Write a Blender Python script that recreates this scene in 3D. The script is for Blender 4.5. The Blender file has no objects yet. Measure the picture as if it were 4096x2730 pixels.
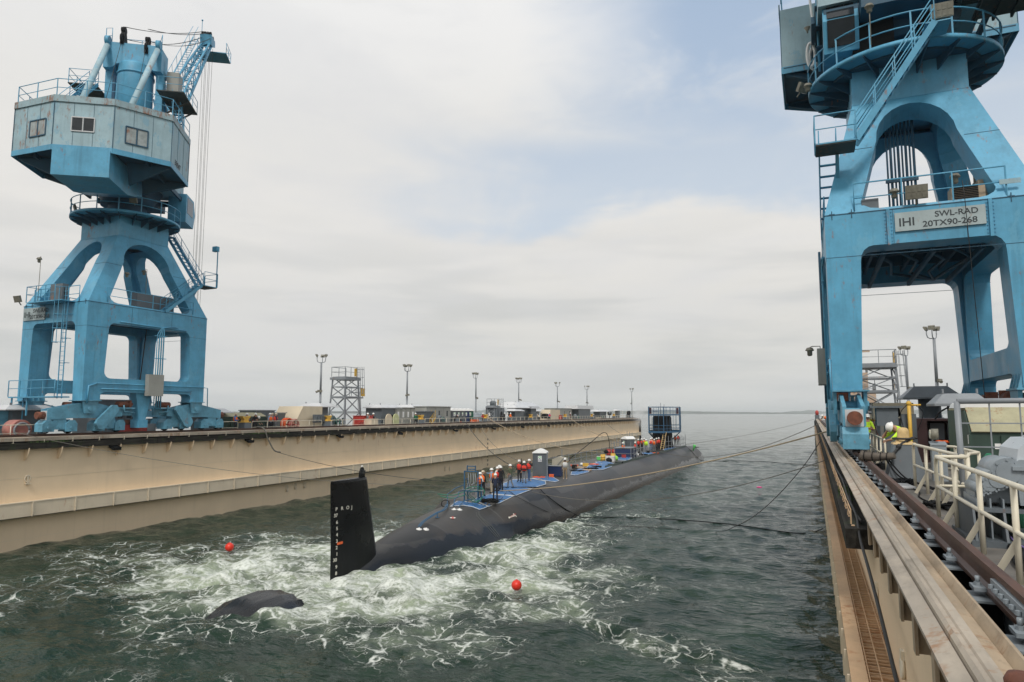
import bpy, bmesh, math, random
import numpy as np
from mathutils import Vector, Matrix
from mathutils.geometry import tessellate_polygon
random.seed(7); R = math.radians; PI = math.pi
S = bpy.context.scene; COL = S.collection
# ------------------------------------------------------------ camera, world, sun, exposure
EYE = Vector((0, 0, 7.8)); FPX = 2731.0
PITCH = math.atan(286/FPX); YAW = math.atan(1202*math.cos(PITCH)/FPX)
cd = bpy.data.cameras.new('camera'); cam = bpy.data.objects.new('camera', cd); COL.objects.link(cam)
cam.location = EYE; cam.rotation_euler = (PI/2+PITCH, 0, YAW)
cd.sensor_width = 36; cd.lens = 36*FPX/4096; cd.clip_start = .1; cd.clip_end = 60000
S.camera = cam; S.render.resolution_x = 1024; S.render.resolution_y = 682
S.view_settings.view_transform = 'Standard'; S.view_settings.look = 'None'
S.cycles.volume_bounces = 4; S.view_settings.exposure = 0; S.view_settings.gamma = 1
SUN_EL, SUN_AZ = R(50), R(165)      # azimuth clockwise from +Y
W = bpy.data.worlds.new('World'); S.world = W; W.use_nodes = True
def build_world():
    nt = W.node_tree; N = nt.nodes; L = nt.links; N.clear()
    def n(t, **k):
        q = N.new(t)
        for a, b in k.items(): setattr(q, a, b)
        return q
    def m(op, a, b=None, c=None, clamp=False):
        q = n('ShaderNodeMath', operation=op, use_clamp=clamp)
        for i, v in enumerate((a, b, c)):
            if v is None: continue
            if isinstance(v, (int, float)): q.inputs[i].default_value = v
            else: L.new(v, q.inputs[i])
        return q.outputs[0]
    def mixc(f, a, b):
        q = n('ShaderNodeMix', data_type='RGBA')
        if isinstance(f, (int, float)): q.inputs[0].default_value = f
        else: L.new(f, q.inputs[0])
        for i, v in ((6, a), (7, b)):
            if isinstance(v, tuple): q.inputs[i].default_value = (*v, 1)
            else: L.new(v, q.inputs[i])
        return q.outputs[2]
    tc = n('ShaderNodeTexCoord'); d = tc.outputs['Generated']
    sp = n('ShaderNodeSeparateXYZ'); L.new(d, sp.inputs[0]); X, Y, Z = sp.outputs
    def ss(v, a, b):
        q = n('ShaderNodeMapRange', interpolation_type='SMOOTHSTEP'); L.new(v, q.inputs[0])
        q.inputs[1].default_value = a; q.inputs[2].default_value = b; return q.outputs[0]
    def noise(scale, detail, stretch=(1, 1, 1), off=(0, 0, 0), rough=.5, dist=0):
        mp = n('ShaderNodeMapping'); L.new(d, mp.inputs[0]); mp.inputs['Scale'].default_value = stretch; mp.inputs['Location'].default_value = off
        q = n('ShaderNodeTexNoise'); L.new(mp.outputs[0], q.inputs[0])
        q.inputs['Scale'].default_value = scale; q.inputs['Detail'].default_value = detail
        q.inputs['Roughness'].default_value = rough; q.inputs['Distortion'].default_value = dist
        return q.outputs[0]
    az = m('ARCTAN2', X, Y)                      # azimuth from +Y, clockwise, in radians
    el = m('ARCSINE', Z)
    n1 = noise(2.6, 6, (1, 1, 2.4), (3, 1, 0), .5, .3)
    n2 = noise(6.5, 6, (1, 1, 3.2), (0, 5, 2), .55, .4)
    wob = m('MULTIPLY', m('SUBTRACT', n1, .5), .55)
    wob2 = m('MULTIPLY', m('SUBTRACT', n2, .5), .16)
    wz = m('ADD', wob, wob2)
    # a long blue opening that starts above the middle of the dock and spreads to the right
    a1 = ss(m('ADD', az, m('MULTIPLY', wz, .55)), -.46, -.14)
    e1 = ss(m('ADD', el, m('MULTIPLY', wz, .5)), .25, .45)
    low = ss(m('ADD', az, wz), -.62, -.25); e2 = m('MULTIPLY', ss(m('ADD', el, m('MULTIPLY', wz, .6)), .25, .31), m('SUBTRACT', 1, ss(el, .36, .43)))
    e2 = m('MULTIPLY', e2, m('MULTIPLY', low, .75))
    back = m('SUBTRACT', 1, ss(az, .85, 1.3)); top = m('SUBTRACT', 1, ss(el, .75, .95))
    gap = m('MULTIPLY', m('MULTIPLY', m('MAXIMUM', m('MULTIPLY', a1, e1), e2), back), top)
    wisp = ss(noise(5, 5, (1, 1, 1.6), (7, 2, 4), .6, .5), .5, .75)
    gap = m('MULTIPLY', gap, m('SUBTRACT', .92, m('MULTIPLY', wisp, .45)))
    # cloud tone
    hz = ss(el, .0, .17); mid = m('MULTIPLY', ss(el, .12, .26), m('SUBTRACT', 1, ss(el, .28, .42)))
    c = mixc(hz, (.60, .605, .585), (.67, .66, .63))
    c = mixc(m('MULTIPLY', mid, .7), c, (.74, .725, .70))
    left = m('SUBTRACT', 1, ss(az, -1.0, -.1))
    c = mixc(m('MULTIPLY', ss(el, .25, .6), .85), c, (.80, .80, .80))
    band = m('MULTIPLY', ss(noise(3.2, 5, (1, 1, 7), (1, 9, 3), .5, .2), .42, .66), m('SUBTRACT', 1, ss(el, .12, .34)))
    c = mixc(m('MULTIPLY', band, .5), c, (.45, .47, .475))
    c = mixc(m('MULTIPLY', ss(n1, .42, .64), .35), c, (.62, .63, .65)); c = mixc(m('MULTIPLY', ss(n2, .48, .7), .2), c, (.60, .61, .63))
    blue = mixc(ss(el, .15, .6), (.58, .67, .76), (.40, .52, .69))
    c = mixc(gap, c, blue)
    sky = n('ShaderNodeTexSky', sky_type='NISHITA', sun_disc=False, sun_elevation=SUN_EL, sun_rotation=SUN_AZ)
    b1 = n('ShaderNodeBackground'); L.new(c, b1.inputs[0]); b1.inputs[1].default_value = 1.12
    b2 = n('ShaderNodeBackground'); L.new(sky.outputs[0], b2.inputs[0]); b2.inputs[1].default_value = .10
    mx = n('ShaderNodeMixShader'); L.new(m('MULTIPLY', gap, .25), mx.inputs[0]); L.new(b1.outputs[0], mx.inputs[1]); L.new(b2.outputs[0], mx.inputs[2])
    o = n('ShaderNodeOutputWorld'); L.new(mx.outputs[0], o.inputs[0])
build_world()
sd = bpy.data.lights.new('sun', 'SUN'); sun = bpy.data.objects.new('sun', sd); COL.objects.link(sun)
sd.energy = 1.9; sd.angle = R(12); sd.color = (1, .96, .9)
sdir = Vector((math.sin(SUN_AZ)*math.cos(SUN_EL), math.cos(SUN_AZ)*math.cos(SUN_EL), math.sin(SUN_EL)))
sun.rotation_euler = sdir.to_track_quat('Z', 'Y').to_euler()
# ------------------------------------------------------------ helpers
FWD = Vector((-math.sin(YAW)*math.cos(PITCH), math.cos(YAW)*math.cos(PITCH), math.sin(PITCH)))
RGT = Vector((math.cos(YAW), math.sin(YAW), 0)); UPV = RGT.cross(FWD)
def at(reg, x, y, X=None, Y=None, Z=None):
    """world point seen in the photograph at a place of a cut-out, on a known plane"""
    x0, y0, x1, y1, w = reg; s = (x1-x0)/w; px, py = x0+x*s, y0+y*s
    d = FWD*FPX+RGT*(px-2048)-UPV*(py-1365)
    t = (X-EYE.x)/d.x if X is not None else (Y-EYE.y)/d.y if Y is not None else (Z-EYE.z)/d.z
    return EYE+d*t
R2=(0,760,960,1780,1476); R1=(0,60,960,900,1792); R3=(3060,0,4096,900,1805); R4=(3060,800,4096,1800,1624); R5=(3160,1400,4096,2100,2097); R6=(3160,1980,4096,2730,1957)
A1=(820,1380,1720,1800,2353);A2=(1700,1400,2600,1800,2353);A3=(2100,1580,2850,2000,2353);A4=(1700,1750,2400,2150,2353);A5=(1250,1850,1650,2350,1254);A6=(0,1680,1300,2250,2353)
B1=(3500,1480,4096,1900,2225);DD=(0,0,4096,2730,2353);B5=(2300,1550,3300,2250,2240);B2=(0,1480,920,1800,2353);B3=(3240,1250,3700,1850,1202)
class MB:
    def __init__(s, xf=None): s.v=[]; s.f=[]; s.sm=[]; s.mi=[]; s.xf=xf; s.cur=0
    def add(s, vs, fs, smooth=False):
        b=len(s.v); s.v += [tuple(v) for v in vs]
        for f in fs: s.f.append([b+i for i in f]); s.sm.append(smooth); s.mi.append(s.cur)
        return s
    def bb(s, x0,x1,y0,y1,z0,z1):
        return s.add([(x0,y0,z0),(x1,y0,z0),(x1,y1,z0),(x0,y1,z0),(x0,y0,z1),(x1,y0,z1),(x1,y1,z1),(x0,y1,z1)],
            [(0,3,2,1),(4,5,6,7),(0,1,5,4),(1,2,6,5),(2,3,7,6),(3,0,4,7)])
    def box(s, c, d, rz=0):
        cs,sn=math.cos(rz),math.sin(rz); vs=[]
        for k in (-.5,.5):
            for i,j in ((-.5,-.5),(.5,-.5),(.5,.5),(-.5,.5)):
                a,b=i*d[0],j*d[1]; vs.append((c[0]+a*cs-b*sn,c[1]+a*sn+b*cs,c[2]+k*d[2]))
        return s.add(vs,[(0,3,2,1),(4,5,6,7),(0,1,5,4),(1,2,6,5),(2,3,7,6),(3,0,4,7)])
    def frust(s, c, d0, d1, h, rz=0, off=(0,0)):
        cs,sn=math.cos(rz),math.sin(rz); vs=[]
        for k,d,o in ((0,d0,(0,0)),(h,d1,off)):
            for i,j in ((-.5,-.5),(.5,-.5),(.5,.5),(-.5,.5)):
                a,b=i*d[0]+o[0],j*d[1]+o[1]; vs.append((c[0]+a*cs-b*sn,c[1]+a*sn+b*cs,c[2]+k))
        return s.add(vs,[(0,3,2,1),(4,5,6,7),(0,1,5,4),(1,2,6,5),(2,3,7,6),(3,0,4,7)])
    def bar(s, p, q, w, h=None, up=(0,0,1)):
        h=h or w; p=Vector(p);q=Vector(q);d=(q-p)
        if d.length<1e-6: return s
        d.normalize(); u=Vector(up)
        if abs(d.dot(u))>.98: u=Vector((0,1,0))
        a=d.cross(u).normalized(); b=a.cross(d).normalized(); vs=[]
        for e in (p,q):
            for i,j in ((-.5,-.5),(.5,-.5),(.5,.5),(-.5,.5)): vs.append(e+a*i*w+b*j*h)
        return s.add(vs,[(0,3,2,1),(4,5,6,7),(0,1,5,4),(1,2,6,5),(2,3,7,6),(3,0,4,7)])
    def tube(s, pts, r, n=6, r1=None):
        pts=[Vector(p) for p in pts]; vs=[];fs=[]; m=len(pts); a=None
        for i,p in enumerate(pts):
            d=(pts[min(i+1,m-1)]-pts[max(i-1,0)]);
            if d.length<1e-9: d=Vector((0,0,1))
            d.normalize()
            if a is None:
                u=Vector((0,0,1)) if abs(d.z)<.9 else Vector((1,0,0)); a=d.cross(u).normalized()
            else: a=(a-d*a.dot(d)).normalized()
            b=d.cross(a); rr=r if r1 is None else r+(r1-r)*i/(m-1)
            for k in range(n):
                t=2*PI*k/n; vs.append(p+(a*math.cos(t)+b*math.sin(t))*rr)
        for i in range(m-1):
            for k in range(n): fs.append((i*n+k,i*n+(k+1)%n,(i+1)*n+(k+1)%n,(i+1)*n+k))
        s.add(vs,fs,True); b0=len(s.v)-m*n
        for e,o in ((0,-1),((m-1)*n,1)):
            s.f.append([b0+e+k for k in (range(n) if o>0 else reversed(range(n)))]); s.sm.append(False); s.mi.append(s.cur)
        return s
    def cyl(s, p, q, r, n=16, r1=None): return s.tube([p,q],r,n,r1)
    def lathe(s, prof, c=(0,0,0), n=24, sx=1, sy=1, smooth=True):
        vs=[];fs=[];m=len(prof)
        for r,z in prof:
            for k in range(n):
                t=2*PI*k/n; vs.append((c[0]+r*sx*math.cos(t),c[1]+r*sy*math.sin(t),c[2]+z))
        for i in range(m-1):
            for k in range(n): fs.append((i*n+k,i*n+(k+1)%n,(i+1)*n+(k+1)%n,(i+1)*n+k))
        s.add(vs,fs,smooth); b=len(s.v)-m*n
        for e,o in ((0,-1),((m-1)*n,1)):
            s.f.append([b+e+k for k in (range(n) if o>0 else reversed(range(n)))]); s.sm.append(False); s.mi.append(s.cur)
        return s
    def ball(s, c, r, n=12, sc=(1,1,1)):
        pr=[(max(1e-4,math.cos(a)),math.sin(a)) for a in [(-PI/2)+PI*i/(n//2) for i in range(n//2+1)]]
        vs=[];fs=[];m=len(pr)
        for q,z in pr:
            for k in range(n):
                t=2*PI*k/n; vs.append((c[0]+q*r*sc[0]*math.cos(t),c[1]+q*r*sc[1]*math.sin(t),c[2]+z*r*sc[2]))
        for i in range(m-1):
            for k in range(n): fs.append((i*n+k,i*n+(k+1)%n,(i+1)*n+(k+1)%n,(i+1)*n+k))
        return s.add(vs,fs,True)
    def prism(s, pts, vec, smooth=False):
        pts=[Vector(p) for p in pts]; vec=Vector(vec); n=len(pts)
        tri=tessellate_polygon([pts]); vs=pts+[p+vec for p in pts]
        fs=[tuple(t) for t in tri]+[tuple(n+i for i in reversed(t)) for t in tri]+[(i,(i+1)%n,n+(i+1)%n,n+i) for i in range(n)]
        return s.add(vs,fs,smooth)
    def plate(s, outer, holes, o, ax, ay, nv):
        """flat plate with holes: 2D outlines in the frame o, ax, ay, thickened by the vector nv"""
        o=Vector(o);ax=Vector(ax);ay=Vector(ay);nv=Vector(nv)
        loops=[outer]+list(holes); L3=[[o+ax*a+ay*b for a,b in lp] for lp in loops]
        tri=tessellate_polygon([[Vector((a,b,0)) for a,b in lp] for lp in loops])
        flat=[p for lp in L3 for p in lp]; n=len(flat); vs=flat+[p+nv for p in flat]
        fs=[tuple(t) for t in tri]+[tuple(n+i for i in reversed(t)) for t in tri]; b=0
        for lp in L3:
            m=len(lp); fs += [(b+i,b+(i+1)%m,n+b+(i+1)%m,n+b+i) for i in range(m)]; b+=m
        return s.add(vs,fs)
    def build(s, name, mat, parent=None, recalc=True, mats=None):
        me=bpy.data.meshes.new(name); vs=s.v
        if s.xf is not None: vs=[tuple(s.xf @ Vector(v)) for v in vs]
        me.from_pydata(vs,[],s.f)
        me.polygons.foreach_set('use_smooth',s.sm); me.polygons.foreach_set('material_index',s.mi)
        if recalc:
            bm=bmesh.new(); bm.from_mesh(me); bmesh.ops.recalc_face_normals(bm,faces=bm.faces); bm.to_mesh(me); bm.free()
        for q in (mats or [mat]): me.materials.append(q)
        ob=bpy.data.objects.new(name,me); COL.objects.link(ob)
        if parent: ob.parent=parent
        return ob
def tag(o,label=None,cat=None,group=None,kind=None):
    if label: o['label']=label
    if cat: o['category']=cat
    if group: o['group']=group
    if kind: o['kind']=kind
    return o
def thing(name,label,cat,loc=(0,0,0),rz=0,group=None):
    o=bpy.data.objects.new(name,None); COL.objects.link(o); o.location=loc; o.rotation_euler=(0,0,rz); o.empty_display_size=.2
    return tag(o,label,cat,group)
def kids(o): return KID.get(o.name,[])
def dup(root,loc,rz=0,label=None,group=None,scale=None):
    r=root.copy(); COL.objects.link(r); r.location=loc; r.rotation_euler=(0,0,rz)
    if scale: r.scale=scale
    if label: r['label']=label
    if group: r['group']=group
    for ch in list(root.children):
        c=ch.copy(); COL.objects.link(c); c.parent=r
        for g in list(ch.children):
            d=g.copy(); COL.objects.link(d); d.parent=c
    return r
def arc(cx,cy,r,a0,a1,n):
    return [(cx+r*math.cos(R(a0+(a1-a0)*i/n)),cy+r*math.sin(R(a0+(a1-a0)*i/n))) for i in range(n+1)]
def rrect(x0,x1,y0,y1,r,n=6):
    return arc(x1-r,y0+r,r,-90,0,n)+arc(x1-r,y1-r,r,0,90,n)+arc(x0+r,y1-r,r,90,180,n)+arc(x0+r,y0+r,r,180,270,n)
def sag(p,q,s,n=24):
    p=Vector(p);q=Vector(q); return [p.lerp(q,i/n)-Vector((0,0,s*4*(i/n)*(1-i/n))) for i in range(n+1)]
def curve(pts,n=8):
    """smooth path through points"""
    P=[Vector(p) for p in pts]; out=[]
    for i in range(len(P)-1):
        a=P[max(i-1,0)];b=P[i];c=P[i+1];d=P[min(i+2,len(P)-1)]
        for k in range(n):
            t=k/n; out.append(.5*((2*b)+(c-a)*t+(2*a-5*b+4*c-d)*t*t+(3*b-3*c+d-a)*t**3))
    return out+[P[-1]]
# ------------------------------------------------------------ materials
MT={}
def mk(name,col,rough=.5,var=.12,scale=1.5,streak=0.,rust=0.,rcol=(.18,.07,.03),rscale=.8,bump=0.,metal=0.,chips=0.,chipcol=None,stretch=(1,1,1),hseam=None,spec=.5,dirt=0.):
    m=bpy.data.materials.new(name); m.use_nodes=True; nt=m.node_tree; N=nt.nodes; L=nt.links
    b=N['Principled BSDF']; b.inputs['Roughness'].default_value=rough; b.inputs['Metallic'].default_value=metal; b.inputs['Specular IOR Level'].default_value=spec
    tc=N.new('ShaderNodeTexCoord'); O=tc.outputs['Object']
    def noise(sc,det,st=(1,1,1),off=0,ro=.6):
        mp=N.new('ShaderNodeMapping'); L.new(O,mp.inputs[0]); mp.inputs['Scale'].default_value=st; mp.inputs['Location'].default_value=(off,off*.7,off*.3)
        q=N.new('ShaderNodeTexNoise'); L.new(mp.outputs[0],q.inputs[0]); q.inputs['Scale'].default_value=sc; q.inputs['Detail'].default_value=det; q.inputs['Roughness'].default_value=ro
        return q.outputs[0]
    def rng(v,a,b_,c=0,d=1):
        q=N.new('ShaderNodeMapRange'); L.new(v,q.inputs[0]); q.interpolation_type='SMOOTHSTEP'
        for i,x in enumerate((a,b_,c,d)): q.inputs[i+1].default_value=x
        return q.outputs[0]
    def mix(f,a,c):
        q=N.new('ShaderNodeMix'); q.data_type='RGBA'
        if isinstance(f,float): q.inputs[0].default_value=f
        else: L.new(f,q.inputs[0])
        for i,x in ((6,a),(7,c)):
            if isinstance(x,tuple): q.inputs[i].default_value=(*x[:3],1)
            else: L.new(x,q.inputs[i])
        return q.outputs[2]
    lo=tuple(c*(1-var) for c in col); hi=tuple(min(1,c*(1+var)) for c in col)
    n1=noise(scale,6,stretch); c=mix(rng(n1,.3,.7),lo,hi)
    if var>0.05:
        n0=noise(scale*9,3,stretch,5); c=mix(rng(n0,.45,.8,0,.25),c,tuple(x*(1-2.0*var) for x in col))
    if streak:
        s1=noise(2.2,5,(1.6,1.6,.09),3); c=mix(rng(s1,.5,.78,0,streak),c,tuple(x*.45 for x in col))
        s2=noise(3.1,4,(1.3,1.3,.12),9); c=mix(rng(s2,.55,.8,0,streak*.7),c,tuple(min(1,x*1.25+.02) for x in col))
    if chips:
        s3=noise(1.1,4,(1,1,.6),14,.7); c=mix(rng(s3,.57,.62,0,chips),c,chipcol)
    if rust:
        r1=noise(rscale,8,(1,1,.45),21,.7); r2=noise(rscale*7,4,(1,1,.4),2,.7)
        q=N.new('ShaderNodeMath'); q.operation='ADD'; L.new(r1,q.inputs[0]); L.new(r2,q.inputs[1])
        c=mix(rng(q.outputs[0],1.20-rust*.30,1.42-rust*.30,0,.85),c,mix(rng(r2,.35,.65),rcol,tuple(x*1.5 for x in rcol)))
    if dirt:
        d1=noise(.9,7,(1.5,.5,1),31,.7); c=mix(rng(d1,.48,.72,0,dirt),c,tuple(x*.42 for x in col)); d2=noise(14,4,(1,.5,1),37,.6); c=mix(rng(d2,.55,.75,0,dirt*.5),c,tuple(x*.5 for x in col))
    L.new(c,b.inputs['Base Color'])
    rr=rng(n1,.3,.7,max(0,rough-.08),min(1,rough+.08)); L.new(rr,b.inputs['Roughness'])
    if bump:
        bp=N.new('ShaderNodeBump'); bp.inputs['Strength'].default_value=bump; bp.inputs['Distance'].default_value=.02
        L.new(noise(scale*6,5,stretch,1),bp.inputs['Height']); L.new(bp.outputs[0],b.inputs['Normal'])
    MT[name]=m; return m
C_=(.095,.35,.53)
cyan=mk('cyan paint',C_,.45,.12,.9,streak=.42,rust=.24,bump=.05,dirt=.22,chips=.35,chipcol=(.16,.42,.57))
cyan_g=mk('grimy cyan paint',(.12,.34,.47),.5,.2,1.5,streak=.3,rust=.28,bump=.08,dirt=.75)
cyan_pale=mk('faded cyan paint',(.33,.47,.52),.6,.12,.7,streak=.35,rust=.34,rscale=.55,chips=.45,chipcol=(.16,.38,.52),bump=.05)
cyan_rust=mk('rusted cyan paint',(.30,.42,.46),.6,.14,1.2,streak=.3,rust=.75,bump=.05)
cyan_dk=mk('shaded blue steel',(.022,.085,.14),.6,.15,1.5,rust=.15)  # crane blue with underside shade put into the colour; also seams and frames
grating=mk('steel grating',(.055,.06,.055),.7,.2,6,rust=.45)
cream=mk('cream dock paint',(.80,.63,.43),.6,.05,.35,streak=.13,rust=.06,rscale=.3,rcol=(.30,.15,.07))
cream_l=mk('cream ledge paint',(.70,.60,.45),.6,.06,.8,streak=.10,rust=.16,rscale=.9,rcol=(.32,.16,.07))
cream_r=mk('cream railing paint',(.72,.66,.52),.45,.06,3,rust=.12,rscale=2)
cream_b=mk('cream shelter paint',(.68,.58,.42),.55,.05,1)
tanr=mk('rust stained cream steel',(.50,.34,.20),.6,.18,.5,rust=.45,rcol=(.26,.12,.05),streak=0,dirt=.4)
gutter=mk('pale galvanised plate',(.40,.345,.275),.6,.22,.8,rust=.5,rscale=.7,rcol=(.20,.105,.05),stretch=(2,.6,1),dirt=.85,bump=.05)
gutter_c=mk('pale cream trough plate',(.40,.31,.21),.6,.22,.8,rust=.5,rscale=.8,rcol=(.20,.10,.045),stretch=(2,.6,1),dirt=.9,bump=.05)
galv=mk('galvanised steel',(.24,.26,.28),.45,.10,1.5,rust=.08)
galv_l=mk('pale galvanised hood',(.58,.59,.60),.4,.08,1.2,rust=.06)
grey=mk('grey machinery paint',(.12,.14,.155),.45,.10,1.5,rust=.14,bump=.04)
grey_l=mk('light grey machinery paint',(.25,.285,.31),.4,.10,2.0,rust=.12,bump=.06)
grey_w=mk('weathered grey cabin',(.32,.32,.29),.6,.08,1,streak=.2)
deckm=mk('worn grey deck',(.15,.14,.125),.75,.25,1.4,rust=.30,rcol=(.14,.08,.05),bump=.15)
railm=mk('rusty crane rail',(.09,.045,.03),.55,.3,2,stretch=(4,.6,1),bump=.1)
rustm=mk('rusty steel',(.17,.06,.035),.8,.35,6,bump=.3)
timber=mk('weathered dark timber',(.030,.028,.024),.9,.5,2,stretch=(4,.35,4),bump=.5,chips=.35,chipcol=(.04,.06,.025),spec=.15)
black=mk('black steel',(.008,.009,.010),.7,.2,3,spec=.2)
rubber=mk('black rubber',(.010,.011,.012),.7,.3,4,spec=.2)
yellow=mk('yellow paint',(.70,.42,.06),.5,.12,3,rust=.15)
ywl=mk('pale worn yellow paint',(.62,.44,.20),.55,.15,5,rust=.30)
white=mk('white plastic',(.78,.78,.76),.4,.04,2)
redm=mk('red paint',(.42,.04,.03),.5,.12,3)
orange=mk('orange plastic',(.80,.13,.03),.6,.12,8)
hivis=mk('high visibility yellow cloth',(.55,.88,.03),.8,.08,9)
greenc=mk('green canvas',(.015,.15,.075),.7,.25,3,bump=.3)
dkgreen=mk('dark green dumpster paint',(.03,.06,.045),.6,.2,2,rust=.3)
olive=mk('faded olive lid',(.36,.34,.22),.7,.15,2,rust=.45,rscale=2)
bluep=mk('blue scaffold paint',(.03,.11,.21),.5,.15,2,rust=.05)
tarpb=mk('blue tarpaulin',(.045,.15,.34),.5,.30,2.2,bump=.6,dirt=.4)
wline=mk('white tarpaulin seam',(.68,.70,.70),.6,.1,5)
dkglass=mk('dark window glass',(.02,.025,.03),.12,.1,2)
toiletg=mk('grey toilet plastic',(.10,.115,.125),.5,.06,2)
toiletb=mk('dark blue toilet plastic',(.012,.03,.10),.5,.06,2)
toiletgr=mk('dark green toilet plastic',(.01,.10,.06),.5,.06,2)
sub_hull=None
ropew=mk('pale mooring rope',(.42,.33,.22),.85,.2,20)
ropeb=mk('dark wire rope',(.03,.03,.03),.7,.3,30)
ropeg=mk('grey fibre rope',(.16,.15,.13),.85,.3,30)
brown=mk('tan cabin paint',(.50,.37,.27),.6,.06,1)
hosegr=mk('green hose',(.01,.17,.10),.5,.1,5)
letter=mk('dark stencil paint',(.03,.04,.045),.6,.2,6)
letterw=mk('white marking paint',(.72,.70,.62),.6,.05,4)
lampg=mk('floodlight glass',(.55,.52,.42),.25,.2,8)
lime=mk('lime green paint',(.12,.62,.14),.6,.05,2)
pinkm=mk('pink plastic',(.80,.06,.28),.5,.05,2)
redball=mk('red buoy plastic',(.72,.035,.015),.35,.06,3)
def text(s,size,loc,rx,rz,mat,parent=None,name='lettering',sp=1.0,bold=0.,sx=1.,th=.004):
    cu=bpy.data.curves.new(name,'FONT'); cu.body=s; cu.size=size; cu.extrude=th; cu.space_character=sp; cu.offset=bold*size; cu.align_x='LEFT'
    t=bpy.data.objects.new(name,cu); COL.objects.link(t)
    dg=bpy.context.evaluated_depsgraph_get(); me=bpy.data.meshes.new_from_object(t.evaluated_get(dg)); bpy.data.objects.remove(t); bpy.data.curves.remove(cu)
    me.materials.clear(); me.materials.append(mat); o=bpy.data.objects.new(name,me); COL.objects.link(o)
    o.location=loc; o.rotation_euler=(rx,0,rz); o.scale=(sx,1,1)
    if parent: o.parent=parent
    return o
# ------------------------------------------------------------ water
FO=[(-30, 19, 9, 3.5, 0, 0.30), (-16, 14.5, 8, 2.5, 0, 0.26), (-22, 11, 7, 2, 0, 0.22), (-24, 27, 7, 5, 0, 0.9), (-27, 31, 5, 3, 0, 0.75), (-20, 24, 5, 3, 0, 0.9), (-17, 27, 4, 4, 0, 0.95), (-14, 30, 5, 5, 0, 0.75), (-15.5, 36, 3, 6, 0, 0.85), (-14, 42, 2.6, 5, 0, 0.5599999999999999), (-24, 34, 4, 6, 0, 0.8), (-29, 33, 5, 3, 0, 0.496), (-33, 27, 6, 4, 0, 0.44000000000000006), (-12, 26, 4, 2.2, 0, 0.5599999999999999), (-8.5, 25.5, 3.6, 1.3, -0.35, 0.528), (-5, 24, 4, 1.2, -0.4, 0.41600000000000004), (-2, 21, 3.5, 1.2, -0.6, 0.336), (-14, 22, 6, 3.5, 0, 0.41600000000000004), (-21, 18.5, 5, 3, 0, 0.336), (-12, 19, 7, 3, 0, 0.24), (-12.5, 50, 3, 9, 0, 0.30400000000000005), (-16, 47, 1.3, 5, 0, 0.5599999999999999), (-15.8, 56, 1, 6, 0, 0.36000000000000004), (-38, 25, 3, 1.5, 0.3, 0.32000000000000006), (-30, 22, 5, 3, 0, 0.336), (-8, 38, 6, 7, 0, 0.192), (-29, 40, 6, 6, 0, 0.27999999999999997), (-26, 18, 4, 3, 0, 0.24), (-10, 14, 6, 2, 0, 0.17600000000000002), (-24, 14, 6, 2.5, 0, 0.16000000000000003), (-1.5, 12, 1.8, 2.5, 0, 0.32000000000000006)]
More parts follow.
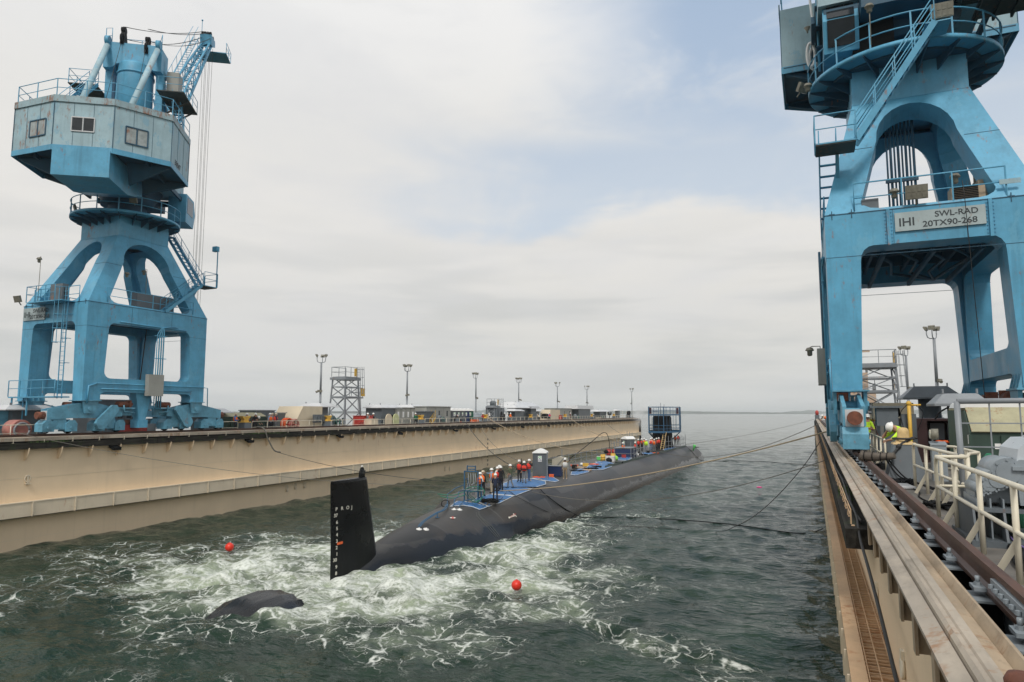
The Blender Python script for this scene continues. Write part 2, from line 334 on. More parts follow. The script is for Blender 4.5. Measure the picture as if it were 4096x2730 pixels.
def water():
    rs=[2.0]
    while rs[-1]<30000: rs.append(rs[-1]*(1.0075 if rs[-1]<400 else 1.03))
    rs=np.array(rs); a0=YAW-R(42); a1=YAW+R(42)     # fine sector around the view
    th=np.concatenate([np.linspace(a0,a1,520),np.linspace(a1,a0+2*PI,62)[1:-1]])
    RR,TT=np.meshgrid(rs,th,indexing='ij'); x=-RR*np.sin(TT); y=RR*np.cos(TT); z=np.zeros_like(x)
    rg=np.random.RandomState(4); step=np.maximum(RR*.0075,RR*R(.165))
    def den(x,y):
        d=np.zeros_like(x)
        for cx,cy,rx,ry,ro,am in FO:
            u=(x-cx)*math.cos(ro)+(y-cy)*math.sin(ro); v=-(x-cx)*math.sin(ro)+(y-cy)*math.cos(ro)
            d=np.maximum(d,am*np.exp(-.5*((u/rx)**2+(v/ry)**2)))
        return d
    D=den(x,y)
    for i in range(70):
        lam=.45*1.052**i; an=rg.normal(PI*.42,.75); k=2*PI/lam; ph=rg.rand()*2*PI
        am=.0052*lam**1.05*(1 if lam<4 else 4/lam)
        fade=np.clip((lam/step-2.2)/3,0,1)
        s=np.sin(k*(x*math.cos(an)+y*math.sin(an))+ph)
        z+=am*fade*(1-np.abs(s)*1.2+.2*s)*1.1
    for i in range(46):                              # churned water round the stern
        lam=.5+rg.rand()*2.6; an=rg.rand()*2*PI; k=2*PI/lam; ph=rg.rand()*2*PI
        fade=np.clip((lam/step-2.2)/3,0,1)
        z+=.017*lam*fade*np.sin(k*(x*math.cos(an)+y*math.sin(an))+ph)*np.clip(D*1.3,0,1)*(.6+.4*np.sin(x*.7+i)*np.sin(y*.6-i))
    for cx,cy,h,s in ((-26,29.5,.35,1.3),(-17.6,27.2,.22,1.2),(-15.5,33,.2,1.5),(-20.3,21.0,.18,1.0),(-23.5,26,.2,1.2)):
        z+=h*np.exp(-.5*((x-cx)**2+(y-cy)**2)/s**2)
    z-=z[(RR>5)&(RR<60)].mean()
    nr,na=x.shape; co=np.stack([x,y,z],-1).reshape(-1,3)
    idx=np.arange(nr*na).reshape(nr,na); nx=np.roll(idx,-1,1)
    q=np.stack([idx[:-1],nx[:-1],nx[1:],idx[1:]],-1).reshape(-1,4)
    me=bpy.data.meshes.new('water'); me.vertices.add(len(co)); me.vertices.foreach_set('co',co.ravel())
    me.loops.add(q.size); me.loops.foreach_set('vertex_index',q.ravel().astype(np.int32)); me.polygons.add(len(q))
    me.polygons.foreach_set('loop_start',np.arange(0,q.size,4,dtype=np.int32)); me.polygons.foreach_set('use_smooth',np.ones(len(q),bool))
    me.update(calc_edges=True); at_=me.attributes.new('foam','FLOAT','POINT'); at_.data.foreach_set('value',D.ravel().astype(np.float32))
    o=bpy.data.objects.new('water',me); COL.objects.link(o); tag(o,kind='structure')
    m=bpy.data.materials.new('harbour water'); m.use_nodes=True; nt=m.node_tree; N=nt.nodes; L=nt.links; b=N['Principled BSDF']
    def mt(op,a,c=None,cl=False):
        q=N.new('ShaderNodeMath'); q.operation=op; q.use_clamp=cl
        for i,v in enumerate((a,c)):
            if v is None: continue
            if isinstance(v,(int,float)): q.inputs[i].default_value=v
            else: L.new(v,q.inputs[i])
        return q.outputs[0]
    g=N.new('ShaderNodeNewGeometry'); P=g.outputs['Position']
    def noise(sc,det,st=(1,1,0),off=(0,0,0),ro=.55,vec=None):
        mp=N.new('ShaderNodeMapping'); L.new(vec or P,mp.inputs[0]); mp.inputs['Scale'].default_value=st; mp.inputs['Location'].default_value=off
        q=N.new('ShaderNodeTexNoise'); L.new(mp.outputs[0],q.inputs[0]); q.inputs['Scale'].default_value=sc; q.inputs['Detail'].default_value=det; q.inputs['Roughness'].default_value=ro
        return q
    def rng(v,a,b_,c=0,d=1):
        q=N.new('ShaderNodeMapRange'); q.interpolation_type='SMOOTHSTEP'
        for i,x in enumerate((v,a,b_,c,d)):
            if isinstance(x,(int,float)): q.inputs[i].default_value=x
            else: L.new(x,q.inputs[i])
        return q.outputs[0]
    dn=noise(.45,4,(1,1,0)); dv=N.new('ShaderNodeVectorMath'); dv.operation='MULTIPLY_ADD'; L.new(dn.outputs['Color'],dv.inputs[0]); dv.inputs[1].default_value=(1.7,1.7,0); L.new(P,dv.inputs[2])
    dn2=noise(2.4,3,(1,1,0)); dv2=N.new('ShaderNodeVectorMath'); dv2.operation='MULTIPLY_ADD'; L.new(dn2.outputs['Color'],dv2.inputs[0]); dv2.inputs[1].default_value=(.30,.30,0); L.new(dv.outputs[0],dv2.inputs[2])
    def net(sc,st=(1,1,0)):
        mp=N.new('ShaderNodeMapping'); L.new(dv2.outputs[0],mp.inputs[0]); mp.inputs['Scale'].default_value=st
        v=N.new('ShaderNodeTexVoronoi'); v.feature='DISTANCE_TO_EDGE'; L.new(mp.outputs[0],v.inputs[0]); v.inputs['Scale'].default_value=sc; return v.outputs['Distance']
    at2=N.new('ShaderNodeAttribute'); at2.attribute_name='foam'; D0=at2.outputs['Fac']
    big=noise(.28,4,(1,1,0),(4,2,0)).outputs[0]; fine=noise(5.5,5,(1,1,0),(1,8,0),.65).outputs[0]; med=noise(1.3,5,(1,1,0),(9,3,0),.6).outputs[0]
    Dn=mt('ADD',D0,mt('MULTIPLY',mt('SUBTRACT',big,.5),1.1)); Dn=mt('MULTIPLY',Dn,rng(D0,.05,.3),True)
    # ragged net of foam: thin lines where sparse, nearly closed where dense
    e1=net(1.05); e2=net(2.6,(1,1.15,0)); 
    w1=rng(Dn,.06,.95,.012,.16); w2=rng(Dn,.12,1.0,.0,.20)
    f1=mt('SUBTRACT',1,rng(e1,0.0,mt('ADD',w1,mt('MULTIPLY',mt('SUBTRACT',fine,.45),.14))))
    f2=mt('SUBTRACT',1,rng(e2,0.0,mt('ADD',w2,mt('MULTIPLY',mt('SUBTRACT',fine,.5),.2))))
    f=mt('MAXIMUM',mt('MULTIPLY',f1,rng(med,.3,.55)),mt('MULTIPLY',f2,rng(med,.42,.58)))
    fr=noise(1.5,9,(.8,1,0),(5,5,0),.74,vec=dv2.outputs[0]).outputs[0]; fr2=noise(.55,7,(.8,1,0),(2,9,0),.7,vec=dv.outputs[0]).outputs[0]
    pt=rng(mt('ADD',mt('ADD',mt('MULTIPLY',fr,.7),mt('MULTIPLY',fr2,.5)),mt('MULTIPLY',Dn,.26)),.73,.90); pt=mt('MULTIPLY',pt,rng(Dn,.05,.25))
    f=mt('MAXIMUM',mt('MULTIPLY',mt('MULTIPLY',f,.9),rng(fr,.33,.53,.35,1)),pt); f=mt('MULTIPLY',f,rng(Dn,.08,.35)); f=mt('MAXIMUM',f,mt('MULTIPLY',rng(mt('ADD',med,mt('MULTIPLY',fine,.5)),.78,.95),rng(Dn,.3,.8)))
    f=mt('MULTIPLY',f,rng(fine,.32,.5,.35,1),True)
    flecks=mt('MULTIPLY',rng(noise(7,3,(.6,1,0),(2,7,0),.7).outputs[0],.70,.76),mt('MULTIPLY',rng(med,.55,.7),.45))
    f=mt('MAXIMUM',f,mt('MULTIPLY',flecks,rng(D0,.06,.2)))
    aer=mt('MULTIPLY',rng(mt('ADD',Dn,mt('MULTIPLY',mt('SUBTRACT',med,.5),.5)),.30,1.0),rng(big,.3,.6,.5,1))
    def mix(fa,a,c):
        q=N.new('ShaderNodeMix'); q.data_type='RGBA'; L.new(fa,q.inputs[0])
        for i,x in ((6,a),(7,c)):
            if isinstance(x,tuple): q.inputs[i].default_value=(*x,1)
            else: L.new(x,q.inputs[i])
        return q.outputs[2]
    c=mix(rng(big,.3,.7),(.008,.024,.015),(.020,.043,.028)); c=mix(aer,c,(.40,.46,.33)); 
    L.new(mix(rng(f,.10,.95,0,.85),c,(.76,.79,.74)),b.inputs['Base Color'])
    L.new(rng(f,0,.6,.09,.75),b.inputs['Roughness']); b.inputs['IOR'].default_value=1.33; b.inputs['Specular IOR Level'].default_value=.25
    # ripples too small for the mesh
    w_1=noise(1.1,4,(.55,1,0),(0,0,0),.55).outputs[0]; w_2=noise(4.2,4,(.6,1,0),(3,0,0),.6).outputs[0]; w_3=noise(.22,4,(.5,1,0),(6,1,0),.6).outputs[0]
    cdn=N.new('ShaderNodeVectorMath'); cdn.operation='DISTANCE'; L.new(P,cdn.inputs[0]); cdn.inputs[1].default_value=(0,0,7.8)
    far=rng(cdn.outputs['Value'],150,1500)
    w_4=noise(2.1,3,(.5,1,0),(5,2,0),.6).outputs[0]; h=mt('ADD',mt('ADD',mt('MULTIPLY',w_1,.20),mt('MULTIPLY',w_4,.10)),mt('MULTIPLY',w_2,.05)); h=mt('ADD',h,mt('MULTIPLY',w_3,.35)); h=mt('ADD',h,mt('MULTIPLY',f,.05))
    bp=N.new('ShaderNodeBump'); L.new(rng(cdn.outputs['Value'],25,260,1.0,.22),bp.inputs['Strength']); bp.inputs['Distance'].default_value=1.0; L.new(h,bp.inputs['Height']); L.new(bp.outputs[0],b.inputs['Normal'])
    me.materials.append(m)
water()
# far shore: two low wooded strips with an uneven top
def shore():
    mtree=mk('far wooded shore',(.035,.055,.035),.9,.3,.02)
    for nm,x0,x1,y,h,seed in (('wooded_shore',-7500,60,4200,26,1),('wooded_shore',-2150,-1150,4050,33,2),('wooded_shore',-300,1200,6000,30,3)):
        rg=random.Random(seed); n=420; pts=[]; mb=MB(); vs=[]; fs=[]; ph=[rg.random()*6 for _ in range(4)]
        for i in range(n+1):
            t=i/n; xx=x0+(x1-x0)*t; e=min(1,6*t,6*(1-t)); 
            hh=h*(.62+.16*math.sin(t*9+ph[0])+.12*math.sin(t*23+ph[1])+.10*math.sin(t*61+ph[2])+.12*rg.random())*e**.6+.3
            yy=y+120*math.sin(t*7+ph[3])
            vs+=[(xx,yy,-1),(xx,yy+4,hh*.72),(xx,yy+14,hh),(xx,yy+160,hh*.9),(xx,yy+200,-1)]
        for i in range(n):
            for k in range(4): fs.append((i*5+k,i*5+5+k,i*5+6+k,i*5+1+k))
        mb.add(vs,fs,False); o=mb.build('far_shore',mtree); tag(o,kind='structure')
shore()
# ------------------------------------------------------------ dock wing walls
DECK=6.0; YEND=182.0
def wing(side):
    """side -1: far wall on the left of the basin, +1: near wall under the camera. fx turns a distance from the basin edge into a world X."""
    L_=side<0; fx=(lambda d: -41.85-d) if L_ else (lambda d: d)
    y0=-30.0
    t=thing('dock_wall','cream steel wing wall of the floating dock across the basin, carrying the whole crane' if L_ else 'cream steel wing wall of the floating dock in the right foreground, seen from above','dock wall',(fx(1.0),60,0))
    ox,oy=fx(1.0),60
    def B(nm,mat,fn,par=t,**k):
        mb=MB(Matrix.Translation((-ox,-oy,0))); fn(mb); return mb.build(nm,mat,par,**k)
    def bx(mb,a,b,y_0,y_1,z0,z1):
        p,q=fx(a),fx(b); mb.bb(min(p,q),max(p,q),y_0,y_1,z0,z1)
    B('wall_plate',cream,lambda m:(bx(m,.80,.86,y0,YEND,-3,5.90),bx(m,.86,1.5,y0,YEND,-3,5.3),bx(m,1.5,9.2,y0,YEND,-3,5.90)))
    B('deck',deckm,lambda m:(bx(m,1.48,9.25,y0,YEND+.05,5.90,DECK)))
    zt=2.65 if L_ else 4.75; zb=1.75 if L_ else 4.05; d0=.20 if L_ else .31
    def ledge(m):
        bx(m,d0,d0+.03,y0,YEND,zb,zt-.06)          # face
        if L_: bx(m,d0,.80,y0,YEND,zb,zb+.04)
    B('ledge',cream_l,ledge)
    def cap(m):
        bx(m,d0-.03,d0+.15,y0,YEND+.02,zt-.06,zt)
    B('ledge_cap',cream_l if L_ else tanr,cap)
    def stiff(m):
        y=-2.0; k=0
        while y<YEND-1:
            if L_:
                p=fx(d0-.05); m.bb(min(p,fx(d0)),max(p,fx(d0)),y,y+.07,zb+.30,zt-.06)
                m.bar((fx(d0-.05),y+.035,zb+.30),(fx(d0),y+.035,zb),.07,.03)
            else:
                m.bb(d0-.06,d0,y,y+.04,zb,zt-.06)
            y+=2.55 if L_ else .95; k+=1
    B('stiffener',cream_l,stiff)
    if L_: B('ledge_top',cream_l,lambda m: bx(m,d0+.15,.80,y0,YEND,zt-.10,zt-.05))
    else:
        # open catwalk: bars over a rusty trough
        B('catwalk_floor',tanr,lambda m: bx(m,.34,.80,y0,YEND,4.58,4.60) or bx(m,.335,.45,y0,YEND,4.60,4.68))
        def bars(m):
            y=4.0
            while y<70: m.bb(.46,.78,y,y+.016,4.70,4.715); y+=.125
            for x in (.475,.60,.745): m.bb(x,x+.014,3,YEND,4.716,4.73)
            y=4.0
            while y<40: m.bb(.46,.79,y,y+.02,4.605,4.65); y+=.28
        B('catwalk_bars',tanr,bars)
    # curved fins carrying the overhanging top
    def fin(y,z1=5.72,par=t):
        pr=[(.80,z1),(.38 if L_ else .62,z1)]+[(.80-.42*math.cos(a)**1 if L_ else .80-.18*math.cos(a),z1-.02-.72*math.sin(a)) for a in [R(q) for q in (8,25,45,65,85)]]
        mb=MB(Matrix.Translation((-ox,-oy,0))); mb.prism([(fx(a),y,z) for a,z in pr],(0,.06,0)); return mb.build('bracket_fin',cream,par)
    if L_:
        y=16.0; ys=[]
        while y<YEND: ys.append(y); y+=1.95
        for y in ys: fin(y)
        B('wall_seam',cream_l,lambda m: [bx(m,.785,.80,y0,YEND,3.95,3.97) or bx(m,.79,.80,y0,YEND,.45,.46)])
    else:
        def slots(m):
            bx(m,.78,.86,y0,12.2,5.87,5.905)
            for y in (3.5,4.4,5.4,6.4,7.36,8.4,9.4,10.35,11.3): m.bb(.665,.69,y,y+.14,5.90,6.19); m.bb(.69,.86,y+.05,y+.09,5.90,6.19)
        B('edge_plates',gutter_c,slots)
        def holes(m):
            y=2.2
            m.bb(.845,.858,y0,12.2,5.906,6.24)
        B('recess',mk('olive recess shade',(.10,.085,.045),.8,.2),holes)  # olive sheet, shadow between the edge plates put into its colour
        def rings(m):
            for y in (5.6,8.75,12.0):
                m.bb(.76,.80,y-.05,y+.05,5.14,5.24); m.tube([(.775,y+.075*math.sin(a),5.05+.10*math.cos(a)) for a in [i*PI/6 for i in range(13)]],.022,6)
        B('lifting_ring',cream_r,rings)
    # dark timber fender in lengths
    ys=[y0]+[4+7.6*i for i in range(24)]; ys=[y for y in ys if y<YEND]
    for i,y in enumerate(ys):
        y1=ys[i+1]-.03 if i+1<len(ys) else YEND
        if not L_ and y1<12.3: continue
        if not L_: y=max(y,12.3)
        B('timber_fender',timber,lambda m: (bx(m,.40,.785,y,y1,5.66,6.02 if L_ else 5.97)))
    # gutter trough beside the rail
    def prof(m,pts):
        P=[(fx(a),0,z) for a,z in pts]; m.prism([(x,y0,z) for x,_,z in P],(0,YEND-y0,0))
    B('trough_outer',gutter,lambda m: prof(m,[(.655,6.22),(.655,6.25),(.77,6.29),(.775,6.26),(.67,6.19)]))
    B('trough_ridge',gutter,lambda m: prof(m,[(.777,6.20),(.777,6.325),(.80,6.35),(.81,6.335),(.84,6.335),(.85,6.35),(.912,6.35),(.912,6.28)]))
    B('trough_inner',gutter_c,lambda m: prof(m,[(.915,6.27),(.915,6.30),(1.028,6.285),(1.028,6.25)]))
    B('trough_flange',gutter_c,lambda m: prof(m,[(1.03,6.26),(1.03,6.285),(1.07,6.36),(1.09,6.36),(1.055,6.26)]))
    if L_: B('trough_face',gutter,lambda m: bx(m,.635,.65,y0,YEND,6.12,6.30))
    B('trough_web',black,lambda m:(bx(m,.872,.90,y0,YEND,5.35,6.25)))
    B('rail_pit',black,lambda m:(bx(m,.87,1.49,y0,YEND,5.301,5.31),bx(m,.861,.87,y0,YEND,5.301,5.90),bx(m,1.47,1.479,y0,YEND,5.301,5.99)))  # black lining puts the shade of the pit into the colour
    # crane rails
    def rail(m,d,z0=6.28):
        P=[(-.06,0),(.06,0),(.06,.02),(.015,.045),(.015,.15),(.04,.17),(.04,.22),(-.04,.22),(-.04,.17),(-.015,.15),(-.015,.045),(-.06,.02)]
        m.prism([(fx(d+a),y0,z0+b) for a,b in P],(0,YEND-y0-1,0))
    B('crane_rail',railm,lambda m: rail(m,1.35)); B('rail_pad',railm,lambda m: bx(m,1.31 if not L_ else 1.2,1.39 if not L_ else 1.5,y0,YEND-1,6.235,6.275))
    B('crane_rail',railm,lambda m: rail(m,7.1,6.03)); B('rail_pad',grey,lambda m: bx(m,6.95,7.25,y0,YEND-1,6.0,6.03))
    if L_:
        def chairs(m):
            y=10.0
            while y<YEND-2: bx(m,1.0,1.45,y,y+.35,5.95,6.23); y+=1.33
        B('rail_chairs',grey,chairs)
    else:
        for k in range(60):
            y=3.0+1.33*k
            m1=MB(Matrix.Translation((-ox,-oy,0)))
            m1.bb(1.13,1.46,y-.02,y+.36,6.215,6.234); m1.bb(1.11,1.13,y-.02,y+.36,5.5,6.19); m1.prism([(1.11,y-.02,6.19),(1.13,y-.02,6.19),(1.145,y-.02,6.215),(1.145,y-.02,6.234),(1.13,y-.02,6.234)],(0,.38,0)); m1.bb(1.44,1.46,y-.02,y+.36,5.5,6.215)
            ch=m1.build('rail_chair',grey_l,t)
            m0=MB(Matrix.Translation((-ox,-oy,0))); m0.bb(1.13,1.44,y+.30,y+.33,5.5,6.215); m0.build('chair_shade',black,ch)  # black sheet added for the shade inside the open chair
            if k<28:
                m2=MB(Matrix.Translation((-ox,-oy,0))); m2.bb(1.20,1.29,y+.10,y+.30,6.285,6.315); m2.lathe([(.028,0),(.028,.03)],(1.245,y+.2,6.315),6,smooth=False); m2.lathe([(.018,0),(.018,.05)],(1.245,y+.2,6.345),8)
                m2.build('rail_clip',grey_l,ch)
                m3=MB(Matrix.Translation((-ox,-oy,0))); m3.bb(1.06,1.16,y+.02,y+.42,6.18,6.225); m3.lathe([(.03,0),(.03,.04)],(1.11,y+.2,6.225),6,smooth=False); m3.build('rail_clip',galv,ch)
        def splice(m):
            m.bb(1.285,1.32,5.9,6.9,6.34,6.44)
            for i in range(6):
                m.lathe([(.022,0),(.022,.03)],(1.27,6.0+.16*i,6.38),6,smooth=False)
        B('rail_splice',grey_l,splice)
    # little posts between timber and trough
    def post(m,y):
        a=.62 if L_ else .50
        m.bar((fx(a),y,6.0),(fx(a),y,6.24),.022); m.bb(min(fx(a),fx(a+.05)),max(fx(a),fx(a+.05)),y-.05,y+.05,5.975 if not L_ else 6.02,6.035 if L_ else 5.985)
    def posts(m):
        y=12.6 if not L_ else 18
        while y<(60 if not L_ else YEND): post(m,y); y+=1.1 if not L_ else 1.75
        if not L_:
            for z in (6.12,6.23): m.tube([(.50,12.6+i*.8,z+.012*math.sin(i*2.1)) for i in range(60)],.009,5)
    B('edge_posts',tanr if not L_ else cream_r,posts)
    # end of the wing wall: dark fenders
    def endf(m):
        for a in (.75,2.4,5.0): bx(m,a-.45,a+.1,YEND,YEND+.45,-1,5.9)
    B('end_fender',timber,endf)
    if not L_: B('end_column',black,lambda m: bx(m,.28,.80,YEND-.5,YEND,-1,5.9))
    return t
WL=wing(-1); WR=wing(1)
# ring fairleads, cleats and draft marks on the left wall
def pad_eye(R_,x,y,tilt,lab):
    p=at(R_,x,y,X=-42.66); mb=MB(); mb.tube([(0.02,.16*math.sin(a),.20*math.cos(a)) for a in [i*PI/8 for i in range(17)]],.045,6); mb.bb(0,.10,-.10,.10,-.36,-.24); mb.bb(0,.06,-.05,.05,-.24,.2); mb.bb(.0,.16,-.14,.14,-.30,-.24)
    o=mb.build('mooring_eye',cream_l); o.location=p; return tag(o,lab,'mooring eye','mooring eyes on the far dock wall')
for (x,y,l) in ((2075,490,'cream mooring eye low on the far dock wall, nearest of three together'),(2137,475,'cream mooring eye low on the far dock wall, middle one of three together'),(2203,465,'cream mooring eye low on the far dock wall, farthest of three together')):
    pad_eye(A6,x,y,0,l)
pad_eye(A6,198,427,0,'single cream pad eye high on the far dock wall below the crane')
for x,l in ((267,'nearer of two rust streaked eyes on the far wall below the deck toilets'),(327,'farther of two rust streaked eyes on the far wall below the deck toilets')): pad_eye(A4,x,410,0,l)
for s,x,y in (('40',835,42),('38',835,98),('36',835,150),('30',834,324),('28',834,380),('32',834,268)):
    X=-42.64; p=at(A4,x,y,X=X); o=text(s,.38,(0,0,0),PI/2,PI/2,letter,name='draft_mark',sx=1.0,bold=.02); o.parent=WL; o.location=Vector((X+.005,p.y,p.z))-WL.location
p=at(A4,894,214,X=-42.19); o=text('34',.42,(0,0,0),PI/2,PI/2,letter,name='draft_mark'); o.parent=WL; o.location=Vector((-42.19,p.y,p.z))-WL.location
# wall floodlights under the fender
def wall_light(y,lab):
    t=thing('wall_floodlight',lab,'floodlight',(-42.3,y,5.55),0,'floodlights under the far timber fender')
    mb=MB(); mb.prism([(-.3,-.3,.1),(-.3,-.3,-.02),(.12,-.3,-.22),(.16,-.3,-.02)],(0,.6,0)); mb.build('housing',black,t)
    mb=MB(); mb.prism([(-.27,-.2,-.04),(.06,-.2,-.20),(.05,-.2,-.215),(-.27,-.2,-.055)],(0,.4,0)); mb.build('lens',lampg,t); return t
wy=[(A6,840,'nearest the left edge'),(A6,1812,'below the yellow bollards'),(A1,1420,'below the lattice tower'),(A1,2045,'below the grey cabinets'),(A2,325,'below the row of toilets'),(A2,725,'below the small lattice tower'),(A2,1025,'below the mushroom vents'),(A2,1295,'below the second cream shelter'),(A2,1520,'below the person in maroon')]
wyy=[192,145,945,920,845,828,805,797,785]
for (r_,x,l),y in zip(wy,wyy): wall_light(at(r_,x,y,X=-42.3).y,'black box floodlight under the far fender, '+l)
# ------------------------------------------------------------ railings
def railing(pts,lab,cat='railing',group=None,h=1.05,r=.024,mat=None,spc=1.5,z=DECK,ends=True,braces=False,mids=(.52,),name='railing'):
    mat=mat or cream_r; P=[Vector((*p,z)) if len(p)==2 else Vector(p) for p in pts]; o=P[0]
    t=thing(name,lab,cat,o,0,group); loc=[p-o for p in P]; up=Vector((0,0,1))
    def rounded(hh):
        L2=[p+up*hh for p in loc]
        if not ends: return L2
        a=(L2[1]-L2[0]).normalized(); b=(L2[-2]-L2[-1]).normalized(); q=.14
        return [loc[0],L2[0]-up*q,L2[0]-up*q*.3+a*q*.3,L2[0]+a*q]+L2[1:-1]+[L2[-1]+b*q,L2[-1]-up*q*.3+b*q*.3,L2[-1]-up*q,loc[-1]]
    mb=MB(); mb.tube(rounded(h),r,7); mb.build('top_rail',mat,t)
    for m_ in mids: mb=MB(); mb.tube([p+up*h*m_ for p in loc],r*.8,6); mb.build('mid_rail',mat,t)
    first=None
    for a,b in zip(loc[:-1],loc[1:]):
        d=b-a; n=max(1,round(d.length/spc))
        for i in range(n):
            if i==0 and a is loc[0] and ends: continue
            if first is None:
                mb=MB(); mb.cyl((0,0,0),(0,0,h),r,7)
                if braces: mb.bar((0,0,h*.42),(-.22,.10,0),.012,.07)
                first=mb.build('post',mat,t); first.location=a+d*i/n
            else: c=first.copy(); COL.objects.link(c); c.parent=t; c.location=a+d*i/n
    return t
# ------------------------------------------------------------ portal cranes
louv=mk('rusty louvre paint',(.33,.37,.37),.6,.2,3,rust=.55)
def sub2(o,name,mat,fn,xf=None):
    mb=MB(xf); fn(mb); return mb.build(name,mat,o)
def railpath(mb,pts,h=1.05,r=.025,spc=1.4,mids=(.5,)):
    P=[Vector(p) for p in pts]; up=Vector((0,0,1)); mb.tube([P[0]]+[p+up*h for p in P]+[P[-1]],r,6)
    for m_ in mids: mb.tube([p+up*h*m_ for p in P],r*.8,5)
    for a,b in zip(P[:-1],P[1:]):
        n=max(1,round((b-a).length/spc))
        for i in range(n): q=a.lerp(b,i/n); mb.bar(q,q+up*h,r*1.6)
def ladder(mb,p,q,out,w=.45,cage=None,side=None):
    p=Vector(p);q=Vector(q);d=(q-p);n=int(d.length/.3);out=Vector(out).normalized(); s=d.normalized().cross(out).normalized()
    for k in (-.5,.5): mb.bar(p+s*w*k,q+s*w*k,.05,.05)
    for i in range(1,n): c=p+d*i/n; mb.bar(c-s*w/2,c+s*w/2,.025)
    if cage:
        a0,a1=cage; rings=[]
        for i in range(int((a1-a0)/.9)+1):
            c=p+d.normalized()*(a0+i*.9); mb.tube([c+s*(w/2)*math.cos(t)*1.5+out*.72*math.sin(t) for t in [R(10+160*k/8) for k in range(9)]],.018,4)
        for k in range(5):
            t=R(20+140*k/4); o=s*(w/2)*math.cos(t)*1.5+out*.72*math.sin(t); mb.bar(p+d.normalized()*a0+o,p+d.normalized()*a1+o,.035,.012)
def stairs(mb,p,q,w,side,rails=True):
    """flight from p up to q, treads w wide along the vector side"""
    p=Vector(p);q=Vector(q);sd=Vector(side).normalized()*w; n=max(3,int((q.z-p.z)/.29))
    for o in (Vector((0,0,0)),sd): mb.bar(p+o,q+o,.04,.22)
    for i in range(1,n): c=p.lerp(q,i/n); mb.bar(c,c+sd,.20,.03,up=(0,0,1))
    if rails:
        up=Vector((0,0,1))
        for o in (Vector((0,0,0)),sd):
            mb.tube([p+o,p+o+up*.95,q+o+up*.95,q+o],.022,6); mb.tube([p+o+up*.5,q+o+up*.5],.018,5)
            for i in range(0,5): c=p.lerp(q,i/4)+o; mb.bar(c,c+up*.95,.035)
def floodlamp(par,loc,rz,size=.45,tilt=.5,name='floodlight'):
    mb=MB(Matrix.Translation(loc)@Matrix.Rotation(rz,4,'Z')@Matrix.Rotation(tilt,4,'X')); s=size
    mb.bb(-s*.55,s*.55,0,.14,-s*.4,s*.4)
    for i in range(4):
        for j in range(2): mb.bb(-s*.5+i*s*.26,-s*.5+i*s*.26+s*.2,-.012,0,-s*.34+j*s*.36,-s*.34+j*s*.36+s*.3)
    mb.bar((0,.1,-s*.3),(0,.2,-s*.8),.05); return mb.build(name,mk_lamp,par)
mk_lamp=mk('weathered lamp housing',(.20,.19,.15),.5,.2,5,rust=.1)
def bell_lamp(par,loc,arm=None,down=1,name='bell_lamp'):
    mb=MB(Matrix.Translation(loc)); mb.lathe([(.05,.16),(.12,.14),(.17,.05),(.17,.02),(.10,.0),(.10,-.16),(.06,-.2)],(0,0,0),12)
    if arm: mb.tube([(0,0,.15)]+arm,.02,5)
    return mb.build(name,mk_lamp,par)
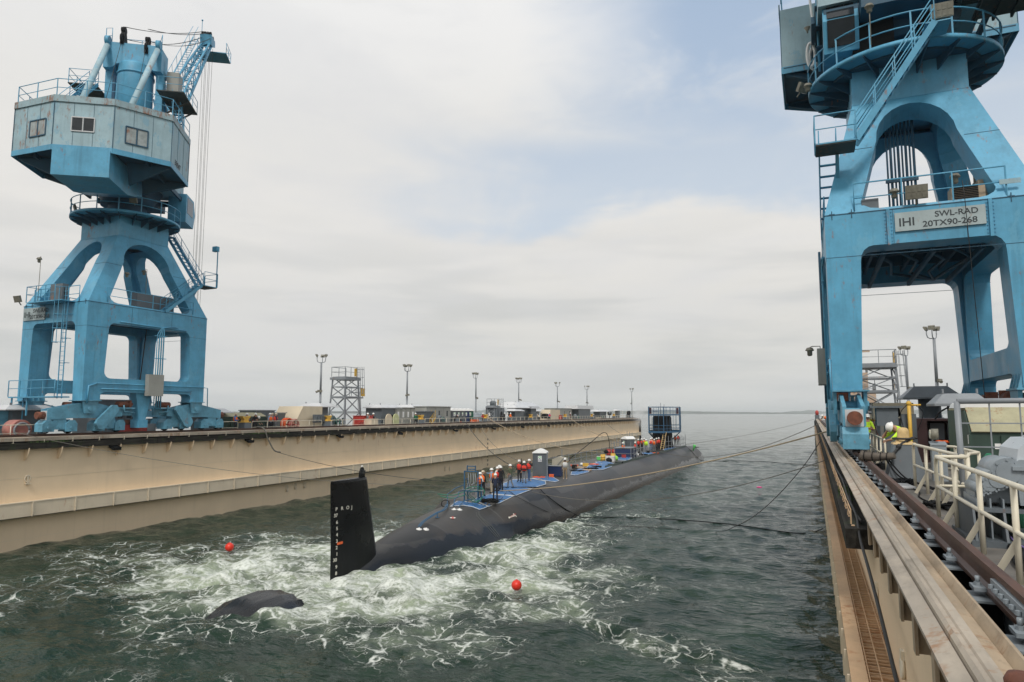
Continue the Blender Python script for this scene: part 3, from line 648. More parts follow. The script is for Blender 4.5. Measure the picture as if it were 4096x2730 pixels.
def crane(ox,oy,rot,slew,lab,signx,right=False):
    t=thing('portal_crane',lab,'crane',(ox,oy,6.0),rot)
    D=Matrix.Translation((0,0,-6.0))      # geometry below is written with world heights
    def P(name,mat,fn,par=t,xf=None,**k):
        mb=MB(D@xf if xf is not None else D); fn(mb); return mb.build(name,mat,par,**k)
    hx,hy=3.30,4.75; e=.004; T=.95; zb,zs0,zs1,zg0,zg1=8.60,9.15,10.05,13.75,15.0
    def face(h,u,wb,wt,sill=True):
        """outline of one lower face, half width h; leg width wb at base and wt under the girder"""
        out=[(-h,zb),(-h+wb,zb),(-h+wb,zs0-.25)]+[(-h+wb+.35-.35*math.cos(a),zs0-.25+.35*math.sin(a)*.7) for a in (R(30),R(60),R(90))]
        if not sill:
            r=.42; i1=-h+wt; o2=[(-h,zb),(-h+wb,zb),(i1,zg0-.55)]+[(i1+r-r*math.cos(a),zg0-.5+.5*math.sin(a)) for a in (R(20),R(45),R(70),R(90))]
            return o2+[(-x,z) for x,z in reversed(o2)]+[(h,zg1),(-h,zg1)],[]
        out+=[(-x,z) for x,z in reversed(out)]; out+=[(h,zg1),(-h,zg1)]
        i0=-h+wb*1.15; i1=-h+wt; r=.42
        hole=[(i1+.02,zg0-.5)]+[(i1+r*.95-r*.95*math.cos(a),zg0-.5+.5*math.sin(a)) for a in (R(20),R(45),R(70),R(90))]
        hole=[(-x,z) for x,z in reversed(hole)][0:0]+hole
        top=hole; bot=[(i0,zs1+.45)]+[(i0+.45-.45*math.cos(a),zs1+.45-.45*math.sin(a)) for a in (R(20),R(45),R(70),R(90))]
        H=list(reversed(top))+bot+[(-x,z) for x,z in reversed(bot)]+[(-x,z) for x,z in top]
        return out,[H]
    def lower(m):
        o,h=face(hx-e,0,.95,1.12,False)
        m.plate(o,h,(0,-hy,0),(1,0,0),(0,0,1),(0,T*1.25,0)); m.plate(o,h,(0,hy,0),(1,0,0),(0,0,1),(0,-T*1.25,0))
        o,h=face(hy-e,0,1.2,1.5)
        m.plate(o,h,(hx,0,0),(0,1,0),(0,0,1),(-T,0,0)); m.plate(o,h,(-hx,0,0),(0,1,0),(0,0,1),(T,0,0))
    P('portal_frame',cyan,lower)
    def deck(m): m.bb(-hx+T,hx-T,-hy+T*1.25,hy-T*1.25,14.80,14.95); [m.bb(x-.06,x+.06,-hy+1.2,hy-1.2,14.2,14.8) for x in (-1.5,0,1.5)]; [m.bb(-hx+.9,hx-.9,y-.06,y+.06,14.3,14.8) for y in (-2.4,0,2.4)]
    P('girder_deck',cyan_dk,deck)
    # upper legs: four sloping faces with arched openings
    nx=2.0; zn0,zn1=20.2,21.65
    def upper(m):
        for (hb,dpt,ax,nrm) in ((hx,hy,Vector((1,0,0)),Vector((0,-1,0))),(hx,hy,Vector((-1,0,0)),Vector((0,1,0))),(hy,hx,Vector((0,1,0)),Vector((1,0,0))),(hy,hx,Vector((0,-1,0)),Vector((-1,0,0)))):
            o=nrm*dpt+Vector((0,0,zg1)); topc=nrm*nx+Vector((0,0,zn0)); ay=(topc-o); Ht=ay.length; ay=ay/Ht
            W0=hb; W1=nx; lw0=1.15 if hb<4 else 1.45; lw1=.75
            wid=lambda y: W0+(W1-W0)*y/Ht
            outer=[(-W0,0),(W0,0),(W1,Ht),(-W1,Ht)]
            yt=Ht*.93; yb=.12; i0=W0-lw0-.1; half=[]
            half.append((i0-.55,yb)); half+= [(i0-.55+.55*math.sin(a),yb+.4-.4*math.cos(a)) for a in (R(30),R(60),R(90))]
            ym=Ht*.62; xm=wid(ym)-1.15
            half.append((xm+ (i0-xm)*.25,Ht*.47))
            for k in range(0,7):
                a=R(90*k/6); half.append((xm*math.cos(a)*.98,ym+(yt-ym)*math.sin(a)))
            hole=half+[(-x,y) for x,y in reversed(half[:-1])]
            inn=nrm*-1; nvec=(inn-ay*inn.dot(ay)).normalized()
            m.plate(outer,[hole],o,ax,ay,nvec*.85)
    P('upper_legs',cyan,upper)
    def neck(m):
        m.bb(-nx,nx,-nx,nx,zn0-.02,zn1); 
        for s in (-1,1): m.bb(s*(nx+.02)-.02,s*(nx+.02)+.02,-nx,nx,zn0-.05,zn0-.02); m.bb(-nx,nx,s*(nx+.02)-.02,s*(nx+.02)+.02,zn0-.05,zn0-.02)
    P('neck',cyan,neck)
    def seams(m):
        for s in (-1,1):
            m.bb(-hx-.03,hx+.03,s*hy-.015,s*hy+.015,zg1-.02,zg1+.015); m.bb(s*hx-.015,s*hx+.015,-hy-.03,hy+.03,zg1-.02,zg1+.015)
            m.bb(-hx-.006,hx+.006,s*hy-.006,s*hy+.006,zg0-.35,zg0-.33)
            for b in (-1,1):
                m.bar((b*2.575,s*3.215,17.9),(b*1.5,s*3.215,17.9),.022); m.bar((b*2.575,s*3.215,17.9),(b*2.575,s*2.1,17.9),.022)
                m.bar((b*1.1,s*(hy+.001),zg0),(b*1.1,s*(hy+.001),zg1),.014); m.bar((b*(hx+.001),s*1.6,zg0),(b*(hx+.001),s*1.6,zg1),.014); m.bar((b*(hx+.001),s*3.2,zg0-.34),(b*(hx+.001),s*(hy-.0),zg0-.34),.016)
            for b in (-1,1):   # little lugs along the fold
                for q in (.25,.9): m.bar((b*(hx-q),s*hy,zg1-.18),(b*(hx-q),s*hy*1.003,zg1+.14),.03); m.bar((b*(hx-q)-.1,s*hy*1.002,zg1+.02),(b*(hx-q)+.1,s*hy*1.002,zg1+.02),.03)
    P('weld_seams',cyan_dk,seams)
    # ring platform
    zr=21.75; Ro=3.55
    ring=P('ring_platform',grating,lambda m: m.lathe([(1.3,zr-.03),(Ro,zr-.03),(Ro,zr),(1.3,zr)],n=48,smooth=False))
    P('ring_edge',cyan,lambda m: m.lathe([(Ro,zr-.11),(Ro+.03,zr-.11),(Ro+.03,zr+.06),(Ro,zr+.06)],n=48),ring)
    def rb(m):
        for k in range(20):
            a=2*PI*k/20+.15; c,s_=math.cos(a),math.sin(a); i=1.9 if max(abs(c),abs(s_))>.92 else 2.15
            m.prism([(c*i,s_*i,zr-.04),(c*Ro,s_*Ro,zr-.04),(c*Ro,s_*Ro,zr-.16),(c*i,s_*i,zr-.72)],(-s_*.05,c*.05,0))
        m.lathe([(2.9,zr-.20),(2.95,zr-.20),(2.95,zr-.04),(2.9,zr-.04)],n=40)
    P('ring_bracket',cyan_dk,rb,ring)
    def rr(m):
        for h,r_ in ((1.1,.032),(.55,.026)): m.tube([(Ro*math.cos(a),Ro*math.sin(a),zr+h) for a in [2*PI*i/48 for i in range(49)]],r_,6)
        for k in range(16): a=2*PI*k/16; m.bar((Ro*math.cos(a),Ro*math.sin(a),zr-.1),(Ro*math.cos(a),Ro*math.sin(a),zr+1.1),.06,.05)
    P('ring_railing',cyan,rr,ring)
    # slewing upper works
    Sx=Matrix.Rotation(slew-rot,4,'Z')       # local +Y becomes the boom direction, +X the right side
    Q=lambda name,mat,fn,par=t: P(name,mat,fn,par,xf=Sx)
    Q('slewing_column',cyan_dk,lambda m:(m.lathe([(1.28,21.4),(1.28,24.2)],n=32),m.lathe([(1.75,22.9),(1.75,23.3),(2.3,24.1)],n=32)))
    HB=[(-1.72,-8.2),(1.72,-8.2),(4.65,-6.4),(4.65,-2.2),(3.1,-1.0),(3.1,2.6),(-3.1,2.6),(-3.1,-1.0),(-4.75,-2.2),(-4.75,-6.4)]
    zh0,zh1=24.0,27.3
    def house(m):
        m.prism([(x,y,zh0+.35) for x,y in HB[:4]+[HB[-2],HB[-1]]],(0,0,zh1-zh0-.35))
        m.prism([(x,y,zh0+.35) for x,y in ((3.1,-2.195),(3.1,2.6),(-3.1,2.6),(-3.1,-2.195))],(0,0,2.3))
    hs=Q('machinery_house',cyan_pale,house)
    def band(m):
        pts=HB[:4]+[HB[-2],HB[-1]]
        for a,b in zip(pts,pts[1:]+pts[:1]): m.bar((a[0]*1.004,a[1]*1.004,zh0+.22),(b[0]*1.004,b[1]*1.004,zh0+.22),.05,.34)
    Q('lower_band',cyan,band,hs)
    def para(m):
        pts=[HB[-2],HB[-1]]+HB[:4]
        for a,b in zip(pts[:-1],pts[1:]):
            m.bar((a[0]*1.006,a[1]*1.006,zh1+.10),(b[0]*1.006,b[1]*1.006,zh1+.10),.06,.42)
    Q('roof_parapet',cyan_rust,para,hs)
    def corner(m):
        for a in (HB[0],HB[1],HB[2],HB[3],HB[-1],HB[-2]): m.bar((a[0]*1.003,a[1]*1.003,zh0+.3),(a[0]*1.003,a[1]*1.003,zh1+.3),.035)
        for a,b in ((HB[0],HB[1]),(HB[1],HB[2]),(HB[-1],HB[0]),(HB[2],HB[3])):
            for f_ in (.33,.66):
                p=[a[i]*1.0015+(b[i]-a[i])*1.0015*f_ for i in (0,1)]; m.bar((p[0],p[1],zh0+.4),(p[0],p[1],zh1-.05),.014)
    Q('panel_seams',cyan_dk,corner,hs)
    def win(m2,a,b,f0,f1,z0,z1,kind):
        A=Vector((*a,0));B_=Vector((*b,0)); d=(B_-A); nrm=Vector((d.y,-d.x,0)).normalized(); p=A+d*f0; q=A+d*f1; up=Vector((0,0,1))
        def fr(m):
            c=nrm*.02
            for z in (z0,z1): m.bar(p+c+up*z,q+c+up*z,.08,.07)
            for x in (p,q,p.lerp(q,.5)): m.bar(x+c+up*z0,x+c+up*z1,.06,.07)
        o=Q('window',{'glass':galv_l,'vent':cyan_dk}[kind],fr,hs)
        def pane(m):
            for s,e_ in ((0,.5),(.5,1)):
                i,j=p.lerp(q,s+.04),p.lerp(q,e_-.04); c=nrm*.012
                m.prism([i+c+up*(z0+.05),j+c+up*(z0+.05),j+c+up*(z1-.05),i+c+up*(z1-.05)],nrm*.01)
        def rec(m): m.prism([p+up*z0-nrm*.0+nrm*.003,q+up*z0+nrm*.003,q+up*z1+nrm*.003,p+up*z1+nrm*.003],nrm*.006)  # flat dark sheet on the wall, stands for the shade of a recess
        if kind=='glass': P('pane',dkglass,pane,hs,xf=Sx)
        else: P('recess',cyan_dk,rec,hs,xf=Sx); P('louvre',louv,pane,hs,xf=Sx)
    win(0,HB[0],HB[1],.30,.68,25.35,26.25,'glass')
    win(0,HB[1],HB[2],.20,.58,24.95,26.05,'vent')
    win(0,HB[-1],HB[0],.42,.82,25.1,26.15,'vent')
    if not right:
        xfm=Sx@Matrix.Translation((4.68,-5.6,24.5)); 
        o=text('39047',.55,(0,0,0),PI/2,PI/2,letter,name='number'); o.parent=t; o.matrix_local=D@xfm@Matrix.Rotation(PI/2,4,'Z')@Matrix.Rotation(PI/2,4,'X')
    def cw(m):
        m.prism([(-1.65,-8.3,24.2),(-1.65,-8.3,22.45),(-1.65,-5.0,22.4),(-1.65,-2.2,23.0),(-1.65,-2.2,24.3)],(3.3,0,0))
    Q('counterweight',cyan,cw)
    def under(m):
        for s in (-1,1):
            m.prism([(s*1.9,-6.2,24.2),(s*4.5,-6.2,24.2),(s*4.5,-6.2,24.0),(s*1.9,-5.6,22.9)],(0,.25,0))
            m.prism([(s*1.9,-3.2,24.2),(s*4.5,-2.5,24.2),(s*4.5,-2.5,24.0),(s*1.9,-2.9,23.1)],(0,.25,0))
            m.bar((s*3.3,-6.8,24.15),(s*3.3,2.0,24.15),.14,.3)
        m.bb(-1.6,1.6,-2.2,3.4,23.5,24.2); m.bb(-2.9,2.9,2.2,2.5,23.8,24.2)
        m.prism([(x*.985,y*.985,zh0+.30) for x,y in HB[:4]+HB[-2:]],(0,0,.04))
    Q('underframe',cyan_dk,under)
    def roofrail(m):
        pts=[(x*.985,y*.985,zh1+.3) for x,y in [HB[-2],HB[-1],HB[0],HB[1],HB[2],HB[3]]]; railpath(m,pts,1.15,.028,1.5)
    Q('roof_railing',cyan,roofrail)
    # tower, A-frame and struts
    Q('tower_drum',cyan,lambda m:(m.lathe([(1.25,27.3),(1.22,33.7),(1.18,33.85)],(0,.1,0),n=32),m.lathe([(1.26,33.0),(1.29,33.0),(1.29,33.12),(1.26,33.12)],(0,.1,0),n=32)))
    def legs(m):
        for s in (-1,1):
            m.bar((s*1.75,.2,27.2),(s*1.75,0,34.6),.5,.5); m.bar((s*1.75,2.6,27.2),(s*1.7,.3,34.4),.35,.4)
            for z in (29.3,31,32.8): m.bar((s*1.75,.2,z),(s*1.75,2.4-(z-28)*.3,z-.8),.12)
            m.bar((s*1.75,.2,29.5),(s*1.3,.2,31.5),.1)
    Q('tower_leg',cyan,legs)
    def af(m):
        m.plate([(-2.0,33.3),(-2.0,35.1),(-1.5,35.3),(1.5,35.3),(2.0,35.1),(2.0,33.3),(1.55,33.3)]+[(1.3*math.cos(R(a)),33.4+.45*math.sin(R(a))) for a in (0,30,60,90,120,150,180)]+[(-1.55,33.3)],[],(0,-.75,0),(1,0,0),(0,0,1),(0,1.5,0))
        for s in (-1.75,1.75): m.cyl((s-.15,-.75,35.35),(s+.15,-.75,35.35),.36,16)
    Q('a_frame',cyan,af)
    def shv(m):
        for x in (-.8,.9):
            zz=35.2 if x<0 else 34.6; m.prism([(x-.13,-.85,zz),(x-.13,.15,zz),(x-.13,-.35,zz+1.3),(x-.13,-.6,zz+1.3)],(.26,0,0)); m.cyl((x-.14,-.48,zz+1.2),(x+.14,-.48,zz+1.2),.26,14); m.cyl((x-.06,-.7,zz+.4),(x+.06,-.7,zz+.4),.4,14)
    Q('sheave',black,shv)
    for s in (-1.6,1.6): Q('back_strut',cyan_pale,lambda m: m.cyl((s*.95,-5.9,27.2),(s*1.08,-.9,34.9),.20,12))
    def side(m,s):
        if 1:
            z=31.5; m.bb(min(s*2.0,s*3.9),max(s*2.0,s*3.9),-1.6,2.4,z-.06,z); m.bar((s*2,0,z-1.3),(s*3.8,0,z-.1),.1); m.bar((s*2,1.8,z-1.3),(s*3.8,1.8,z-.1),.1)
            m.bb(min(s*2.0,s*3.1),max(s*2.0,s*3.1),-1.4,2.8,29.6,29.66)
    for s in (-1,1): Q('side_platform',grating,lambda m: side(m,s))
    for s in (-1,1): Q('platform_railing',cyan,lambda m: railpath(m,[(s*2.1,-1.6,31.5),(s*3.85,-1.6,31.5),(s*3.85,2.4,31.5)],1.05,.025))
    Q('platform_railing',cyan,lambda m: railpath(m,[(-1.2,.7,35.3),(1.4,.7,35.3),(1.9,-.5,35.3)],1.05,.025)); Q('platform_railing',cyan,lambda m: railpath(m,[(-1.95,-.6,35.2),(-1.5,-.7,35.2)],1.2,.025))
    Q('stair',cyan,lambda m: stairs(m,(-3.4,-5.2,27.4),(-2.5,-1.6,31.5),.6,(1,0,0))); Q('stair',cyan,lambda m: stairs(m,(2.6,2.4,27.3),(2.6,.2,31.5),.6,(1,0,0)))
    def cabs(m): m.bb(2.15,3.0,.2,1.2,32.3,33.8)
    Q('electric_cabinet',grey_w,cabs)
    # boom
    if True:
        f0=(1.5,2.6,28.6); tip=Vector((.6,17.6,45.4))
        def boom(m):
            n=13; L_=[]
            for i in range(n+1):
                k=i/n; wd=.85*(1-k)+.38*k
                c=Vector((.75,2.6,27.9)).lerp(tip,k); upn=Vector((0,-(tip.z-28.6),tip.y-2.6)).normalized()
                dp=.3+.75*math.sin(PI*min(1,k*.9+.08)); L_.append([c+Vector((-wd,0,0)),c+Vector((wd,0,0)),c+Vector((wd*.9,0,0))+upn*dp,c+Vector((-wd*.9,0,0))+upn*dp])
            for j in range(4):
                m.tube([q[j] for q in L_],.13 if j<2 else .10,8)
            for i in range(n):
                a,b=L_[i],L_[i+1]
                for j in range(4):
                    j2=(j+1)%4; m.bar(a[j],a[j2],.06); m.tube([a[j],b[j2]] if i%2 else [a[j2],b[j]],.045,5)
        bo=Q('boom',cyan,boom)
        def tipf(m):
            m.prism([(.05,16.9,45.1),(.05,16.7,46.1),(.05,18.3,46.2),(.05,18.4,45.6),(.05,17.4,45.1)],(1.1,0,0)); m.bb(-.5,2.3,18.2,20.4,45.0,45.08)
        Q('boom_head',cyan,tipf,bo)
        Q('sheave',black,lambda m:[m.cyl((x-.08,y,46.2),(x+.08,y,46.2),.30,14) for x in (.25,.5,.75,1.0) for y in (17.0,17.9)],bo)
        def bl(m):
            railpath(m,[(-.5,18.2,45.08),(-.5,20.4,45.08),(2.3,20.4,45.08),(2.3,18.2,45.08)],1.05,.03); m.bar((.1,17.2,46),(.1,17.2,47.8),.05); m.ball((.1,17.2,47.8),.1,8)
            a=Vector((-.25,3.0,28.9)); b=Vector((.0,16.6,45.6)); 
            for o in ((0,0,0),(-.5,0,0)): o=Vector(o); m.bar(a+o,b+o,.05); m.tube([a+o+Vector((0,-.4,.9)),b+o+Vector((0,-.4,.9))],.025,5)
            for i in range(40): c=a.lerp(b,i/40); m.bar(c,c+Vector((-.5,0,0)),.035)
            for i in range(12): c=a.lerp(b,i/12); m.bar(c,c+Vector((0,-.4,.9)),.03); m.bar(c+Vector((-.5,0,0)),c+Vector((-.5,-.4,.9)),.03)
        Q('boom_walkway',cyan,bl,bo)
        def pend(m):
            for x in (-.8,.9):
                for dx in (-.06,.06):
                    m.tube(sag((x+dx,-.48,36.7),(x*.4+.6+dx,17.0,46.5),.35,14),.022,5); m.tube(sag((x+dx,-.4,35.8),(x*.5+.6+dx,16.9,45.8),.6,14),.018,5)
                m.tube([(x,-.6,36.0),(x*1.2,-3.5,27.6)],.018,5)
        Q('boom_rope',ropeb,pend,bo)
        if not right: Q('hoist_rope',ropeb,lambda m:[m.tube([(x+.7,y,45.2),(x*.8+.7,y,9.5)],.016,5) for x in (-.35,0,.35) for y in (17.0,17.9)],bo)
        if not right: Q('hook_block',yellow,lambda m:(m.bb(.3,1.1,17.0,17.9,8.4,9.6),m.tube([(.7,17.45,8.4),(.7,17.45,8.0),(.9,17.45,7.8),(.7,17.45,7.6),(.5,17.45,7.7)],.06,6)),bo)
    # operator cab
    if right: Qc=lambda name,mat,fn,par=t: P(name,mat,fn,par,xf=Sx@Matrix.Translation((-1.5,-1.2,.0)))
    else: Qc=lambda name,mat,fn,par=t: P(name,mat,fn,par,xf=Sx@Matrix.Translation((-.75,0,0)))
    cb=Qc('operator_cab',cyan,lambda m: m.prism([(3.15,1.3,22.4),(3.15,1.3,24.6),(3.15,3.4,24.6),(3.15,3.9,23.6),(3.15,3.5,22.4)],(1.3,0,0)))
    Qc('cab_window',dkglass,lambda m:(m.bb(4.452,4.465,1.6,3.2,23.2,24.4),m.bb(3.135,3.148,1.6,3.2,23.2,24.4),m.prism([(3.3,3.60,22.6),(4.3,3.60,22.6),(4.3,3.93,23.6),(3.3,3.93,23.6)],(0,.01,0)),m.prism([(3.3,3.9,23.7),(4.3,3.9,23.7),(4.3,3.46,24.55),(3.3,3.46,24.55)],(0,.01,.005))),cb)
    # outside stairs: girder deck to landing, landing to ring
    lx,ly,lz=hx-.55,hy+.1,17.55
    def st(m):
        m.bb(lx-.6,lx+.75,ly-.7,ly+.55,lz-.05,lz)
        stairs(m,(hx+.05,1.0,15.05),(hx+.05,ly-.7,lz),.6,(-1,0,0)); 
        stairs(m,(lx-.6,ly-.15,lz),(-.6,4.0,zr),.6,(0,1,0))
        railpath(m,[(lx-.6,ly+.55,lz),(lx+.75,ly+.55,lz),(lx+.75,ly-.7,lz)],1.05,.026,.9)
        m.bar((lx,ly-.6,lz-.1),(lx,ly-1.2,lz-1.2),.12); m.bb(-1.1,-.3,3.5,4.6,zr-.04,zr)
    P('stairway',cyan,st)
    P('landing_grating',grating,lambda m:(m.bb(lx-.58,lx+.73,ly-.68,ly+.53,lz-.09,lz-.055)))
    # railing over both end girders
    def gr(m):
        for s in (-1,1):
            railpath(m,[(-hx+1.0,s*(hy-.05),zg1),(hx-1.0,s*(hy-.05),zg1)],1.1,.028,1.6)
            railpath(m,[(s*(hx-.05),-hy+1.3,zg1),(s*(hx-.05),hy-1.3,zg1)],1.1,.028,1.6)
    P('girder_railing',cyan,gr)
    # ladder, cage and platforms at the camera side of the far crane
    def lad(m):
        x=hx-1.7; ladder(m,(x,-hy-.35,8.7),(x,-hy-.35,16.0),(0,-1,0),.45,cage=(3.6,7.2))
        for z in (9.4,11.0,12.6,14.2): m.bar((x-.22,-hy-.35,z),(x-.22,-hy,z),.04); m.bar((x+.22,-hy-.35,z),(x+.22,-hy,z),.04)
        m.bb(-1.6,hx-1.3,-hy-.9,-hy,15.0,15.05); railpath(m,[(-1.6,-hy,15.05),(-1.6,-hy-.9,15.05),(x-.3,-hy-.9,15.05)],1.05,.025,.9)
        m.bb(-2.6,hx-1.2,-hy-1.0,-hy-.02,8.75,8.83); railpath(m,[(-2.6,-hy-1.0,8.83),(hx-1.2,-hy-1.0,8.83)],1.05,.028,1.3)
        m.bar((-1.8,-hy-.5,6.4),(-1.8,-hy-.5,8.75),.06); m.bar((-2.5,-hy-.8,6.4),(-2.5,-hy-.8,8.75),.08); m.bar((-.9,-hy-.8,7.6),(-.9,-hy-.8,8.75),.08)
    if not right: P('caged_ladder',cyan,lad)
    # vertical conduits
    def pipes(m):
        for i,x in enumerate((.6,.78,.96,1.14)):
            m.tube([(hx+.08,x*1.0-.2,8.0),(hx+.08,x-.2,13.3),(hx+.08,x-.2+(.3-.1*i),13.8),(hx+.08,x+.9,14.0)],.05 if i else .035,6)
        for z in (9.4,11.6,13.2): m.bb(hx+.03,hx+.12,.2,1.2,z,z+.05)
        m.tube([(hx+.06,-hy+.9,9.7),(hx+.06,hy-.2,9.7),(hx+.06,hy+.3,9.65),(hx+.06,hy+.35,8.2)],.035,6); m.tube([(hx+.06,-hy+1.2,9.35),(hx+.06,hy-1.2,9.35)],.04,6)
        m.tube([(hx+.06,-hy+.9,9.7),(hx+.06,-hy+.35,9.5),(hx+.06,-hy+.3,8.4)],.06,6)
        m.tube([(hx+.05,-2.5,13.9),(hx+.05,-.5,13.86),(hx+.05,2.9,13.84)],.04,6)
    P('conduit',cyan,pipes)
    P('junction_box',grey_w,lambda m: m.bb(hx+.05,hx+.42,-.35,.85,8.95,10.45))
    # mid strut down from the sill
    P('anchor_strut',cyan,lambda m: (m.prism([(hx-.15,-.85,zs0),(hx-.15,.35,zs0),(hx-.15,.0,7.3),(hx-.15,-.5,7.3)],(-.6,0,0)),m.bb(hx-.9,hx-.05,-.6,.1,6.75,7.3)))
    # bogies
    for bx_,by_ in ((hx,-1),(hx,1),(-hx,-1),(-hx,1)):
        cxx=bx_-math.copysign(.55,bx_); s=by_; yc=s*(hy-.6)
        def eq(m):
            for o in (-.34,.22):
                m.prism([(cxx+o,yc+s*2.55,7.35),(cxx+o,yc+s*2.55,8.0),(cxx+o,yc+s*.3,8.45),(cxx+o,yc-s*.4,8.45),(cxx+o,yc-s*2.4,8.0),(cxx+o,yc-s*2.4,7.55),(cxx+o,yc-s*1.2,7.45),(cxx+o,yc+s*1.0,7.45)],(.12,0,0))
            m.bb(cxx-.22,cxx+.22,min(yc-s*2.35,yc+s*2.5),max(yc-s*2.35,yc+s*2.5),7.6,7.95)
            m.prism([(cxx-.55,yc-.55,8.6),(cxx-.55,yc+.55,8.6),(cxx-.55,yc+.35,7.75),(cxx-.55,yc-.35,7.75)],(.12,0,0)); m.prism([(cxx+.43,yc-.55,8.6),(cxx+.43,yc+.55,8.6),(cxx+.43,yc+.35,7.75),(cxx+.43,yc-.35,7.75)],(.12,0,0))
            m.bb(cxx-.62,cxx+.62,yc-.68,yc+.68,8.54,8.60); m.cyl((cxx-.62,yc,8.05),(cxx+.62,yc,8.05),.16,12)
            for q in (-.6,-.2,.2,.6): m.prism([(cxx+.43,yc+q*.9-.02,8.6),(cxx+.56,yc+q*.9-.02,8.6),(cxx+.43,yc+q*.9-.02,9.1)],(0,.04,0))
        eqo=P('bogie_frame',cyan_g,eq)
        def trucks(m,c0):
            if 1:
                y=yc+s*c0; m.prism([(cxx-.30,y-.35,7.6),(cxx-.30,y+.35,7.6),(cxx-.30,y+.5,6.75),(cxx-.30,y-.5,6.75)],(.60,0,0))
                for k in (-1,1):
                    yy=y+k*.72; m.prism([(cxx-.38,yy-.36,6.62),(cxx-.38,yy-.36,7.1),(cxx-.38,yy-.12,7.32),(cxx-.38,yy+.2,7.32),(cxx-.38,yy+.36,7.1),(cxx-.38,yy+.36,6.62)],(.76,0,0))
                    m.cyl((cxx-.44,yy,6.85),(cxx+.44,yy,6.85),.09,10)
                m.cyl((cxx-.34,y,6.95),(cxx+.34,y,6.95),.12,10)
        for c0 in (1.75,-1.55): P('wheel_truck',cyan_g,lambda m: trucks(m,c0))
        for c0 in (1.75,-1.55):
            for k in (-1,1): P('wheel',black,lambda m:m.cyl((cxx-.11,yc+s*c0+k*.72,6.78),(cxx+.11,yc+s*c0+k*.72,6.78),.28,16),eqo)
        x1=cxx+math.copysign(.46,bx_)
        def gear(m):
            a=[(yc-s*1.9,7.9),(yc-s*1.55,8.25),(yc-s*1.15,8.1),(yc-s*.35,7.25),(yc-s*.35,6.95),(yc-s*.75,6.70),(yc-s*1.1,6.85)]; a=[(yc-s*1.95,8.0),(yc-s*1.75,8.3),(yc-s*1.45,8.3),(yc-s*.45,7.35),(yc-s*.35,7.1),(yc-s*.55,6.75),(yc-s*.85,6.7),(yc-s*1.1,6.85)]
            m.prism([(x1,y,z) for y,z in a],(math.copysign(.22,bx_),0,0))
        P('gear_cover',cyan_g,gear,eqo)
        P('drive_motor',rustm,lambda m:(m.cyl((cxx+.15,yc-s*2.1,8.35),(cxx+.15,yc-s*2.9,8.35),.2,12),m.cyl((cxx+.15,yc-s*2.9,8.35),(cxx+.15,yc-s*3.2,8.35),.14,10),m.bb(cxx-.1,cxx+.35,min(yc-s*2.9,yc-s*3.05),max(yc-s*2.9,yc-s*3.05),8.1,8.62)))
        P('motor_mount',cyan_g,lambda m:(m.bb(cxx-.15,cxx+.4,min(yc-s*2.0,yc-s*3.3),max(yc-s*2.0,yc-s*3.3),8.05,8.14),m.bb(cxx-.1,cxx+.1,min(yc-s*2.3,yc-s*3.3),max(yc-s*2.3,yc-s*3.3),7.6,8.05),m.tube([(cxx+.45,yc-s*2.4,8.3),(cxx+.45,yc-s*2.45,7.85),(cxx+.45,yc-s*3.2,7.8)],.05,6)))
        P('buffer_plate',galv_l,lambda m: m.bb(cxx-.27,cxx+.27,min(yc+s*2.5,yc+s*2.56),max(yc+s*2.5,yc+s*2.56),7.34,7.90),eqo)
        P('buffer',rustm,lambda m: m.cyl((cxx,yc+s*2.56,7.62),(cxx,yc+s*3.0,7.62),.225,20),eqo)
        P('end_guard',cyan_pale,lambda m: m.prism([(cxx-.3,yc+s*2.60,6.68),(cxx-.3,yc+s*2.60,7.2),(cxx-.3,yc+s*2.45,7.42),(cxx-.3,yc+s*2.3,7.42),(cxx-.3,yc+s*2.3,6.68)],(.6,0,0)),eqo)
        P('rail_sweep',galv,lambda m: m.bb(cxx-.22,cxx+.22,min(yc+s*2.5,yc+s*2.62),max(yc+s*2.5,yc+s*2.62),6.54,6.66),eqo)
    # sign board on the end girder (facing world -Y)
    Ri=Matrix.Rotation(-rot,4,'Z'); F=lambda name,mat,fn,par=t: P(name,mat,fn,par,xf=Ri)
    if not right: x0,x1,z0,z1=signx[0],signx[1],14.0,14.85
    else: x0,x1,z0,z1=signx[0],signx[1],14.15,14.82
    sb=F('sign_board',mk('sign board paint',(.36,.43,.44),.6,.1,1.5,streak=.3,rust=.12),lambda m: m.bb(x0,x1,-hy-.07,-hy-.03,z0,z1))
    def tx(s,size,x,z,sx=1,bold=.014):
        o=text(s,size,(0,0,0),PI/2,0,letter,name='lettering',bold=bold); o.parent=sb
        o.matrix_local=D@Ri@Matrix.Translation((x,-hy-.073,z))@Matrix.Rotation(PI/2,4,'X')@Matrix.Diagonal((sx,1,1,1))
    hgt=z1-z0; wd=x1-x0
    tx('IHI',hgt*.62,x0+wd*.04,z0+hgt*.26,1.0); tx('SWL-RAD',hgt*.42,x0+wd*.45,z0+hgt*.60,1.05); tx('20TX90-268',hgt*.42,x0+wd*.31,z0+hgt*.13,1.12)
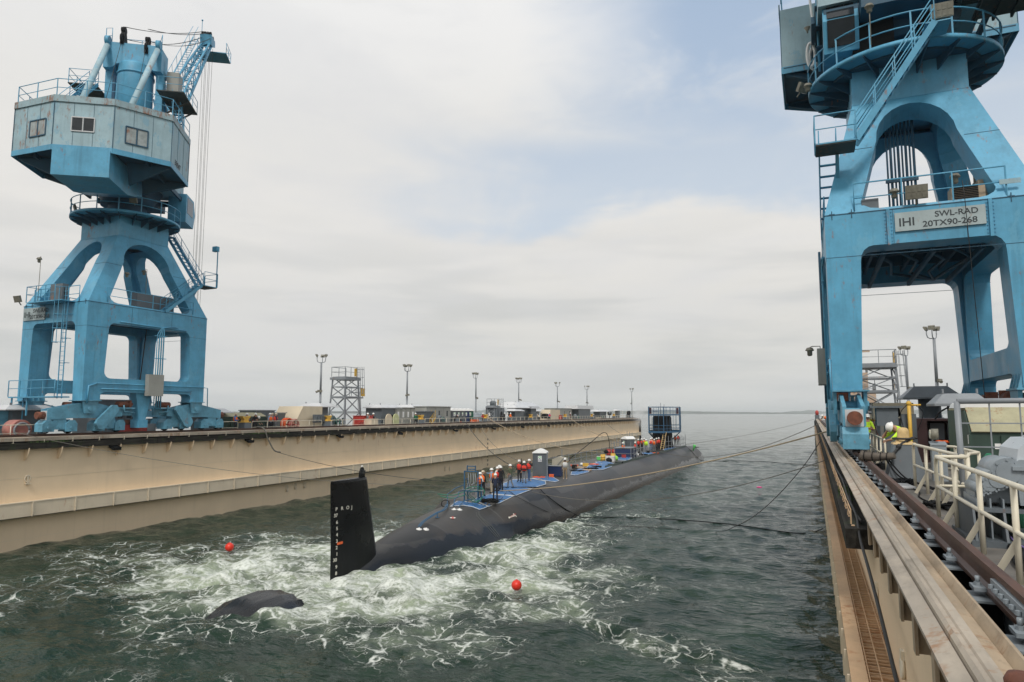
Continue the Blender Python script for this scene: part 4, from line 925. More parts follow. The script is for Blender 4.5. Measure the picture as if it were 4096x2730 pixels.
    if right:
        for x in (x0-.20,x1+.14): F('girder_rib',cyan,lambda m:(m.bb(x-.05,x+.05,-hy-.10,-hy,13.70,15.0),[m.cyl((x+k,-hy-.03,13.85+.13*i),(x+k,-hy,13.85+.13*i),.02,6) for k in (-.10,.10) for i in range(9)]))
        F('air_conditioner',gutter_c,lambda m:(m.bb(.75,1.75,-hy+.25,-hy+.9,15.0,15.62),))
        F('grille',black,lambda m:[m.bb(.80,1.55,-hy+.235,-hy+.25,15.06+.06*i,15.10+.06*i) for i in range(9)])
        F('control_cabinet',mk('stained tan cabinet',(.27,.23,.17),.7,.15,2,rust=.2),lambda m:(m.bb(1.7,2.5,-hy+1.0,-hy+1.5,15.0,16.0),m.bb(1.9,2.02,-2.2,-2.08,15.0,19.0)))
        def vp(m):
            for i in range(8): x=-.80+.135*i; m.cyl((x,-1.2,14.9),(x,-1.2,20.2),.05 if i%2 else .035,8)
            for z in (15.2,17.0,19.9): m.bb(-.9,.25,-1.32,-1.22,z,z+.1)
        F('pipe_bundle',cyan_dk,vp)
        F('cable_drum',cyan_dk,lambda m:[m.bar((3.0,-1.5,15.9),(3.0+1.15*math.cos(a),-1.5,15.9+1.15*math.sin(a)),.05,.3) for a in [i*PI/10 for i in range(20)]]+[m.tube([(3.0+1.15*math.cos(a),y,15.9+1.15*math.sin(a)) for a in [i*PI/16 for i in range(33)]],.04,5) for y in (-1.65,-1.35)])
        F('name_plate',cyan_pale,lambda m: m.bb(2.1,2.7,-hy-.02,-hy+.0,15.45,15.62))
        floodlamp(t,D@Ri@Vector((-.35,-hy-.25,15.45)),-rot,.62,.25); floodlamp(t,D@Ri@Vector((.95,-3.95,22.45)),-rot,.66,.2); floodlamp(t,D@Ri@Vector((-3.75,-.6,21.9)),-rot+.9,.5,.5)
        bell_lamp(t,D@Ri@Vector((-1.0,-hy+.1,15.6))); bell_lamp(t,D@Ri@Vector((.9,-hy+.3,15.95)),); bell_lamp(t,D@Ri@Vector((-1.35,-3.6,23.3)),[(0,0,-.5),(0,0,-1.5)]); bell_lamp(t,D@Ri@Vector((-3.6,-1.3,21.6)))
        F('conduit',cyan_dk,lambda m:[m.tube([(-2.0+.9*i,-3.6,13.9-.05*i),(-.9+.9*i,-1.5,13.7),(-.6+.7*i,1.6,13.8),(1.2,3.2,13.7)],.06,6) for i in range(4)]+[m.bb(x,x+.12,-3.6,3.6,13.55,13.75) for x in (-1.4,.2,1.7)]+[m.tube([(-hx-.12,1.4+.25*i,8.2),(-hx-.12,1.4+.25*i,15.0)],.06,6) for i in range(2)])
        bell_lamp(t,D@Ri@Vector((-4.0,-.75,10.35)),[(-.1,0,.2),(-.4,0,.2),(-.42,-.2,-.1),(-.42,-.3,-.35)])
        F('caged_ladder',cyan,lambda m: ladder(m,(3.95,.2,8.7),(3.95,.2,15.6),(1,0,0),.5,cage=(.8,6.6)))
        F('supply_pipe',black,lambda m: m.cyl((2.72,-2.2,13.9),(2.66,-2.2,7.6),.07,8))
        F('pull_wire',ropeb,lambda m: m.tube([(1.02,-hy-.18,15.7),(1.05,-hy-.2,15.2),(1.25,-hy-.25,6.6)],.012,4))
        F('junction_box',grey,lambda m:(m.bb(-2.05,-1.5,-hy+.15,-hy+.5,15.0,15.5),))
        F('hand_line',rustm,lambda m: m.tube([(-2.1,-hy-.3,7.6),(-2.0,-hy-.35,7.1),(-1.9,-hy-.35,6.9)],.015,4))
        F('white_cable',white,lambda m:(m.tube([(-3.3,.2,24.6),(-3.25,.1,25.2),(-3.35,.05,26.4)],.06,6),m.tube([(-3.4+.16*math.cos(a),-.1,23.6+.55*math.sin(a)) for a in [i*PI/10 for i in range(21)]],.07,6),m.tube([(-3.3+.16*math.cos(a),.1,23.5+.5*math.sin(a)) for a in [i*PI/10 for i in range(21)]],.06,6)))
        F('horn',mk_lamp,lambda m:(m.lathe([(.03,0),(.05,.1),(.14,.25)],(-3.5,-.2,24.6),12),))
        F('cable_tray',cyan_dk,lambda m:[m.tube([(-2.9+.14*i,-1.0,22.6),(-2.9+.14*i,-1.0,26.5)],.04,5) for i in range(6)]+[m.bb(-3.2,-1.2,-1.3,1.8,23.3+.9*i,23.36+.9*i) for i in range(3)]+[m.bar((-2.2+.5*i,-1.6,22.0),(-2.0+.4*i,-1.9,24.4),.09) for i in range(4)])
        F('under_pipe',cyan,lambda m:(m.tube([(-3.1,-.9,22.4),(-3.1,-.9,25.6),(-2.8,-1.1,25.9),(-1.0,-1.9,26.1),(-.3,-2.2,26.0),(0,-2.3,25.6)],.06,6),m.tube([(-1.5,-1.4,25.2),(1.5,-2.6,25.6),(3.2,-2.9,25.7)],.07,6)))
        F('slewing_motor',black,lambda m:(m.bb(-1.9,-.4,-2.2,.4,22.3,23.7),m.cyl((.9,-1.6,22.2),(.9,-1.6,23.9),.45,14)))
        F('upper_gallery',grating,lambda m:(m.bb(2.4,4.9,-4.4,-1.2,23.2,23.27),[m.bar((2.5+.6*k,-4.4,23.1),(2.5+.6*k,-1.2,23.1),.08,.16) for k in range(5)],railpath(m,[(2.4,-4.4,23.27),(4.9,-4.4,23.27),(4.9,-1.2,23.27)],1.1,.03)))
        F('front_gallery',grating,lambda m:(m.bb(2.2,4.6,-3.4,-.6,24.2,24.26),m.bb(-1.0,3.2,-3.9,-2.9,25.9,26.0)))
    else:
        floodlamp(t,D@Ri@Vector((-2.3,-hy-1.1,15.3)),-rot,.55,.3); floodlamp(t,D@Ri@Vector((-2.7,-2.2,22.6)),-rot-.5,.5,.3); floodlamp(t,D@Ri@Vector((3.1,-1.9,22.5)),-rot+.5,.45,.4)
        bell_lamp(t,D@Ri@Vector((-1.2,-hy-.5,18.0)),[(.15,0,.2),(.15,0,-2.8)]); bell_lamp(t,D@Ri@Vector((1.5,.5,18.0)),[(.3,0,.2),(.3,0,-2.6)]); bell_lamp(t,D@Ri@Vector((2.4,-1.5,17.4)))
        F('equipment_box',grey,lambda m:m.bb(hx-1.6,hx-.9,-.6,2.4,15.0,16.3)); F('equipment_box',grey,lambda m:m.bb(.2,1.4,-hy-.5,-hy-.1,15.1,16.2))
        F('power_cable',ropeb,lambda m: m.tube([(1.5,1.0,14.2),(1.3,.9,11),(1.2,.8,8.9)],.04,5))
        P('lamp_post',cyan,lambda m:(m.bar((lx+.7,ly+.5,lz),(lx+.7,ly+.5,lz+3.0),.06),m.bb(lx+.2,lx+.65,ly+.4,ly+.7,lz+2.9,lz+3.3)))
    return t
CL=crane(-45.9,33.75,0,math.atan2(.57,.82),'whole light blue portal crane with grey machinery house on the far dock wall',(-3.2,-.9))
CR=crane(4.0,31.85,PI,PI,'huge light blue portal crane at right, cut by the frame, standing over the rail',(-1.05,1.65),True)
# ------------------------------------------------------------ submarine
SX=-21.2
def deckz(y): return float(np.interp(y,[30,31.5,35.4,40,43,46,50,60,118,126,132,137,141],[.62,.9,1.42,1.9,2.1,2.22,2.32,2.40,2.2,1.6,.7,0,-1.2]))
def submarine():
    t=thing('submarine','dark grey submarine afloat in the basin between the two dock walls','submarine',(SX,60,0)); O=Matrix.Translation((-SX,-60,0))
    ys=[23.5,25,27,28.5,30,31,32,33.5,35,36.5,38,39.2,40.2,40.9,41.3,41.8,42.4,43.2,44.5,46,48,51,55,60,66,72,78,84,90,96,102,108,114,118,121,124,127,130,132.5,134.5,136.5,138.2,139.5]
    hw=[.2,.35,.5,.6,.85,1.3,1.75,2.2,2.5,2.9,3.15,3.22,3.28,3.4,3.55,3.75,3.9,4.0,4.15,4.35,4.48,4.5,4.5,4.5,4.5,4.5,4.5,4.5,4.5,4.5,4.48,4.42,4.3,4.15,3.95,3.7,3.3,2.85,2.35,1.85,1.25,.7,.2]
    # half width of the hull around the waterline, top height, flat deck half width
    tops=[-1.2,-.8,-.35,.2,.60,.82,1.0,1.2,1.38,1.56,1.72,1.84,1.92,1.97,2.0,2.03,2.06,2.1,2.16,2.22,2.28,2.34,2.37,2.4,2.42,2.43,2.44,2.45,2.46,2.46,2.46,2.44,2.40,2.25,2.02,1.75,1.42,1.05,.65,.25,-.25,-.8,-1.5]
    vs=[];fs=[];K=26
    for y,w,tz in zip(ys,hw,tops):
        fl=min(2.25,max(.05,(y-39.0)*.5)) if y<116 else max(.05,2.25*(1-(y-118)/22))
        zc=-2.5; b=-6.5 if y>41 else -3.5-w*.5
        half=[]
        for i in range(K+1):
            a=i/K
            if y<41:
                tt=max(tz,.06); r_=min(5.2,(w*w+tt*tt)/(2*tt)); x=r_*math.sin(a*PI); z=tz-r_+r_*math.cos(a*PI)
            elif a<.12: x=fl*a/.12; z=tz-(.03*(x/2.25)**2)
            else:
                q=(a-.12)/.88*PI; # from shoulder down to keel
                if q<PI/2:
                    u=math.sin(q); v=math.cos(q); ex=1.0 if y>41.3 else .9
                    x=fl+(w*1.06-fl)*u**1.0; z=zc+(tz-.03-zc)*v**.92
                else:
                    u=math.sin(q); v=-math.cos(q); x=w*1.06*u; z=zc-(zc-b)*v*-1*-1
            half.append((x,z))
        ring=[(SX+x,y,z) for x,z in half]+[(SX-x,y,z) for x,z in reversed(half[1:-1])]
        vs+=ring; n=len(ring)
    for i in range(len(ys)-1):
        for k in range(n): fs.append((i*n+k,i*n+(k+1)%n,(i+1)*n+(k+1)%n,(i+1)*n+k))
    mb=MB(O); mb.add(vs,fs,True); mb.add(vs[:n],[tuple(range(n))]); mb.add(vs[-n:],[tuple(range(n))])
    # hull material: rubbery tiles in big panels, brownish weathering, wet dark band at the waterline
    m=bpy.data.materials.new('submarine hull coating'); m.use_nodes=True; nt=m.node_tree; N=nt.nodes; L=nt.links; b=N['Principled BSDF']
    tc=N.new('ShaderNodeTexCoord'); OB=tc.outputs['Object']
    def noise(sc,det,st=(1,1,1),off=(0,0,0)):
        mp=N.new('ShaderNodeMapping'); L.new(OB,mp.inputs[0]); mp.inputs['Scale'].default_value=st; mp.inputs['Location'].default_value=off
        q=N.new('ShaderNodeTexNoise'); L.new(mp.outputs[0],q.inputs[0]); q.inputs['Scale'].default_value=sc; q.inputs['Detail'].default_value=det; return q.outputs[0]
    def rng(v,a,b_,c=0,d=1):
        q=N.new('ShaderNodeMapRange'); q.interpolation_type='SMOOTHSTEP'; L.new(v,q.inputs[0])
        for i,x in enumerate((a,b_,c,d)): q.inputs[i+1].default_value=x
        return q.outputs[0]
    def mix(f,a,c):
        q=N.new('ShaderNodeMix'); q.data_type='RGBA'
        if isinstance(f,float): q.inputs[0].default_value=f
        else: L.new(f,q.inputs[0])
        for i,x in ((6,a),(7,c)):
            if isinstance(x,tuple): q.inputs[i].default_value=(*x,1)
            else: L.new(x,q.inputs[i])
        return q.outputs[2]
    sp=N.new('ShaderNodeSeparateXYZ'); L.new(OB,sp.inputs[0])
    c=mix(rng(noise(.35,5,(1,.35,1)),.35,.65),(.008,.009,.010),(.018,.018,.018))
    def mt(op,x,y=None):
        q=N.new('ShaderNodeMath'); q.operation=op
        for i,v in enumerate((x,y)):
            if v is None: continue
            if isinstance(v,(int,float)): q.inputs[i].default_value=v
            else: L.new(v,q.inputs[i])
        return q.outputs[0]
    wv=mt('MULTIPLY',mt('SUBTRACT',noise(.8,3),.5),.25)
    row=mt('FLOOR',mt('DIVIDE',mt('ADD',sp.outputs[2],wv),.85)); ya=mt('DIVIDE',mt('ADD',mt('ADD',sp.outputs[1],mt('MULTIPLY',row,2.3)),wv),5.6); cell=mt('FLOOR',ya)
    cx=N.new('ShaderNodeCombineXYZ'); L.new(cell,cx.inputs[0]); L.new(row,cx.inputs[1]); wn=N.new('ShaderNodeTexWhiteNoise'); wn.noise_dimensions='2D'; L.new(cx.outputs[0],wn.inputs[0])
    b.inputs['Specular IOR Level'].default_value=.38; c=mix(rng(wn.outputs[0],.0,1.0,0,.75),c,(.078,.074,.068)); c=mix(rng(wn.outputs[0],.0,.3,.55,0),c,(.005,.006,.008))
    ed=mt('ABSOLUTE',mt('SUBTRACT',mt('FRACT',ya),.5)); c=mix(rng(ed,.485,.499,0,.5),c,(.11,.11,.11))
    c=mix(rng(noise(.5,5,(1,.5,1.2),(4,4,4)),.50,.72,0,.5),c,(.062,.050,.042))
    c=mix(rng(noise(1.6,4,(.2,5,.25),(2,4,4)),.52,.75,0,.45),c,(.022,.024,.03))
    c=mix(rng(noise(2.4,4,(.3,6,.3),(6,1,4)),.6,.8,0,.3),c,(.13,.13,.13))
    z=N.new('ShaderNodeMath'); z.operation='ADD'; L.new(sp.outputs[2],z.inputs[0]); q=N.new('ShaderNodeMath'); q.operation='MULTIPLY'; L.new(noise(.7,5,(1,1,.3),(8,0,1)),q.inputs[0]); q.inputs[1].default_value=-1.3; L.new(q.outputs[0],z.inputs[1])
    wet=rng(z.outputs[0],-.05,.25,1,0); c=mix(wet,c,(.006,.008,.011)); L.new(c,b.inputs['Base Color'])
    L.new(rng(wet,0,1,.46,.25),b.inputs['Roughness']); bp=N.new('ShaderNodeBump'); bp.inputs['Strength'].default_value=.25; bp.inputs['Distance'].default_value=.03; L.new(noise(1.2,5,(1,2,1)),bp.inputs['Height']); L.new(bp.outputs[0],b.inputs['Normal'])
    hull=mb.build('hull',m,t)
    # rudder
    def foil(y0,y1,z,th,n=10):
        L1=[]
        for i in range(n+1):
            q=i/n; L1.append((th*1.5*(1-q)**.5*q**.9*1.4 if 0<q<1 else 0.0,y1+(y0-y1)*q))
        pts=[(SX+.2+x*1,y,z) for x,y in [(th*2.2*(math.sqrt(max(0,s))*(1-s)) ,y1+(y0-y1)*s) for s in [i/n for i in range(n+1)]]]
        return pts+[(SX+.2-(p[0]-SX-.2),p[1],z) for p in reversed(pts[1:-1])]
    mr=mk('black rudder paint',(.005,.006,.008),.30,.25,.6,spec=.25)
    rings=[foil(26.75,31.0,-1.2,.34),foil(26.75,30.62,0,.33),foil(26.72,30.2,1.6,.31),foil(26.65,29.85,3.0,.29),foil(26.58,29.50,4.42,.26),foil(26.62,29.42,4.55,.22)]
    mb=MB(O); n=len(rings[0]); vv=[p for r_ in rings for p in r_]
    mb.add(vv,[(i*n+k,i*n+(k+1)%n,(i+1)*n+(k+1)%n,(i+1)*n+k) for i in range(len(rings)-1) for k in range(n)],False)
    mb.add(rings[-1],[tuple(range(n))]); ru=mb.build('rudder',mr,t)
    def onr(y,z): # starboard surface of the rudder
        y1=float(np.interp(z,[0,1.6,3,4.42],[30.62,30.2,29.85,29.5])); th=float(np.interp(z,[0,1.6,3,4.42],[.33,.31,.29,.26])); y0=float(np.interp(z,[0,1.6,3,4.42],[26.75,26.72,26.65,26.58])); s=(y1-y)/(y1-y0); return SX+.2+th*2.2*math.sqrt(max(0,s))*(1-s)
    def mark(s_,x,y,size,name='draft_number'):
        p=at(A5,x,y,X=SX+.35); xx=onr(p.y,p.z); dx=(onr(p.y+.2,p.z)-xx)/.2
        o=text(s_,size,(0,0,0),PI/2,PI/2-math.atan(dx),letterw,name=name,th=.002,bold=.018,sx=1.1); o.parent=ru; o.location=(xx-SX+.045,p.y-60,p.z); return o
    for s_,x,y in (('P',300,612),('R',357,600),('O',412,590),('J',468,583)): mark(s_,x,y,.225,'lettering')
    for s_,x,y in (('37',275,690),('6',298,772),('5',298,852),('4',298,930),('3',296,1010),('2',294,1092),('1',297,1172),('30',266,1252),('9',290,1335),('8',288,1415)): mark(s_,x+8,y+3,.22)
    mark('P',702,540,.17,'lettering').scale=(.5,1,1)
    a=at(A5,317,1040,X=SX+.35); b2=at(A5,376,992,X=SX+.35); mb=MB(O); x1=onr(a.y,a.z)+.045
    mb.prism([(x1,a.y,a.z),(onr(b2.y,a.z)+.045,b2.y,a.z+.01),(onr(b2.y,b2.z)+.045,b2.y,b2.z+.01),(x1,a.y,b2.z)],(.006,0,0)); mb.build('orange_patch',orange,ru)
    mb=MB(O); mb.lathe([(.20,4.5),(.17,4.8),(.11,5.0),(.08,5.04)],(SX+.2,29.05,0),14,sx=.7,sy=1.1); sl=mb.build('stern_light',rubber,ru)
    mb=MB(O); mb.ball((SX+.2,29.05,5.09),.05,8); mb.build('lamp_globe',white,ru); mb=MB(O); mb.bb(SX+.29,SX+.345,28.95,29.15,4.72,4.9); mb.build('light_port',dkglass,ru)
    # shroud of the propulsor awash behind the rudder
    mb=MB(O); vs=[];fs=[]; n=64; prof=[(1.55,20.0),(2.15,20.35),(2.42,21.2),(2.44,22.3),(2.30,23.1),(2.05,23.35),(1.8,23.3)]
    for r_,y in prof:
        for k in range(n):
            a=2*PI*k/n; rr=r_*(1+.022*math.sin(a*26+1)*(1 if 20.3<y<23.2 else 0)); vs.append((SX+.55+rr*math.sin(a),y,-1.90+rr*math.cos(a)))
    mb.add(vs,[(i*n+k,i*n+(k+1)%n,(i+1)*n+(k+1)%n,(i+1)*n+k) for i in range(len(prof)-1) for k in range(n)],True); mb.build('propulsor_shroud',mk('wet black shroud',(.006,.008,.011),.30,.3,1.5,stretch=(4,.4,4),bump=.5),t)
    # sail
    mb=MB(O); vs=[];fs=[]; prof=[]
    for z,y0,y1,w in ((2.2,101.6,110.6,1.4),(3.2,101.9,109.9,1.35),(7.0,102.2,109.2,1.28),(7.3,102.5,108.9,1.15)):
        for i in range(24):
            a=2*PI*i/24; yy=(y0+y1)/2+(y1-y0)/2*math.cos(a); xx=w*math.sin(a)*(1 if math.cos(a)>0 else .95); vs.append((SX+xx,yy,z))
    mb.add(vs,[(i*24+k,i*24+(k+1)%24,(i+1)*24+(k+1)%24,(i+1)*24+k) for i in range(3) for k in range(24)],True); mb.add(vs[-24:],[tuple(range(24))]); mb.build('sail',mk('black sail coating',(.006,.007,.009),.75,.3,1,spec=.15),t)
    # seams where the after body meets the casing
    mb=MB(O)
    for j,dy in enumerate((0,.18,.34)):
        pts=[]
        for (yy,k) in ((40.9+dy,4),(40.75+dy,6),(40.8+dy,8),(41.0+dy,10),(41.1+dy,12),(41.3+dy,14)):
            i=max(q for q in range(len(ys)-1) if ys[q]<=yy); f=(yy-ys[i])/(ys[i+1]-ys[i]); nn=2*K
            A=Vector(vs0[i*nn+k]) if False else None
        pass
    # casing edge strip and hatch rings
    for yy,xx in ((46.8,SX+1.3),(62,SX+.9)):
        mb=MB(O); mb.lathe([(.42,-.02),(.45,.03),(.40,.05),(.36,.03)],(xx,yy,deckz(yy)),20); mb.build('hatch',rubber,t)
    mb=MB(O); mb.lathe([(.9,0),(.95,.05),(.8,.08)],(SX+2.5,119.5,1.9),20); mb.build('hatch',black,t)
    return t,O
SUB,SO=submarine()
def onhull(y,x):
    """height of the hull at a place, by ray"""
    dg=bpy.context.evaluated_depsgraph_get(); dg.update()
    h=[c for c in SUB.children if c.name.startswith('hull')][0]
    ok,l,n_,i=h.ray_cast(Vector((x-SX,y-60,8)),Vector((0,0,-1))); return (l.z if ok else 0)
bpy.context.view_layer.update()
# markings and fittings on the after body
def decal(name,pts,mat,par=None,th=.006,label=None):
    mb=MB(SO); P=[Vector((x,y,onhull(y,x)+.012)) for x,y in pts]; mb.prism(P,(0,0,th)); return mb.build(name,mat,par or SUB)
def hullpt(R_,x,y):
    """march the view ray to the hull"""
    p=at(R_,x,y,Z=0); d=(p-EYE).normalized(); h=[c for c in SUB.children if c.name.startswith('hull')][0]
    ok,l,n_,i=h.ray_cast(EYE-Vector((SX,60,0)),d); return (l+Vector((SX,60,0)),n_) if ok else (p,Vector((0,0,1)))
def patch(name,R_,pts,mat,lift=.015,sub=1):
    P=[]; 
    for x,y in pts: q,n_=hullpt(R_,x,y); P.append(q+n_*lift)
    mb=MB(SO); mb.prism(P,n_*.004); return mb.build(name,mat,SUB)
patch('arrow_mark',A4,[(1117,1066),(1128,1098),(1140,1086),(1213,1058),(1224,1072),(1232,1066),(1190,1024),(1180,1032),(1187,1046),(1124,1074)],letterw)
_p,_n=hullpt(A4,1148,1082); _o=text('NO PUSH',.14,(0,0,0),0,0,redm,name='lettering',th=.001); _o.parent=SUB
_q,_=hullpt(A4,1205,1050); _d=(_q-_p).normalized(); _u=_n.cross(_d).normalized(); _m=Matrix((( _d.x,_u.x,_n.x,0),(_d.y,_u.y,_n.y,0),(_d.z,_u.z,_n.z,0),(0,0,0,1)))
_o.matrix_local=Matrix.Translation(_p+_n*.03-Vector((SX,60,0)))@_m
patch('signal_patch',A4,[(330,1085),(375,1104),(415,1086),(370,1068)],letterw)
patch('signal_square',A4,[(350,1095),(375,1105),(395,1096),(372,1087)],redm,.022); patch('signal_square',A4,[(372,1087),(395,1078),(372,1069),(350,1078)],redm,.022)
for pts in ([(690,1010),(700,1060),(760,1130),(840,1210),(910,1290),(960,1345)],[(715,1005),(730,1060),(790,1125),(870,1205),(940,1290),(985,1345)],[(760,990),(730,1010),(745,1060),(800,1115),(880,1180),(950,1260),(1000,1330)]):
    P=[]; 
    for x,y in pts: q,n_=hullpt(A4,x,y); P.append(q+n_*.01)
    mb=MB(SO); mb.tube(curve(P,5),.012,5); mb.build('hull_seam',mk('pale hull seam',(.12,.13,.12),.6),SUB)
# tarpaulins on the casing
def tarp(R_,pts,lab,z=None,mat=tarpb,wedge=.05,name='tarpaulin'):
    P=[]
    for x,y in pts: 
        q=hullpt(R_,x,y)[0]; P.append(Vector((q.x,q.y,q.z+.03)))
    c=sum(P,Vector())/len(P); n=len(P); mb=MB(); rg=random.Random(int(c.y*7)); vs=[p-c for p in P]+[Vector((0,0,.03))]
    # fan with ripples
    ring=[]; 
    for i in range(n):
        for k in range(5): ring.append((P[i].lerp(P[(i+1)%n],k/5)-c))
    m=len(ring); vv=[]; 
    for s in (1,.8,.6,.4,.2):
        for p in ring: vv.append(p*s+Vector((0,0,(.02 if s<1 else 0)+rg.random()*.09*(1 if s<1 else .2))))
    vv.append(Vector((0,0,.03))); fs=[(a*m+k,a*m+(k+1)%m,(a+1)*m+(k+1)%m,(a+1)*m+k) for a in range(4) for k in range(m)]+[(4*m+k,4*m+(k+1)%m,5*m) for k in range(m)]
    mb.add(vv,fs,True); mb.add([p*1.0-Vector((0,0,.03)) for p in ring]+list(vv[:m]),[(k,(k+1)%m,m+(k+1)%m,m+k) for k in range(m)])
    o=mb.build(name,mat); o.location=c; tag(o,lab,'tarpaulin','tarpaulins on the submarine casing')
    mb=MB(); mb.tube([p+Vector((0,0,.02)) for p in ring+[ring[0]]],wedge*.45,4); mb.build('taped_edge',wline,o); return o
tarp(A4,[(340,940),(520,925),(640,945),(735,982),(800,962),(850,938),(700,905),(560,880),(430,870)],'blue tarp farthest aft, ending in a point beside the blue pipe frame')
tarp(A4,[(640,860),(740,800),(900,780),(1190,800),(1010,890),(855,940),(780,905)],'blue tarp with white taped seams under the coil of black rope')
tarp(A4,[(900,690),(1040,650),(1330,690),(1450,705),(1210,795),(900,770)],'blue tarp where the black hose lies, behind the gantry crew')
tarp(A4,[(1030,640),(1190,575),(1450,565),(1620,600),(1625,640),(1450,690),(1150,680)],'blue tarp under the three people in red life vests')
tarp(A4,[(1440,560),(1700,530),(1800,590),(1760,606),(1600,590),(1540,568)],'crumpled blue tarp in front of the nearer portable toilet')
tarp(A3,[(590,960),(700,935),(810,950),(800,975),(640,1015),(575,1010)],'small blue tarp beside the man with raised arm')
tarp(A3,[(820,880),(960,840),(1085,865),(1090,905),(980,945),(850,950),(760,925)],'blue tarp littered with tools midway along the casing')
tarp(A3,[(880,850),(1010,835),(1150,880),(1090,895),(960,875)],'blue tarp just aft of the yellow drums')
tarp(A3,[(1160,795),(1290,790),(1345,800),(1280,830),(1170,825)],'blue tarp below the scaffold table')
tarp(A3,[(1430,735),(1530,720),(1640,745),(1600,757),(1480,748)],'blue tarp at the feet of the crowd by the sail')
tarp(A3,[(1730,690),(1850,655),(1900,660),(1840,695),(1760,705)],'blue tarp on the walkway beside the sail')
def dk(y,x): return max(onhull(y,x),.0)
# blue gantry with hoses
def P4(x,y,z0=None):
    q=hullpt(A4,x,y)[0]; return q
def gantry():
    b=P4(620,880); t=thing('pipe_gantry','blue steel pipe frame with valves and green hoses at the aft end of the casing','gantry',b)
    mb=MB(); w=.78
    for x in (-.5,.5): mb.bar((x,0,0),(x,0,2.05),.07); mb.bar((x,.5,0),(x,.5,1.5),.06); mb.bar((x,0,1.5),(x,.5,1.5),.05)
    for z in (.75,2.02): mb.bar((-.5,0,z),(.5,0,z),.07)
    for z in (2.15,2.35): mb.bar((-.35,.1,z),(.25,.1,z),.06); 
    mb.bar((-.35,.1,2.0),(-.35,.1,2.4),.06); mb.bar((.25,.1,2.0),(.25,.1,2.4),.06); mb.build('frame',bluep,t)
    mb=MB()
    for i,x in enumerate((-.3,-.12,.06,.2)): mb.tube([(x,.02,.5),(x,.02,1.1+.15*(i%2)),(x+.1,.02,1.3),(x+.05,.05,1.9)],.03,6); mb.ball((x,.0,.95+.1*i),.06,8)
    mb.tube([(-.7,0,.82),(.9,0,.80)],.045,6); mb.ball((.15,-.03,.95),.08,8); mb.build('valve_pipes',galv,t)
    rg=random.Random(2)
    for k in range(3):
        mb=MB(); a0=rg.random(); mb.tube([Vector((.55+(.50+.12*k)*math.cos(a)*.9,-.25-.18*k+.3*math.sin(a*2),.50+.06*k+(.32+.09*k)*math.sin(a))) for a in [a0+i*PI/14 for i in range(27)]],.021,6); mb.build('hose',hosegr,t)
    mb=MB(); mb.tube(curve([(-.5,0,.7),(-1.2,-.2,.45),(-1.9,-.5,.5),(-2.3,-.4,.5)]),.03,6); mb.tube(curve([(-.4,-.1,.5),(-1.1,-.5,.3),(-2,-.6,.4)]),.03,6); mb.build('hose',hosegr,t)
gantry()
# blue pipes running aft over the hull with suction pads
def aftpipes():
    t=thing('air_pipes','pair of blue pipes running aft over the dark hull from the gantry','pipes',P4(300,960))
    o=t.location
    for off in (0,.12):
        pts=[(310,955,.25),(270,1020,.22),(160,1075,.22),(0,1180,.22)]; P=[]
        for x,y,h in pts:
            q=P4(x,y); P.append(Vector((q.x-off,q.y,q.z+h))-o)
        q=hullpt(DD,965,1215)[0]; P.append(Vector((q.x-off,q.y,q.z+.1))-o)
        mb=MB(); mb.tube(curve(P,5),.03,6); mb.build('pipe',bluep,t)
    for x,y in ((165,1080),):
        q=P4(x,y)-o; mb=MB(); mb.bb(q.x-.1,q.x+.1,q.y-.1,q.y+.1,q.z,q.z+.03); mb.bar(q,q+Vector((0,0,.3)),.04); mb.build('support',bluep,t)
    mb=MB(); q=[P4(x,y)+Vector((0,0,h))-o for x,y,h in ((300,960,.1),(300,880,.55),(340,860,.6),(400,830,.7),(520,800,.8))]; mb.tube(q,.03,6)
    q=[P4(x,y)+Vector((0,0,h))-o for x,y,h in ((385,945,.1),(400,900,.35),(445,880,.4),(450,850,.55),(520,830,.6))]; mb.tube(q,.03,6)
    q=[P4(x,y)+Vector((0,0,h))-o for x,y,h in ((455,960,.1),(510,915,.25),(600,900,.3),(670,880,.25))]; mb.tube(q,.03,6); mb.build('branch_pipe',bluep,t)
    mb=MB(); q=P4(290,945)-o; mb.tube([q+Vector((.28*math.cos(a)-.1,.1*math.sin(a),.25+.2*math.sin(a))) for a in [i*PI/8 for i in range(17)]],.03,6); mb.build('hose',rubber,t)
aftpipes()
for x,y,R_,l in ((392,972,A4,'white suction pad beside the tip of the aft tarp, left of two'),(466,976,A4,'white suction pad beside the tip of the aft tarp, right of two'),(15,1240,A4,'white suction pad at the aft end of the blue pipes, right of two'),(963,1217,DD,'white suction pad at the aft end of the blue pipes, left of two')):
    q,n_=hullpt(R_,x,y); mb=MB(); mb.lathe([(.17,0),(.17,.025),(.07,.04),(.03,.10),(.01,.11)],(0,0,0),16); o=mb.build('suction_pad',white); o.location=q; o.rotation_euler=n_.to_track_quat('Z','Y').to_euler(); tag(o,l,'suction pad','white suction pads on the hull')
# coil of black rope
def coil(loc,r,n,lab,mat=rubber,seed=1,cat='rope coil',name='rope_coil',h=.25,flat=1.0):
    rg=random.Random(seed); pts=[]
    for i in range(n*14):
        a=i/14*2*PI; rr=r*(.45+.5*rg.random()); pts.append((rr*math.cos(a)*1.3,rr*math.sin(a)*flat,.03+h*rg.random()))
    mb=MB(); mb.tube(pts,.022,4); o=mb.build(name,mat); o.location=loc; return tag(o,lab,cat)
coil(P4(880,885),.55,9,'tangled heap of black rope on the blue tarp by the gantry')
